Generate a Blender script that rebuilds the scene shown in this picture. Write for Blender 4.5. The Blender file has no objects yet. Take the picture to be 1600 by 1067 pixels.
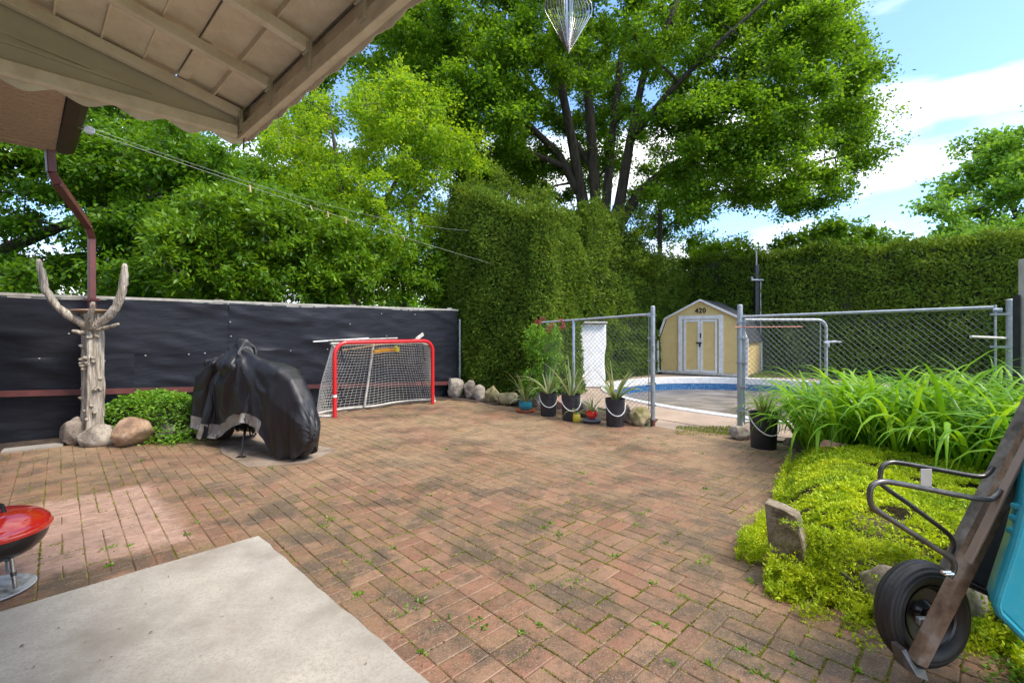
import bpy, bmesh, math, random
import numpy as np
from mathutils import Vector, Matrix, noise as mnoise
random.seed(7); RNG = np.random.default_rng(7)
S = bpy.context.scene; COL = S.collection
R = math.radians

# ------------------------------------------------------------------ camera
CAMH, F, HZ = 1.4, 735.0, 515.0        # eye height, focal length and horizon row of a 1600 px wide picture
cam = bpy.data.cameras.new('camera'); camo = bpy.data.objects.new('camera', cam); COL.objects.link(camo)
camo.location = (0, 0, CAMH); camo.rotation_euler = (R(90), 0, 0)
cam.sensor_width = 36; cam.lens = F / 1600 * 36; cam.shift_y = (HZ - 533.5) / 1600
cam.clip_start = 0.05; cam.clip_end = 3000
S.camera = camo

# ------------------------------------------------------------------ sky and sun
SUN_EL, SUN_AZ = 54.0, 114.0           # azimuth measured clockwise from +Y (the view direction)
W = bpy.data.worlds.new('World'); S.world = W; W.use_nodes = True
nt = W.node_tree; nt.nodes.clear()
def N(t, **k):
    n = nt.nodes.new(t)
    for a, b in k.items(): setattr(n, a, b)
    return n
out = N('ShaderNodeOutputWorld'); bg = N('ShaderNodeBackground'); sky = N('ShaderNodeTexSky')
sky.sky_type = 'NISHITA'; sky.sun_disc = False; sky.sun_elevation = R(SUN_EL); sky.sun_rotation = R(SUN_AZ)
sky.air_density = 1.0; sky.dust_density = 0.6; sky.ozone_density = 2.0
tc = N('ShaderNodeTexCoord'); mp = N('ShaderNodeMapping'); mp.inputs['Scale'].default_value = (1.0, 1.0, 3.0)
mp.inputs['Location'].default_value = (0.35, 0.1, 0.22)
nz = N('ShaderNodeTexNoise'); nz.inputs['Scale'].default_value = 2.6; nz.inputs['Detail'].default_value = 9; nz.inputs['Roughness'].default_value = 0.52
sep = N('ShaderNodeSeparateXYZ')
fc = N('ShaderNodeFloatCurve')
cv = fc.mapping.curves[0]              # cloud by height above the horizon; unseen overhead cover added to whiten ambient light
for i, (a, b) in enumerate([(0.0, .66), (0.12, .62), (0.19, .44), (0.26, .60), (0.335, .64), (0.39, .43), (0.58, .38), (0.72, .58), (1, .66)]):
    if i < 2: cv.points[i].location = (a, b)
    else: cv.points.new(a, b)
fc.mapping.update()
ad = N('ShaderNodeMath', operation='ADD'); ramp = N('ShaderNodeValToRGB')
ramp.color_ramp.elements[0].position = 1.02; ramp.color_ramp.elements[1].position = 1.16
ramp.color_ramp.elements[0].position = 0.0
sb = N('ShaderNodeMapRange'); sb.inputs[1].default_value = .98; sb.inputs[2].default_value = 1.22
mx = N('ShaderNodeMix', data_type='RGBA'); mx.inputs['B'].default_value = (6.6, 6.6, 6.6, 1)
gain = N('ShaderNodeMix', data_type='RGBA', blend_type='MULTIPLY'); gain.inputs['Factor'].default_value = 1
gain.inputs['B'].default_value = (.86, .98, 1.14, 1)
L = nt.links.new
L(tc.outputs['Generated'], mp.inputs['Vector']); L(mp.outputs['Vector'], nz.inputs['Vector'])
L(tc.outputs['Generated'], sep.inputs[0]); L(sep.outputs['Z'], fc.inputs['Value'])
L(nz.outputs['Fac'], ad.inputs[0]); L(fc.outputs['Value'], ad.inputs[1])
L(ad.outputs[0], sb.inputs[0]); L(sb.outputs[0], mx.inputs['Factor'])
L(sky.outputs[0], gain.inputs['A']); L(gain.outputs['Result'], mx.inputs['A'])
L(mx.outputs['Result'], bg.inputs['Color']); L(bg.outputs[0], out.inputs[0])
bg.inputs['Strength'].default_value = 0.15
nt.nodes.remove(ramp)
sl = bpy.data.lights.new('sun', 'SUN'); sl.energy = 2.1; sl.angle = R(16); sl.color = (1, .90, .76)
so = bpy.data.objects.new('sun', sl); COL.objects.link(so)
sd = Vector((math.sin(R(SUN_AZ)) * math.cos(R(SUN_EL)), math.cos(R(SUN_AZ)) * math.cos(R(SUN_EL)), math.sin(R(SUN_EL))))
so.rotation_euler = sd.to_track_quat('Z', 'Y').to_euler(); so.location = (0, 0, 30)
S.view_settings.view_transform = 'Standard'; S.view_settings.look = 'None'; S.view_settings.gamma = 1
S.view_settings.exposure = 1.26
S.cycles.max_bounces = 8; S.cycles.transparent_max_bounces = 8

# ------------------------------------------------------------------ placing helpers
def P(px, py, d): return Vector(((px - 800) / F * d, d, CAMH - (py - HZ) / F * d))
def G(px, py, z=0.0):
    d = (CAMH - z) * F / (py - HZ); return Vector(((px - 800) / F * d, d, z))
UX, UY = Vector((.69, .724, 0)), Vector((.724, -.69, 0))     # the two directions of the yard
def yard(u, w, z=0): return UX * u + UY * w + Vector((0, 0, z))
def fence_d(px): return 1029 / (179 - .1075 * px)

# ------------------------------------------------------------------ materials
MATS = {}
def newmat(name):
    m = bpy.data.materials.new(name); m.use_nodes = True; MATS[name] = m
    t = m.node_tree; t.nodes.clear(); o = t.nodes.new('ShaderNodeOutputMaterial')
    return m, t, o
def nd(t, typ, **k):
    n = t.nodes.new(typ)
    for a, b in k.items(): setattr(n, a, b)
    return n
def rgb(c): return (c[0], c[1], c[2], 1)
def mat(name, c1, c2=None, scale=6, rough=.6, bump=.1, bscale=None, metal=0, detail=6, c3=None, stretch=None, spec=.5, coat=0, dist=.01, speck=None):
    m, t, o = newmat(name)
    b = nd(t, 'ShaderNodeBsdfPrincipled'); t.links.new(b.outputs[0], o.inputs[0])
    b.inputs['Roughness'].default_value = rough; b.inputs['Metallic'].default_value = metal
    b.inputs['Specular IOR Level'].default_value = spec; b.inputs['Coat Weight'].default_value = coat
    c = nd(t, 'ShaderNodeTexCoord'); mpn = nd(t, 'ShaderNodeMapping'); t.links.new(c.outputs['Object'], mpn.inputs[0])
    if stretch: mpn.inputs['Scale'].default_value = stretch
    n = nd(t, 'ShaderNodeTexNoise'); n.inputs['Scale'].default_value = scale; n.inputs['Detail'].default_value = detail; n.inputs['Roughness'].default_value = .62
    t.links.new(mpn.outputs[0], n.inputs['Vector'])
    r = nd(t, 'ShaderNodeValToRGB'); t.links.new(n.outputs['Fac'], r.inputs[0]); t.links.new(r.outputs[0], b.inputs['Base Color'])
    c2 = c2 or tuple(x * .75 for x in c1)
    r.color_ramp.elements[0].position = .36; r.color_ramp.elements[1].position = .64
    r.color_ramp.elements[0].color = rgb(c2); r.color_ramp.elements[1].color = rgb(c1)
    if c3:
        e = r.color_ramp.elements.new(.5); e.color = rgb(c1); r.color_ramp.elements[2].color = rgb(c3)
    if speck:
        ss, amt, sc = speck; n3 = nd(t, 'ShaderNodeTexNoise'); n3.inputs['Scale'].default_value = ss; n3.inputs['Detail'].default_value = 4; n3.inputs['Roughness'].default_value = .75
        t.links.new(mpn.outputs[0], n3.inputs['Vector']); mr = nd(t, 'ShaderNodeMapRange'); t.links.new(n3.outputs['Fac'], mr.inputs[0])
        for i_, v_ in ((1, .46), (2, .62), (3, 0), (4, amt)): mr.inputs[i_].default_value = v_
        mm = nd(t, 'ShaderNodeMix', data_type='RGBA'); mm.inputs['B'].default_value = rgb(sc); t.links.new(mr.outputs[0], mm.inputs['Factor'])
        t.links.new(r.outputs[0], mm.inputs['A']); t.links.new(mm.outputs['Result'], b.inputs['Base Color'])
    if bump:
        n2 = nd(t, 'ShaderNodeTexNoise'); n2.inputs['Scale'].default_value = bscale or scale * 4; n2.inputs['Detail'].default_value = 5
        t.links.new(mpn.outputs[0], n2.inputs['Vector'])
        bp = nd(t, 'ShaderNodeBump'); bp.inputs['Strength'].default_value = bump; bp.inputs['Distance'].default_value = dist
        t.links.new(n2.outputs['Fac'], bp.inputs['Height']); t.links.new(bp.outputs[0], b.inputs['Normal'])
    return m
def leafmat(name, cols, trans=.4, rough=.45, nscale=1.2, tcol=1.6, spec=.25):
    """leaf: every leaf its own tone, tones drift slowly through the crown"""
    m, t, o = newmat(name)
    g = nd(t, 'ShaderNodeNewGeometry'); c = nd(t, 'ShaderNodeTexCoord')
    n = nd(t, 'ShaderNodeTexNoise'); n.inputs['Scale'].default_value = nscale; n.inputs['Detail'].default_value = 3
    t.links.new(c.outputs['Object'], n.inputs['Vector'])
    ma = nd(t, 'ShaderNodeMath', operation='MULTIPLY_ADD'); ma.inputs[1].default_value = .55; 
    mb = nd(t, 'ShaderNodeMath', operation='MULTIPLY_ADD'); mb.inputs[1].default_value = 1.1; mb.inputs[2].default_value = -.33
    t.links.new(n.outputs['Fac'], mb.inputs[0]); t.links.new(g.outputs['Random Per Island'], ma.inputs[0]); t.links.new(mb.outputs[0], ma.inputs[2])
    r = nd(t, 'ShaderNodeValToRGB'); t.links.new(ma.outputs[0], r.inputs[0])
    els = r.color_ramp.elements
    for i, cc in enumerate(cols):
        p = i / (len(cols) - 1)
        e = els[0] if i == 0 else els[-1] if i == len(cols) - 1 else els.new(p)
        e.position = p; e.color = rgb(cc)
    b = nd(t, 'ShaderNodeBsdfPrincipled'); b.inputs['Roughness'].default_value = rough; b.inputs['Specular IOR Level'].default_value = spec
    tr = nd(t, 'ShaderNodeBsdfTranslucent'); mxs = nd(t, 'ShaderNodeMixShader'); mxs.inputs[0].default_value = trans
    br = nd(t, 'ShaderNodeMix', data_type='RGBA', blend_type='MULTIPLY'); br.inputs['Factor'].default_value = 1; br.inputs['B'].default_value = (tcol * 1.15, tcol, tcol * .5, 1)
    t.links.new(r.outputs[0], b.inputs['Base Color']); t.links.new(r.outputs[0], br.inputs['A']); t.links.new(br.outputs['Result'], tr.inputs[0])
    t.links.new(b.outputs[0], mxs.inputs[1]); t.links.new(tr.outputs[0], mxs.inputs[2]); t.links.new(mxs.outputs[0], o.inputs[0])
    return m

M_conc = mat('concrete', (.35, .325, .285), (.25, .225, .19), 2.0, .85, .6, 110, detail=15, c3=(.43, .40, .345), dist=.003, speck=(70, .6, (.27, .235, .19)))
M_pad = mat('stained_concrete', (.25, .19, .14), (.16, .12, .085), 4, .8, .4, 60, detail=10, c3=(.33, .27, .21), dist=.003, speck=(60, .5, (.12, .09, .07)))
M_deck = mat('deck', (.44, .33, .25), (.33, .25, .19), 2.5, .8, .3, 60, detail=10, speck=(45, .4, (.24, .18, .13)))
M_soil = mat('soil', (.075, .05, .032), (.035, .024, .017), 9, .95, .8, 30, dist=.03)
M_ground = mat('lawn', (.075, .11, .025), (.045, .06, .02), 3, .95, .5, 30, dist=.03)
M_cloth = mat('weed_cloth', (.0075, .0082, .0135), (.005, .0055, .0095), 1.6, .5, .35, 3.2, stretch=(1, 1, 3.0), c3=(.012, .0135, .021), dist=.03, detail=7, spec=.35)
M_oldwood = mat('old_wood', (.48, .46, .40), (.29, .27, .23), 5, .85, .4, 30, stretch=(1, 1, .4), dist=.006)
M_drift = mat('driftwood', (.47, .41, .33), (.24, .195, .145), 12, .9, 1.0, 22, stretch=(2.6, 2.6, .22), c3=(.60, .55, .47), dist=.03, speck=(30, .5, (.14, .11, .08)))
M_rust = mat('red_brown_metal', (.15, .042, .036), (.10, .03, .028), 8, .5, .1)
M_brown = mat('brown_gutter', (.065, .03, .022), (.045, .022, .016), 5, .45, .05)
M_awn = mat('awning_metal', (.80, .73, .58), (.70, .63, .49), 3, .5, .08, 12, speck=(9, .35, (.48, .38, .25)))
M_awnp = mat('awning_pan', (.88, .79, .61), (.78, .69, .52), 2.2, .42, .1, 9, speck=(7, .35, (.52, .41, .28)))
M_sage = mat('awning_gusset', (.54, .50, .37), (.47, .43, .32), 4, .5, .05)
M_cover = mat('cover_fabric', (.012, .012, .015), (.007, .007, .010), 4, .50, .35, 9, dist=.02, spec=.55)
M_hem = mat('silver_fabric', (.34, .31, .27), (.22, .20, .18), 18, .38, .3, 30, metal=.3)
M_tyre = mat('rubber', (.016, .016, .016), (.03, .028, .026), 12, .5, .15, 60)
M_redp = mat('red_paint', (.66, .018, .02), (.54, .014, .018), 6, .28, .02, coat=.3)
M_redlid = mat('red_enamel', (.70, .022, .012), (.66, .02, .012), 4, .14, 0, coat=.8)
M_black = mat('black_enamel', (.014, .012, .012), (.022, .018, .016), 8, .25, .03)
M_blackp = mat('black_plastic', (.018, .018, .022), (.028, .028, .033), 10, .42, .08)
M_white = mat('white_paint', (.74, .74, .73), (.60, .59, .56), 9, .45, .05)
M_whitew = mat('worn_white', (.62, .60, .55), (.40, .37, .31), 14, .6, .2)
M_net = mat('net_cord', (.62, .60, .54), (.50, .47, .41), 20, .9, 0)
M_galv = mat('galvanised', (.42, .45, .47), (.30, .33, .36), 14, .42, .1, metal=.55)
M_wire = mat('fence_wire', (.16, .185, .185), (.09, .105, .11), 30, .5, 0, metal=.5)
M_tan = mat('tan_siding', (.64, .48, .20), (.57, .42, .17), 3, .7, .15, 60)
M_shing = mat('shingle', (.045, .05, .06), (.025, .028, .034), 30, .9, .5, 60)
M_water = mat('pool_water', (.20, .17, .14), (.105, .09, .075), 1.8, .28, .5, 6, stretch=(1, 2.2, 1), c3=(.34, .30, .26), dist=.02, spec=.35)
M_liner = mat('liner_blue', (.014, .10, .27), (.015, .05, .16), 34, .4, 0, c3=(.12, .30, .42))
M_bark = mat('bark', (.085, .068, .052), (.036, .029, .023), 4, .95, 1, 14, stretch=(2, 2, .5), dist=.04)
M_barkl = mat('light_bark', (.13, .11, .085), (.07, .058, .045), 6, .95, .6, 16)
M_core = mat('hedge_shade', (.034, .050, .014), (.020, .028, .010), 3, 1, 0)  # dark colour standing in for the shade inside dense foliage
M_steel = mat('dark_steel', (.085, .08, .075), (.16, .15, .14), 14, .32, .1, metal=.7)
M_handle = mat('weathered_handle', (.20, .13, .08), (.075, .05, .033), 9, .8, 1.0, 22, stretch=(1, 1, 1), c3=(.28, .235, .19), dist=.006)
M_handleg = mat('grey_handle', (.16, .145, .12), (.07, .062, .05), 12, .85, .8, 26, c3=(.24, .225, .20), dist=.006)
M_strip = mat('brown_strip', (.36, .27, .21), (.31, .23, .175), 5, .35, .03, metal=.2)
M_teal = mat('teal_plastic', (.0, .27, .36), (.0, .235, .32), 3, .38, .10, coat=.15, speck=(22, .25, (.06, .30, .36)))
M_tealpot = mat('teal_glaze', (.01, .23, .30), None, 6, .3, 0)
M_terra = mat('terracotta', (.50, .13, .045), (.42, .10, .035), 9, .7, .05)
M_yel = mat('yellow_glaze', (.62, .48, .03), (.50, .38, .03), 9, .25, 0, coat=.4)
M_grey = mat('grey_plastic', (.12, .13, .15), (.09, .10, .12), 8, .5, 0)
M_chrome = mat('chrome', (.6, .6, .6), (.45, .45, .45), 12, .22, 0, metal=1)
M_ink = mat('black_numeral', (.01, .01, .01), None, 4, .6, 0)
M_peg = mat('peg_wood', (.55, .40, .24), (.40, .28, .16), 12, .8, 0)
M_line = mat('line_cord', (.42, .42, .38), None, 6, .6, 0)
M_orange = mat('orange_plastic', (.75, .22, .015), (.8, .40, .02), 9, .5, 0)
M_pink = mat('pink_plastic', (.60, .17, .10), None, 6, .5, 0)
M_soffit = mat('soffit', (.66, .53, .43), (.48, .38, .30), 40, .75, .6, 70, stretch=(.4, 2.2, 1))
M_roofm = mat('house_shingle', (.06, .05, .045), (.03, .027, .025), 20, .9, .4)
M_graft = mat('moss_ground', (.10, .115, .02), (.05, .05, .02), 8, .95, .4)
LF_maple = leafmat('maple_leaf', [(.045, .11, .008), (.085, .19, .012), (.13, .26, .016), (.20, .33, .02)], .58, .45)
LF_yel = leafmat('yellow_green_leaf', [(.065, .155, .010), (.15, .29, .014), (.25, .40, .018), (.38, .49, .03)], .5, .5)
LF_dark = leafmat('spring_leaf', [(.032, .085, .006), (.068, .165, .010), (.11, .24, .014), (.17, .31, .02)], .42, .42)
LF_laurel = leafmat('glossy_leaf', [(.035, .085, .006), (.08, .18, .010), (.14, .27, .014), (.20, .34, .02)], .32, .35, 2.0)
LF_cedar = leafmat('cedar_spray', [(.036, .078, .010), (.082, .148, .017), (.135, .215, .024), (.20, .27, .035)], .3, .6, 1.6, spec=.08)
LF_cedarb = leafmat('cedar_back', [(.048, .10, .012), (.092, .165, .018), (.145, .23, .026), (.21, .27, .045)], .3, .6, 1.3, spec=.08)
LF_far = leafmat('far_leaf', [(.07, .17, .02), (.12, .26, .03), (.17, .34, .04), (.22, .40, .05)], .4, .5, .6)
LF_lily = leafmat('lily_leaf', [(.045, .14, .008), (.11, .27, .012), (.20, .39, .02), (.32, .50, .05)], .38, .33, 3)
LF_sedum = leafmat('sedum_leaf', [(.09, .19, .015), (.27, .42, .018), (.50, .62, .022), (.68, .74, .04)], .3, .5, 4, 1.3)
LF_cover = leafmat('periwinkle_leaf', [(.05, .13, .015), (.10, .24, .02), (.17, .34, .03), (.30, .45, .05)], .35, .4, 5)
LF_pine = leafmat('pineapple_leaf', [(.10, .15, .06), (.17, .22, .09), (.27, .31, .14), (.45, .33, .15)], .25, .45, 8)
LF_grass = leafmat('grass_blade', [(.07, .10, .012), (.14, .18, .018), (.24, .27, .025), (.36, .36, .04)], .3, .6, 6)
LF_flower = leafmat('pink_flower', [(.22, .03, .05), (.34, .08, .10), (.38, .16, .16)], .3, .6, 6)
LF_brown = leafmat('dry_leaf', [(.10, .05, .02), (.22, .12, .05), (.30, .20, .09)], .2, .8, 6, 1)
ROCKM = [mat('rock_grey', (.27, .225, .18), (.14, .11, .09), 6, .9, .9, 16, c3=(.36, .31, .26), dist=.02, speck=(40, .5, (.10, .08, .065))),
         mat('rock_tan', (.36, .23, .14), (.20, .125, .08), 5, .85, .6, 14, c3=(.42, .32, .23), dist=.02, speck=(36, .45, (.14, .085, .055))),
         mat('rock_pale', (.36, .31, .25), (.19, .16, .125), 6, .9, .8, 16, c3=(.44, .40, .34), dist=.02, speck=(40, .5, (.14, .12, .09))),
         mat('rock_mossy', (.30, .25, .13), (.14, .13, .04), 6, .95, .8, 14, c3=(.36, .30, .20), dist=.02),
         mat('rock_dark', (.13, .11, .10), (.06, .055, .055), 7, .9, .8, 14, dist=.02),
         mat('rock_pink', (.52, .27, .19), (.38, .20, .14), 6, .85, .4, 14, dist=.02)]

def paver_material():
    m, t, o = newmat('paver')
    lk = t.links.new
    g = nd(t, 'ShaderNodeNewGeometry'); c = nd(t, 'ShaderNodeTexCoord')
    def noise(s, d=6, r=.6):
        n = nd(t, 'ShaderNodeTexNoise'); n.inputs['Scale'].default_value = s; n.inputs['Detail'].default_value = d; n.inputs['Roughness'].default_value = r
        lk(c.outputs['Object'], n.inputs['Vector']); return n
    def mapr(src, a, b, lo=0, hi=1):
        n = nd(t, 'ShaderNodeMapRange'); lk(src, n.inputs[0])
        for i, v in ((1, a), (2, b), (3, lo), (4, hi)): n.inputs[i].default_value = v
        n.interpolation_type = 'SMOOTHSTEP'; return n.outputs[0]
    def mix(f, a, b, bt='MIX'):
        n = nd(t, 'ShaderNodeMix', data_type='RGBA', blend_type=bt)
        if isinstance(f, float): n.inputs['Factor'].default_value = f
        else: lk(f, n.inputs['Factor'])
        for s, v in (('A', a), ('B', b)):
            if isinstance(v, tuple): n.inputs[s].default_value = rgb(v)
            else: lk(v, n.inputs[s])
        return n.outputs['Result']
    def math_(op, a, b):
        n = nd(t, 'ShaderNodeMath', operation=op)
        for i, v in enumerate((a, b)):
            if isinstance(v, (int, float)): n.inputs[i].default_value = v
            else: lk(v, n.inputs[i])
        return n.outputs[0]
    r = nd(t, 'ShaderNodeValToRGB'); lk(g.outputs['Random Per Island'], r.inputs[0])
    cols = [(.15, .070, .044), (.245, .105, .062), (.27, .122, .072), (.305, .165, .102), (.19, .108, .068)]
    els = r.color_ramp.elements
    for i, cc in enumerate(cols):
        e = els[0] if i == 0 else els[-1] if i == 4 else els.new(i / 4)
        e.position = i / 4; e.color = rgb(cc)
    col = r.outputs[0]
    n1 = noise(1.1, 8, .68); n2 = noise(14, 6, .7); n3 = noise(2.3, 8, .7); n4 = noise(180, 3, .6); n5 = noise(.55, 5, .6)
    col = mix(mapr(n2.outputs['Fac'], .3, .7, 0, .55), col, (.21, .135, .085))
    # olive film of algae, dark weathered patches
    col = mix(mapr(n1.outputs['Fac'], .42, .62, 0, .58), col, (.15, .106, .036))
    col = mix(mapr(n3.outputs['Fac'], .46, .60, 0, .82), col, (.060, .047, .028))
    # paler tan blended in towards the far side, in soft patches
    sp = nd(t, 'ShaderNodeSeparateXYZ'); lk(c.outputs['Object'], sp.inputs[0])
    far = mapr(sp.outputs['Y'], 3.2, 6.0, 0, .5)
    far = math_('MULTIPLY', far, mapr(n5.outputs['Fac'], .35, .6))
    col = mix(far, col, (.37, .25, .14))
    # the cleaner light patch of pavers beside the grill
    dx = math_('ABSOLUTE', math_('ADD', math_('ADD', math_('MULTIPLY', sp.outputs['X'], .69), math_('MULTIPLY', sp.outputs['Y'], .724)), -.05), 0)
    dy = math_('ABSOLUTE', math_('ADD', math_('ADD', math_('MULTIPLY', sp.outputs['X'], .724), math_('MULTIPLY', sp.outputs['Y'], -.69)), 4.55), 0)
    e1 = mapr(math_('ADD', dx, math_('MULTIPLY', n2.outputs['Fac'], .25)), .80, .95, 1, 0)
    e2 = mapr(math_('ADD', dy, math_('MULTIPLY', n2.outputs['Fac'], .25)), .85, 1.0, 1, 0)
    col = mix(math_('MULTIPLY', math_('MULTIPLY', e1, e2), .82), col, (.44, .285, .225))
    # pale grit specks
    n6 = noise(42, 5, .75); n7 = noise(5.5, 8, .75)
    col = mix(mapr(n7.outputs['Fac'], .42, .66, 0, .5), col, (.095, .062, .034))
    col = mix(mapr(n6.outputs['Fac'], .50, .68, 0, .35), col, (.32, .19, .13))
    col = mix(mapr(n6.outputs['Fac'], .48, .34, 0, .5), col, (.08, .05, .034))
    col = mix(mapr(n4.outputs['Fac'], .58, .66, 0, .6), col, (.44, .37, .30))
    b = nd(t, 'ShaderNodeBsdfPrincipled'); lk(col, b.inputs['Base Color'])
    lk(mapr(n1.outputs['Fac'], .35, .65, .42, .75), b.inputs['Roughness'])
    bp = nd(t, 'ShaderNodeBump'); bp.inputs['Strength'].default_value = .8; bp.inputs['Distance'].default_value = .004
    lk(math_('ADD', noise(90, 4).outputs['Fac'], n2.outputs['Fac']), bp.inputs['Height']); lk(bp.outputs[0], b.inputs['Normal'])
    lk(b.outputs[0], o.inputs[0]); return m
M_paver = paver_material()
M_joint = mat('joint_moss', (.15, .10, .045), (.085, .055, .032), 2.6, .95, .3, 60, c3=(.24, .25, .035), detail=10)

# ------------------------------------------------------------------ mesh helpers
class MB:
    def __init__(s): s.v = []; s.f = []; s.st = []
    def add(s, vs, fs):
        o = len(s.v); s.st.append((o, len(s.f))); s.v += [tuple(v) for v in vs]; s.f += [tuple(i + o for i in f) for f in fs]; return s
    def box(s, c, size, ax=None, bev=0):
        """centre, full size, axes (three unit vectors)"""
        c = Vector(c); X, Y, Z = ax or (Vector((1, 0, 0)), Vector((0, 1, 0)), Vector((0, 0, 1)))
        a, b, d = size[0] / 2, size[1] / 2, size[2] / 2
        if not bev:
            vs = [c + X * (i * a) + Y * (j * b) + Z * (k * d) for k in (-1, 1) for j in (-1, 1) for i in (-1, 1)]
            return s.add(vs, [(0, 2, 3, 1), (4, 5, 7, 6), (0, 1, 5, 4), (2, 6, 7, 3), (0, 4, 6, 2), (1, 3, 7, 5)])
        bm = bmesh.new(); bmesh.ops.create_cube(bm, size=1)
        for v in bm.verts: v.co = Vector((v.co.x * 2 * a, v.co.y * 2 * b, v.co.z * 2 * d))
        bmesh.ops.bevel(bm, geom=bm.edges[:], offset=bev, segments=2, affect='EDGES', profile=.5)
        bm.verts.index_update()
        s.add([c + X * v.co.x + Y * v.co.y + Z * v.co.z for v in bm.verts], [[v.index for v in f.verts] for f in bm.faces]); bm.free(); return s
    def beam(s, a, b, w, h, up=(0, 0, 1), bev=0):
        a, b = Vector(a), Vector(b); X = (b - a).normalized(); Y = Vector(up).cross(X).normalized(); Z = X.cross(Y)
        return s.box((a + b) / 2, ((b - a).length, w, h), (X, Y, Z), bev)
    def tube(s, pts, r, n=8, cap=True, closed=False, flat=None):
        pts = [Vector(p) for p in pts]; m = len(pts)
        rs = r if isinstance(r, (list, tuple)) else [r] * m
        prev = None; vs = []; fs = []
        for i, p in enumerate(pts):
            if closed: t = (pts[(i + 1) % m] - pts[i - 1])
            else: t = pts[min(i + 1, m - 1)] - pts[max(i - 1, 0)]
            t = t.normalized() if t.length > 1e-9 else Vector((0, 0, 1))
            if prev is None:
                ref = Vector((0, 0, 1)) if abs(t.z) < .9 else Vector((1, 0, 0)); x = t.cross(ref).normalized()
            else:
                x = prev - t * prev.dot(t); x = x.normalized() if x.length > 1e-6 else t.orthogonal().normalized()
            prev = x; y = t.cross(x)
            for k in range(n):
                a = 2 * math.pi * k / n; vs.append(p + (x * math.cos(a) + y * math.sin(a)) * rs[i])
        for i in range(m if closed else m - 1):
            j = (i + 1) % m
            for k in range(n): fs.append((i * n + k, i * n + (k + 1) % n, j * n + (k + 1) % n, j * n + k))
        if cap and not closed: fs += [tuple(range(n))[::-1], tuple((m - 1) * n + k for k in range(n))]
        return s.add(vs, fs)
    def lathe(s, prof, c, n=32, ax=None, cap=True):
        """prof: (radius, height) list"""
        c = Vector(c); X, Y, Z = ax or (Vector((1, 0, 0)), Vector((0, 1, 0)), Vector((0, 0, 1)))
        vs = []; fs = []
        for r, h in prof:
            for k in range(n):
                a = 2 * math.pi * k / n; vs.append(c + X * (r * math.cos(a)) + Y * (r * math.sin(a)) + Z * h)
        for i in range(len(prof) - 1):
            for k in range(n): fs.append((i * n + k, i * n + (k + 1) % n, (i + 1) * n + (k + 1) % n, (i + 1) * n + k))
        if cap: fs += [tuple(range(n))[::-1], tuple((len(prof) - 1) * n + k for k in range(n))]
        return s.add(vs, fs)
    def prism(s, poly, d):
        """poly: 3-D outline; d: thickness vector"""
        poly = [Vector(p) for p in poly]; d = Vector(d); n = len(poly)
        vs = poly + [p + d for p in poly]
        return s.add(vs, [tuple(range(n))[::-1], tuple(range(n, 2 * n))] + [(i, (i + 1) % n, n + (i + 1) % n, n + i) for i in range(n)])
    def grid(s, rows):
        m, n = len(rows), len(rows[0]); vs = [p for r in rows for p in r]
        return s.add(vs, [(i * n + j, i * n + j + 1, (i + 1) * n + j + 1, (i + 1) * n + j) for i in range(m - 1) for j in range(n - 1)])
    def build_each(s, name, m, parent=None, smooth=False, bevel=0):
        """every add() call becomes an object of its own"""
        st = s.st + [(len(s.v), len(s.f))]; r = []
        for (a, fa), (b, fb) in zip(st, st[1:]):
            q = MB(); q.v = s.v[a:b]; q.f = [tuple(i - a for i in f) for f in s.f[fa:fb]]; r.append(q.build(name, m, parent, smooth, bevel))
        return r
    def build(s, name, m, parent=None, smooth=False, bevel=0, solid=0):
        me = bpy.data.meshes.new(name); me.from_pydata([tuple(v) for v in s.v], [], s.f)
        bm = bmesh.new(); bm.from_mesh(me)
        bmesh.ops.recalc_face_normals(bm, faces=bm.faces[:])
        bm.to_mesh(me); bm.free(); me.update()
        return finish(name, me, m, parent, smooth, bevel, solid)
def finish(name, me, m, parent=None, smooth=False, bevel=0, solid=0):
    me.materials.append(m)
    if smooth:
        me.polygons.foreach_set('use_smooth', [True] * len(me.polygons))
        if smooth != 'all':
            try: me.set_sharp_from_angle(angle=R(38))
            except Exception: pass
    o = bpy.data.objects.new(name, me); COL.objects.link(o)
    if parent:
        o.parent = parent; o.matrix_parent_inverse = Matrix.Translation(parent.location).inverted() if not parent.rotation_euler.z else parent.matrix_basis.inverted()
    if solid:
        md = o.modifiers.new('solid', 'SOLIDIFY'); md.thickness = solid; md.offset = 0
    if bevel:
        md = o.modifiers.new('bevel', 'BEVEL'); md.width = bevel; md.segments = 2; md.limit_method = 'ANGLE'; md.angle_limit = R(40)
    return o
def tag(o, label=None, cat=None, group=None, kind=None):
    if label: o['label'] = label
    if cat: o['category'] = cat
    if group: o['group'] = group
    if kind: o['kind'] = kind
    return o
def thing(name, loc, label, cat, group=None):
    o = bpy.data.objects.new(name, None); COL.objects.link(o); o.location = Vector(loc); o.empty_display_size = .1
    return tag(o, label, cat, group)
def struct(o): o['kind'] = 'structure'; return o

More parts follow.
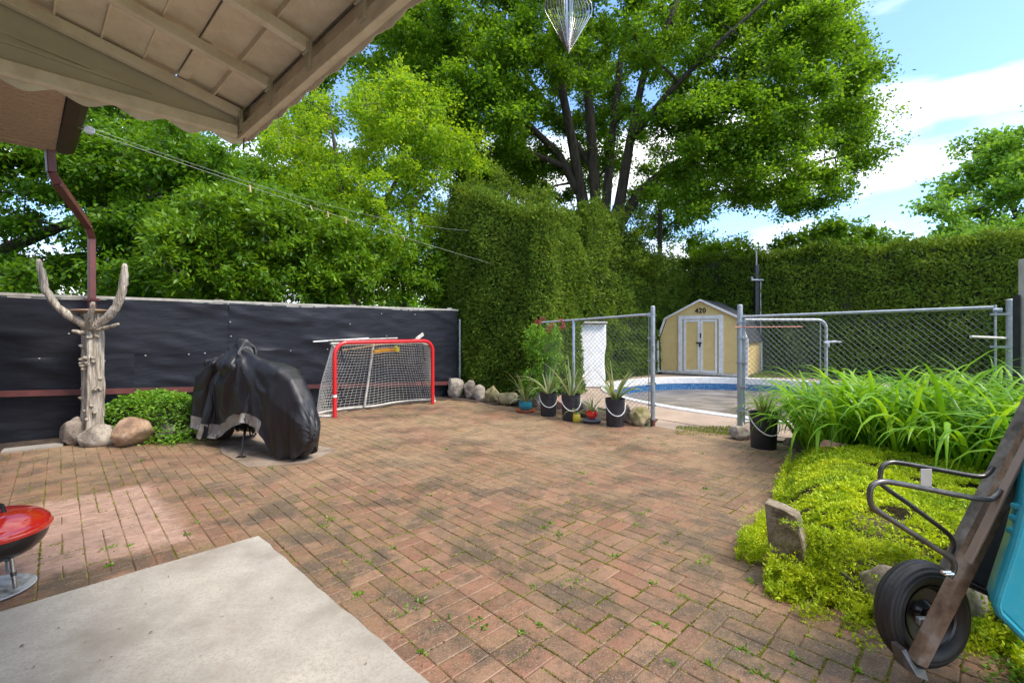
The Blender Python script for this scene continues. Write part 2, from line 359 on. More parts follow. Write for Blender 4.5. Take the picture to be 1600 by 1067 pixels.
# ---- leaves: many small folded blades in one mesh
def npmesh(name, V, k, m, parent=None):
    """V: (n*k,3) vertices, every k consecutive form one face"""
    n = len(V) // k
    me = bpy.data.meshes.new(name); me.vertices.add(len(V)); me.vertices.foreach_set('co', V.astype(np.float32).ravel())
    me.loops.add(n * k); me.loops.foreach_set('vertex_index', np.arange(n * k, dtype=np.int32))
    me.polygons.add(n); me.polygons.foreach_set('loop_start', np.arange(n, dtype=np.int32) * k)
    try: me.polygons.foreach_set('loop_total', np.full(n, k, dtype=np.int32))
    except Exception: pass
    me.update(calc_edges=True); me.validate()
    return finish(name, me, m, parent)
def unit(a): return a / (np.linalg.norm(a, axis=1, keepdims=True) + 1e-9)
def leaves(C, D, Nn, Ln, Wd, fold=.15):
    """centres, axes, normals, lengths, widths -> quad vertices"""
    D = unit(D); Sd = unit(np.cross(D, Nn)); Nn = unit(np.cross(Sd, D))
    Ln = np.asarray(Ln)[:, None]; Wd = np.asarray(Wd)[:, None]
    a = C; b = C + D * Ln * .45 + Sd * Wd * .5 + Nn * Wd * fold; c = C + D * Ln; d = C + D * Ln * .45 - Sd * Wd * .5 + Nn * Wd * fold
    return np.stack([a, b, c, d], 1).reshape(-1, 3)
def lump(Pn, s, seed=0):
    """smooth pseudo noise -1..1"""
    rg = np.random.default_rng(seed); o = np.zeros(len(Pn)); w = 0
    for k in range(7):
        v = rg.normal(size=3) * s * (1.5 ** (k % 4)); a = 1 / (1.5 ** (k % 4)); o += a * np.sin(Pn @ v + rg.uniform(0, 6.28)); w += a
    return o / w * 1.8
def inpoly(x, y, poly):
    r = False; j = len(poly) - 1
    for i in range(len(poly)):
        xi, yi = poly[i]; xj, yj = poly[j]
        if (yi > y) != (yj > y) and x < (xj - xi) * (y - yi) / (yj - yi) + xi: r = not r
        j = i
    return r
def sample_clumps(poly, dr, n, seed, mind=0):
    """points through a crown's volume; dr(px) -> (near, far) distances"""
    rg = random.Random(seed); xs = [p[0] for p in poly]; ys = [p[1] for p in poly]; o = []; tries = 0
    while len(o) < n and tries < n * 60:
        tries += 1
        x, y = rg.uniform(min(xs), max(xs)), rg.uniform(min(ys), max(ys))
        if not inpoly(x, y, poly): continue
        a, b = dr(x) if callable(dr) else dr
        p = P(x, y, rg.uniform(a, b))
        if mind and any((p - q).length < mind for q in o): continue
        o.append(p)
    return o
def crown(clumps, rad, twigs, per, ln, asp, flat=.6, droop=.2, seed=1, spread=.10):
    rg = np.random.default_rng(seed); C = np.array([tuple(c) for c in clumps]); n = len(C)
    rr = rad * rg.uniform(.6, 1.3, n)
    T = unit(rg.normal(size=(n, twigs, 3)).reshape(-1, 3)).reshape(n, twigs, 3); T[:, :, 2] *= flat
    T[:, :, 2] += .10
    Tl = rg.uniform(.45, 1.0, (n, twigs, 1)) * rr[:, None, None]
    t = rg.uniform(.15, 1, (n, twigs, per, 1)) ** .7
    base = C[:, None, None, :] + T[:, :, None, :] * Tl[:, :, None, :] * t
    base[..., 2] -= droop * rad * (t[..., 0] ** 2) * .5
    base += rg.normal(size=base.shape) * spread * rad * (0.4 + t)
    B = base.reshape(-1, 3); m = len(B)
    D = np.repeat(T.reshape(-1, 3), per, axis=0) * .8 + rg.normal(size=(m, 3)) * .7; D[:, 2] -= droop
    Nn = rg.normal(size=(m, 3)) * .55; Nn[:, 2] += .9
    Ln = ln * rg.uniform(.6, 1.25, m)
    return leaves(B, D, Nn, Ln, Ln * asp)
def limb(mb, a, b, r0, r1, bend=.12, seg=6, seed=0, n=7):
    a, b = Vector(a), Vector(b); rg = random.Random(seed); L_ = (b - a).length
    o = Vector((rg.uniform(-1, 1), rg.uniform(-1, 1), rg.uniform(-.3, 1))) * bend * L_
    pts = []; rs = []
    for i in range(seg + 1):
        t = i / seg; p = a.lerp(b, t) + o * math.sin(math.pi * t) + Vector((rg.uniform(-1, 1), rg.uniform(-1, 1), rg.uniform(-1, 1))) * .012 * L_
        if i == 0: p = a.copy()
        pts.append(p); rs.append(r0 + (r1 - r0) * t ** .8)
    mb.tube(pts, rs, n); return pts
def branchwork(stems, clumps, r_tip=.02, r_join=.05, seed=0):
    """stems: (points, radii). Each clump gets a curved branch from the nearest lower stem point."""
    mb = MB(); nodes = []
    for pts, rs in stems:
        fine = []; fr = []
        for i in range(len(pts) - 1):
            for k in range(4): fine.append(Vector(pts[i]).lerp(Vector(pts[i + 1]), k / 4)); fr.append(rs[i] + (rs[i + 1] - rs[i]) * k / 4)
        fine.append(Vector(pts[-1])); fr.append(rs[-1]); mb.tube(fine, fr, 9); nodes += list(zip(fine, fr))
    rg = random.Random(seed)
    for i, c in enumerate(sorted(clumps, key=lambda c: min((c - q[0]).length for q in nodes))):
        best = min(nodes, key=lambda q: (c - q[0]).length + (3.0 if q[0].z > c.z + .5 else 0) * .4)
        r0 = min(best[1] * .75, r_join)
        pts = limb(mb, best[0], c, r0, r_tip, .10, 5, seed * 1000 + i, 5)
        for k in (2, 3, 4): nodes.append((pts[k], r0 + (r_tip - r0) * k / 5))
        for k in range(3):
            e = c + Vector((rg.uniform(-1, 1), rg.uniform(-1, 1), rg.uniform(-.4, .9))) * (r_tip * 26)
            limb(mb, pts[-2], e, r_tip * .7, r_tip * .25, .15, 3, seed * 1000 + i * 7 + k, 4)
    return mb

# ================================================================== GROUND, PATIO, POOL
PC, PU, PW = yard(11.3, -2.3), 3.3, 4.2
def pool_pt(a, s=1.0, z=0.0, add=0.0):
    ca, sa = math.cos(a), math.sin(a); e = .92
    u = math.copysign(abs(ca) ** e, ca) * (PU * s + add); w = math.copysign(abs(sa) ** e, sa) * (PW * s + add)
    return PC + UX * u + UY * w + Vector((0, 0, z))
NA = 96; ANG = [2 * math.pi * i / NA for i in range(NA + 1)]
g = MB(); g.grid([[pool_pt(a, 1, -.035, .25 + k) for a in ANG] for k in (0, 1.5, 4, 9, 20, 60, 200, 900)])
struct(g.build('ground', M_ground))
g = MB(); g.grid([[pool_pt(a, 1, z, k) for a in ANG] for k, z in ((.16, -.12), (.16, -.002), (.6, 0), (1.15, 0), (1.15, -.06))])
struct(g.build('pool_deck', M_deck))
pool = thing('swimming_pool', PC, 'oval inground pool with blue patterned liner and white rim beyond the gate', 'swimming pool')
g = MB(); g.grid([[pool_pt(a, 1, z, k) for a in ANG] for k, z in ((0, -.15), (0, .012), (.02, .028), (.16, .028), (.175, .012), (.175, -.02))]); g.build('coping', M_white, pool, True)
g = MB(); g.grid([[pool_pt(a, 1, z, .006) for a in ANG] for z in (-.36, -.15)]); g.build('liner_band', M_liner, pool, True)
g = MB(); g.grid([[pool_pt(a, 1, z, .008) for a in ANG] for z in (-1.2, -.355)]); g.build('pool_wall', M_liner, pool, True)
g = MB(); g.add([pool_pt(a, 1, -.33, .02) for a in ANG[:-1]], [tuple(range(NA))]); struct(g.build('pool_water', M_water))

# joint bed under the pavers and the pavers themselves
PAT = [(-9.0, 2.6), (-6.35, 5.05), (-3.9, 7.15), (-1.25, 9.42), (.0, 8.55), (2.1, 6.72), (3.1, 6.1), (3.4, 5.4), (2.6, 4.2), (1.75, 3.0), (1.85, 2.72), (2.5, 2.3), (3.8, 1.2), (3.6, -2.5), (-9, -2.5)]
SC = G(405, 843); SA = -UX; SB = UY      # concrete slab: corner and its two edges
def in_slab(p, m=0):
    q = p - SC; return -m < q.dot(SA) and -m < q.dot(SB)
g = MB(); g.add([Vector((x, y, -.006)) for x, y in PAT], [tuple(range(len(PAT)))]); struct(g.build('patio_bed', M_joint))
EDGES = []
def build_pavers():
    cell = .204; gap = .004; rg = random.Random(3); ca = math.atan2(-.72, .694)
    A = Vector((math.cos(ca), math.sin(ca), 0)); B = Vector((-A.y, A.x, 0)); mb = MB(); V = []; Fc = []
    def brick(c, a, b, la, lb):
        if not inpoly(c.x, c.y, PAT) or in_slab(c, -.13): return
        t = rg.gauss(0, .012); a = (a + b * t).normalized(); b = Vector((-a.y, a.x, 0))
        EDGES.append((c.copy(), a.copy(), b.copy(), la, lb)); z = rg.gauss(0, .0010); tx, ty = rg.gauss(0, .006), rg.gauss(0, .006); h = [(la / 2 - gap / 2) , (lb / 2 - gap / 2)]
        o = len(V); ch = .005
        for zz, ins in ((-.02, 0), (-.0035, 0), (0, ch)):
            for i, j in ((-1, -1), (1, -1), (1, 1), (-1, 1)):
                x, y = i * (h[0] - ins), j * (h[1] - ins); p = c + a * x + b * y; V.append((p.x, p.y, z + zz + x * tx + y * ty))
        Fc.append((o + 8, o + 9, o + 10, o + 11))
        for l in (0, 4):
            for k in range(4): Fc.append((o + l + k, o + l + (k + 1) % 4, o + l + 4 + (k + 1) % 4, o + l + 4 + k))
    for i in range(-60, 60):
        off = (i % 2) * cell * .5 + rg.gauss(0, .004)
        for j in range(-60, 60):
            c = A * (i * 0 + j * cell + off) + B * (i * cell); c += Vector((-1, 4, 0))
            if c.y < .2 or c.y > 10: continue
            if rg.random() < .72:
                for k in (-1, 1): brick(c + B * (k * cell / 4), A, B, cell, cell / 2)
            else:
                for k in (-1, 1): brick(c + A * (k * cell / 4), B, -A, cell, cell / 2)
    me = bpy.data.meshes.new('patio'); me.from_pydata(V, [], Fc); me.update()
    return finish('patio', me, M_paver)
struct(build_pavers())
# slab
g = MB(); bm = bmesh.new()
def slabpt(a, b): return SC + SA * a + SB * b
NXs = 60
edge = []
rg = random.Random(5)
e1 = [slabpt(a, rg.gauss(0, .003)) for a in [i * .09 for i in range(60, 0, -1)]]
e2 = [slabpt(rg.gauss(0, .003), b) for b in [i * .09 for i in range(1, 80)]]
ring = e1 + [slabpt(.003, .003)] + e2 + [slabpt(5.4, 7.2)]
top = [p + Vector((0, 0, .026)) for p in ring]; cen = slabpt(2.7, 3.6)
ins = [p + (cen - p).normalized() * .012 + Vector((0, 0, .034)) for p in ring]
n = len(ring); g.add(ring + top + ins, [(i, (i + 1) % n, n + (i + 1) % n, n + i) for i in range(n)] + [(n + i, n + (i + 1) % n, 2 * n + (i + 1) % n, 2 * n + i) for i in range(n)] + [tuple(range(2 * n, 3 * n))])
struct(g.build('concrete_slab', M_conc))
# worn concrete pad under the motorcycle, kerb strip by the fence
g = MB(); c0 = G(408, 712); g.prism([c0 + Vector((x, y, -.004)) for x, y in ((-1.1, 1.0), (-.75, 1.25), (.75, .25), (.62, -.30), (.1, -.45), (-.5, .1))], (0, 0, .010)); struct(g.build('concrete_pad', M_pad))
g = MB()
for i in range(4):
    a = Vector((-6.9 + i * .53, 4.55 + i * .42, .006)); g.beam(a, a + Vector((.40, .32, 0)), .16, .04, bev=.006)
struct(g.build('edging_strip', M_conc))
# soil strip along the fence and under the rock row
g = MB(); g.grid([[Vector((x, y, -.002)) for x, y in ((-9, 2.62), (-6.35, 5.1), (-3.9, 7.2), (-1.25, 9.45), (.0, 8.6), (1.9, 6.95), (1.98, 6.88))],
                  [Vector((x, y, .03)) for x, y in ((-9.3, 3.1), (-6.5, 5.6), (-4.2, 7.7), (-1.3, 10.1), (.4, 9.3), (2.0, 7.2), (2.06, 7.0))]]); struct(g.build('soil_strip', M_soil))
# threshold by the gate
g = MB(); g.add([Vector((x, y, -.008)) for x, y in ((2.0, 6.75), (2.95, 6.15), (3.6, 5.9), (3.9, 6.5), (3.2, 7.3), (2.4, 7.6))], [tuple(range(6))]); struct(g.build('gate_threshold', M_deck))
g = MB(); g.add([Vector((x, y, -.003)) for x, y in ((2.45, 6.55), (2.95, 6.10), (3.15, 6.12), (3.1, 6.42))], [(0, 1, 2, 3)]); struct(g.build('moss_patch', M_graft))

def blades(pts, hgt, wid, seed, lean=.5):
    rg = np.random.default_rng(seed); n = len(pts)
    C = np.array([tuple(p) for p in pts]); D = rg.normal(size=(n, 3)) * lean; D[:, 2] = 1
    return leaves(C, D, rg.normal(size=(n, 3)), hgt * rg.uniform(.5, 1.2, n), np.full(n, wid), .1)
rg = random.Random(9)
gp = [G(rg.uniform(1056, 1146), rg.uniform(667, 681) ) for _ in range(2600)]
gp = [p for p in gp if not inpoly(p.x, p.y, PAT) or rg.random() < .25]
tag(npmesh('gate_grass', blades(gp, .035, .006, 1), 4, LF_grass), 'short yellow green grass at the gate threshold', 'grass', kind='stuff')
# lawn behind the pool
g = MB(); lq = [G(1166, 590), G(1300, 590), G(1420, 586), G(1420, 573), G(1300, 573), G(1200, 575)]
g.add([p + Vector((0, 0, .004)) for p in lq], [tuple(range(6))]); struct(g.build('back_lawn', M_ground))
lp = []
while len(lp) < 9000:
    p = G(rg.uniform(1166, 1420), rg.uniform(573, 590))
    if inpoly(p.x, p.y, [(q.x, q.y) for q in lq]): lp.append(p)
tag(npmesh('lawn_grass', blades(lp, .09, .012, 2), 4, LF_grass), 'green lawn grass between the shed and the back hedge', 'grass', kind='stuff')

# moss and weeds in the joints
rg = random.Random(21); mp_ = []; ca = math.atan2(-.72, .694); A_ = Vector((math.cos(ca), math.sin(ca), 0)); B_ = Vector((-A_.y, A_.x, 0))
MOSS = []
for c, a, b, la, lb in EDGES:
    px, py = 800 + F * c.x / c.y, HZ + F * CAMH / c.y
    if not (-60 < px < 1600 and py < 1120): continue
    n_ = 70 if c.y < 4 else 34
    for sd in range(2):
        f0 = mnoise.noise(Vector((c.x * 1.1 + 5, c.y * 1.1, 3))) + .9 * mnoise.noise(Vector((c.x * 5, c.y * 5, 7 + sd * 3)))
        if f0 < -.12 + (.25 if c.x < -1.0 else 0): continue
        f0 += .2
        for k in range(int(n_ * min(1, f0 * 2.2))):
            t = rg.uniform(-.5, .5); w = rg.gauss(0, .0035)
            p = c + (a * (t * la) + b * (lb / 2 + w) if sd else a * (la / 2 + w) + b * (t * lb))
            if mnoise.noise(Vector((p.x * 16, p.y * 16, 1))) < -.25 or in_slab(p, .01): continue
            p.z = -.004; MOSS.append(p)
tag(npmesh('joint_moss', blades(MOSS, .010, .007, 5, 1.2), 4, LF_grass), 'yellow green moss growing in the joints of the brick patio', 'moss', kind='stuff')
WD = []
for _ in range(80):
    px, py = rg.uniform(150, 1350), rg.uniform(690, 1050); p = G(px, py); q = p - Vector((-1, 4, 0))
    b = round(q.dot(B_) / .102) * .102; p = Vector((-1, 4, 0)) + A_ * q.dot(A_) + B_ * b
    if not inpoly(p.x, p.y, PAT) or in_slab(p, .03): continue
    r = rg.uniform(.006, .03)
    for k in range(rg.randint(5, 16)): WD.append(p + Vector((rg.gauss(0, r), rg.gauss(0, r), .001)))
tag(npmesh('joint_weeds', blades(WD, .024, .011, 6, 1.6), 4, LF_cover), 'small green weeds sprouting between the patio bricks', 'weeds', kind='stuff')
DB = [G(rg.uniform(0, 1300), rg.uniform(640, 1060)) for _ in range(170)]
DB = [p + Vector((0, 0, .040 if in_slab(p) else .006)) for p in DB if in_slab(p) or inpoly(p.x, p.y, PAT)]
nD = len(DB); rgn = np.random.default_rng(4); Dd = rgn.normal(size=(nD, 3)); Dd[:, 2] *= .1; Nn = rgn.normal(size=(nD, 3)) * .2; Nn[:, 2] = 1
tag(npmesh('fallen_leaves', leaves(np.array([tuple(p) for p in DB]), Dd, Nn, rgn.uniform(.008, .024, nD), rgn.uniform(.004, .012, nD)), 4, LF_brown), 'scattered dry leaf bits lying on the patio and slab', 'leaf litter', kind='stuff')

# ================================================================== BLACK FENCE
def fpt(t, off=0, z=0):
    """point on the fence line, t metres from the left picture edge"""
    a = Vector((-6.26, 5.75, 0)); e = Vector((.763, .647, 0)); nrm = Vector((.647, -.763, 0)); return a + e * t + nrm * off + Vector((0, 0, z))
FL = 6.62
fence = thing('cloth_covered_fence', fpt(0), 'long wooden fence covered in black landscape cloth on the left', 'fence')
rg = random.Random(2)
def cloth(t0, t1, z0, z1, seed, off):
    rows = []; nT = int((t1 - t0) / .035); nZ = max(6, int((z1 - z0) / .04))
    for j in range(nZ + 1):
        row = []
        for i in range(nT + 1):
            t = t0 + (t1 - t0) * i / nT; z = z0 + (z1 - z0) * j / nZ
            w = mnoise.noise(Vector((t * .9, z * 1.8 + t * .5, seed))) * .020 + max(0, mnoise.noise(Vector((t * 1.6, z * 7 + t * 1.1, seed + 5)))) ** 2 * .05 + mnoise.noise(Vector((t * 5, z * 11, seed + 9))) * .003
            sag = .012 * math.sin(t * 3.1 + seed) if j in (0, nZ) else 0
            row.append(fpt(t, off + w, z + sag * (1 if j else 1.5)))
        rows.append(row)
    return MB().grid(rows)
k = 0
for (a, b, z0, z1, o) in [(-3, 2.45, 1.02, 1.80, .055), (2.42, FL, 1.0, 1.79, .06), (-3, 1.28, .0, 1.06, .085), (1.26, 2.45, .02, 1.05, .08), (2.42, 4.2, .0, 1.06, .09), (4.15, FL, .0, 1.04, .085)]:
    k += 1; cloth(a, b, z0, z1, k * 3.3, o).build('cloth_panel', M_cloth, fence, 'all')
g = MB(); g.beam(fpt(-3, 0, 1.845), fpt(FL + .05, 0, 1.815), .09, .035); g.build('top_rail', M_oldwood, fence)
g = MB()
t = -3
while t < FL:
    w = rg.uniform(.10, .24)
    if rg.random() < .72: g.beam(fpt(t, .03, 1.795 + rg.uniform(-.01, .008)), fpt(min(t + w, FL), .03, 1.795), .02, .06)
    t += w + rg.uniform(.03, .07)
g.beam(fpt(-3, .024, 1.80), fpt(FL, .024, 1.80), .012, .03); g.build('lattice_edge', M_oldwood, fence)
for t in (-2.6, -.2, 2.3, 4.4, 6.5):
    MB().beam(fpt(t, -.03, -.05), fpt(t, -.03, 1.86), .09, .09, up=(1, 0, 0)).build('post', M_oldwood, fence)
g = MB(); g.beam(fpt(0, -.1, .02), fpt(0, -.1, .03), .01, .01); g = MB()
g.box(fpt(1.8, -.035, .92), (9.6, .03, 1.8), (Vector((.763, .647, 0)), Vector((.647, -.763, 0)), Vector((0, 0, 1)))); g.build('board_panel', M_oldwood, fence)
g = MB(); g.beam(fpt(-.0, .155, .63), fpt(2.4, .155, .50), .05, .07); g.beam(fpt(2.41, .155, .50), fpt(FL, .155, .28), .05, .07); g.build('lower_rail', M_rust, fence)
g = MB()
for t, z in ((.35, 1.04), (.9, 1.03), (.62, 1.35), (1.9, 1.04), (2.43, 1.52), (2.44, 1.3), (2.45, 1.04), (2.1, 1.05), (2.75, 1.045), (3.3, 1.05), (3.9, 1.06), (4.3, 1.5), (5.0, 1.28), (1.4, 1.04), (2.43, .8), (4.9, 1.7), (5.6, 1.7)):
    g.box(fpt(t, .112, z), (.013, .010, .013))
g.build_each('tack', M_white, fence)
g = MB(); g.tube([fpt(FL + .06, .08, 0), fpt(FL + .06, .08, 1.62)], .02, 8); g.build('end_post', M_galv, fence)

# ================================================================== ROCKS
def rock(px, py, w, h, m, label, depth=None, seed=0, z0=0.0, tilt=0, group=None):
    c = G(px, py, z0); s = c.y / F; W_, H_ = w * s, h * s; D_ = depth or W_ * .75
    rg = random.Random(seed + int(px)); bm = bmesh.new(); bmesh.ops.create_icosphere(bm, subdivisions=4, radius=1)
    pl = []
    for _ in range(11):
        v = Vector((rg.gauss(0, 1), rg.gauss(0, 1), rg.gauss(0, 1))).normalized(); pl.append((v, rg.uniform(.60, .86)))
    for v in bm.verts:
        p = v.co.copy()
        for nn, d in pl:
            e = p.dot(nn) - d
            if e > 0: p -= nn * e * .92
        p += v.co * (mnoise.noise(p * 1.7 + Vector((px, 0, 0))) * .10 + mnoise.noise(p * 6 + Vector((px, 0, 0))) * .025)
        v.co = p
    mnx, mxx = min(v.co.x for v in bm.verts), max(v.co.x for v in bm.verts); mnz, mxz = min(v.co.z for v in bm.verts), max(v.co.z for v in bm.verts)
    for v in bm.verts:
        v.co = Vector(((v.co.x - (mnx + mxx) / 2) / (mxx - mnx) * W_, v.co.y * D_ / 1.6, (v.co.z - mnz) / (mxz - mnz) * (H_ * 1.12) - H_ * .12))
        if tilt: v.co = Matrix.Rotation(tilt, 3, 'Y') @ v.co
    me = bpy.data.meshes.new('rock'); bm.to_mesh(me); bm.free()
    o = finish('rock', me, m, None, 'all'); o.location = c + Vector((0, D_ * .3, 0))
    return tag(o, label, 'rock', group)
GL, GR, GB = 'rocks edging the bed under the driftwood', 'rocks edging the pool terrace', 'rocks along the foot of the hedges'
GS = 'rocks holding up the yellow green bed'
rock(104, 696, 36, 44, ROCKM[0], 'upright grey brown boulder left of the driftwood foot', group=GL)
rock(146, 697, 52, 34, ROCKM[2], 'low layered pale rock between upright boulder and round tan boulder', group=GL)
rock(134, 688, 26, 32, ROCKM[2], 'small pale rock tucked right against the driftwood foot', group=GL, seed=4)
rock(199, 698, 54, 44, ROCKM[1], 'big smooth tan boulder in front of the green groundcover', group=GL)
rock(254, 690, 34, 26, ROCKM[4], 'dark grey rock shard half under the green groundcover', group=GL)
rock(292, 684, 44, 28, ROCKM[2], 'pale rounded rock at right end of the groundcover, beside the motorcycle', group=GL)
rock(712, 622, 25, 31, ROCKM[2], 'tall pale rock right at the end of the black fence', group=GR)
rock(733, 623, 19, 29, ROCKM[0], 'narrow upright grey rock, second from the black fence end', group=GR)
rock(748, 625, 21, 24, ROCKM[2], 'short pale rock between narrow upright rock and mossy rock', group=GR)
rock(769, 629, 25, 26, ROCKM[3], 'yellow mossy rock at foot of the big hedge', group=GR)
rock(795, 633, 40, 19, ROCKM[3], 'long flat topped brown rock left of the teal pot', group=GR)
rock(815, 634, 16, 17, ROCKM[4], 'small dark rock behind the teal pot', group=GR)
rock(838, 636, 22, 23, ROCKM[0], 'grey rock between the teal pot and first black bucket', group=GR)
rock(875, 640, 20, 22, ROCKM[5], 'pinkish rock between the first two black buckets', group=GR)
rock(917, 652, 36, 26, ROCKM[2], 'broad pale rock behind the red pot', group=GR)
rock(982, 660, 18, 27, ROCKM[0], 'grey rock immediately right of the bucket by the gate post', group=GR)
rock(1001, 666, 34, 30, ROCKM[3], 'yellow stained boulder at the foot of the left gate post', group=GR)
rock(1160, 687, 32, 20, ROCKM[2], 'flat grey stone under the right gate post', group=GR)
for i, (x, y, w, h, m, l) in enumerate([(978, 586, 14, 9, 2, 'pale stone under the side hedge, left of two near the left gate post'), (992, 585, 13, 10, 0, 'grey stone under the side hedge, right of two near the left gate post'), (1010, 584, 15, 14, 5, 'pinkish stone under the side hedge just left of the shed'),
        (1024, 584, 11, 10, 0, 'small grey stone touching the left wall of the shed'), (1209, 577, 16, 11, 2, 'pale stone under back hedge next to shed corner'), (1237, 581, 28, 14, 2, 'wide white grey stone under back hedge behind the gate'),
        (1263, 582, 24, 13, 5, 'pinkish stone under back hedge left of the gate latch'), (1288, 582, 22, 12, 0, 'grey stone under back hedge below the gate latch')]):
    rock(x, y, w, h, ROCKM[m], l, group=GB)

# ================================================================== HEDGES
def hedge(name, label, foot, hfun, m, sz, dens, amp, seed, base=0.0):
    """foot: list of ground points (open line seen from the yard side is all of it, closed loop)"""
    n = len(foot); cen = sum((Vector(p) for p in foot), Vector()) / n; root = thing(name, (cen.x, cen.y, 0), label, 'hedge')
    rg = np.random.default_rng(seed); C = []; Nn = []
    core = MB(); ring0 = []; 
    tot = 0
    for i in range(n):
        a, b = Vector(foot[i]), Vector(foot[(i + 1) % n]); e = b - a; L_ = e.length; nr = Vector((e.y, -e.x, 0)).normalized()
        hs = max(hfun(a.lerp(b, k / 6)) for k in range(7)); cnt = int(L_ * hs * dens)
        t = rg.uniform(0, 1, cnt); z = rg.uniform(base, hs, cnt)
        pp = np.array(tuple(a))[None, :] + t[:, None] * np.array(tuple(e))[None, :]
        hh = np.array([hfun(Vector((q[0], q[1], 0))) for q in pp]); keep = z < hh; pp, z, hh = pp[keep], z[keep], hh[keep]
        inset = .55 * np.clip((z / hh - .80) / .20, 0, 1) ** 2.0 * .8
        nn = np.array(tuple(nr)); pp[:, 2] = z; pp -= nn[None, :] * inset[:, None]
        C.append(pp); Nn.append(np.tile(nn, (len(pp), 1)) + np.array([0, 0, .2]))
    # top
    xs = [p[0] for p in foot]; ys = [p[1] for p in foot]; poly = [(p[0], p[1]) for p in foot]
    area = (max(xs) - min(xs)) * (max(ys) - min(ys)); cnt = int(area * dens * .9)
    q = np.stack([rg.uniform(min(xs), max(xs), cnt), rg.uniform(min(ys), max(ys), cnt)], 1)
    q = np.array([p for p in q if inpoly(p[0], p[1], poly)])
    tp = np.array([[p[0], p[1], hfun(Vector((p[0], p[1], 0)))] for p in q]); tp[:, 2] -= rg.exponential(.10, len(tp))
    C.append(tp); Nn.append(np.tile(np.array([0, 0, 1.0]), (len(tp), 1)))
    C = np.concatenate(C); Nn = np.concatenate(Nn)
    d = amp * (lump(C, 1.9, seed) + .7 * lump(C, 6.0, seed + 1)) * .5
    depth = rg.exponential(.07, len(C)); C = C + Nn * (d - depth)[:, None]
    D = Nn * .5 + rg.normal(size=C.shape) * .75; D[:, 2] += .1
    nm = Nn * .9 + rg.normal(size=C.shape) * .6
    Ln = sz * rg.uniform(.5, 1.3, len(C))
    npmesh('foliage', leaves(C, D, nm, Ln, Ln * .42, .1), 4, m, root)
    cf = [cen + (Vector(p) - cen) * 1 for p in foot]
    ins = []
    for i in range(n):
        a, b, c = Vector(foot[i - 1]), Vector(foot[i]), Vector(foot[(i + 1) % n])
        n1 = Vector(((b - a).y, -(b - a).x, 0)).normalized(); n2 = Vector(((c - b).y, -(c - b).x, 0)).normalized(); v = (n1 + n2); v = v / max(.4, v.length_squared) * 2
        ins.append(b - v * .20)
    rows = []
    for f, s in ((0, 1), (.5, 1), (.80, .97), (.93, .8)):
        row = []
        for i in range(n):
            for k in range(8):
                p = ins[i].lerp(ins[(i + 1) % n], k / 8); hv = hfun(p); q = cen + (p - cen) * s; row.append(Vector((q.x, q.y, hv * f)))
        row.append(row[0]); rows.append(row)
    core.grid(rows); core.add(rows[-1][:-1], [tuple(range(len(rows[-1]) - 1))]); core.build('shade_core', M_core, root)  # solid core coloured dark as the shaded inside of the hedge
    return root
def nv(p, s, o): return mnoise.noise(Vector((p.x * s, p.y * s, o)))
# clockwise-from-outside footprints (outward normal is to the right of each edge direction)
hb = [(-1.55, 10.7, 0), (-.7, 9.75, 0), (.45, 9.2, 0), (.75, 9.3, 0), (1.58, 10.4, 0), (.9, 11.9, 0), (-.6, 12.2, 0)]
def h_block(p): return 4.25 - .30 * (p.x - .0) * (1 if p.x > 0 else 1.1) + .30 * nv(p, 1.3, 2) - .10 * max(0, abs(p.y - 10.7)) ** 2 + .1 * nv(p, 5, 3)
hedge('cedar_hedge', 'tall trimmed cedar hedge block beside the end of the black fence', hb, h_block, LF_cedar, .078, 3000, .17, 11)
hs_ = [(1.95, 12.1, 0), (6.35, 16.8, 0), (5.4, 18.3, 0), (1.1, 13.6, 0)]
def h_side(p):
    s = (p - Vector((1.95, 12.1, 0))).dot(UX); return 4.75 - .24 * max(0, s - .6) + .4 * nv(p, .9, 4) + .15 * nv(p, 3, 9)
hedge('cedar_hedge', 'long cedar hedge running back along the left side of the pool', hs_, h_side, LF_cedar, .11, 1100, .26, 13)
hk = [(5.8, 17.42, 0), (10.0, 13.47, 0), (14.7, 8.97, 0), (15.6, 9.9, 0), (10.9, 14.4, 0), (6.8, 18.4, 0)]
def h_back(p):
    s = (p - Vector((6.35, 17.3, 0))).dot(UY); return 4.05 - .035 * max(0, s) + .22 * nv(p, .8, 6) + .14 * nv(p, 3.5, 8)
hedge('cedar_hedge', 'dark cedar hedge closing the yard behind the shed and pool', hk, h_back, LF_cedarb, .115, 1000, .24, 17)

# ================================================================== TREES
def tree(name, label, clumps, stems, leafm, barkm, rad, twigs, per, ln, asp, flat=.6, droop=.25, seed=1, r_tip=.02, r_join=.06, cat='tree'):
    base = Vector(stems[0][0][0]) if stems else Vector((clumps[0].x, clumps[0].y, 0))
    root = thing(name, (base.x, base.y, 0), label, cat)
    npmesh('crown', crown(clumps, rad, twigs, per, ln, asp, flat, droop, seed), 4, leafm, root)
    if stems: branchwork(stems, clumps, r_tip, r_join, seed).build('trunk', barkm, root, 'all')
    return root
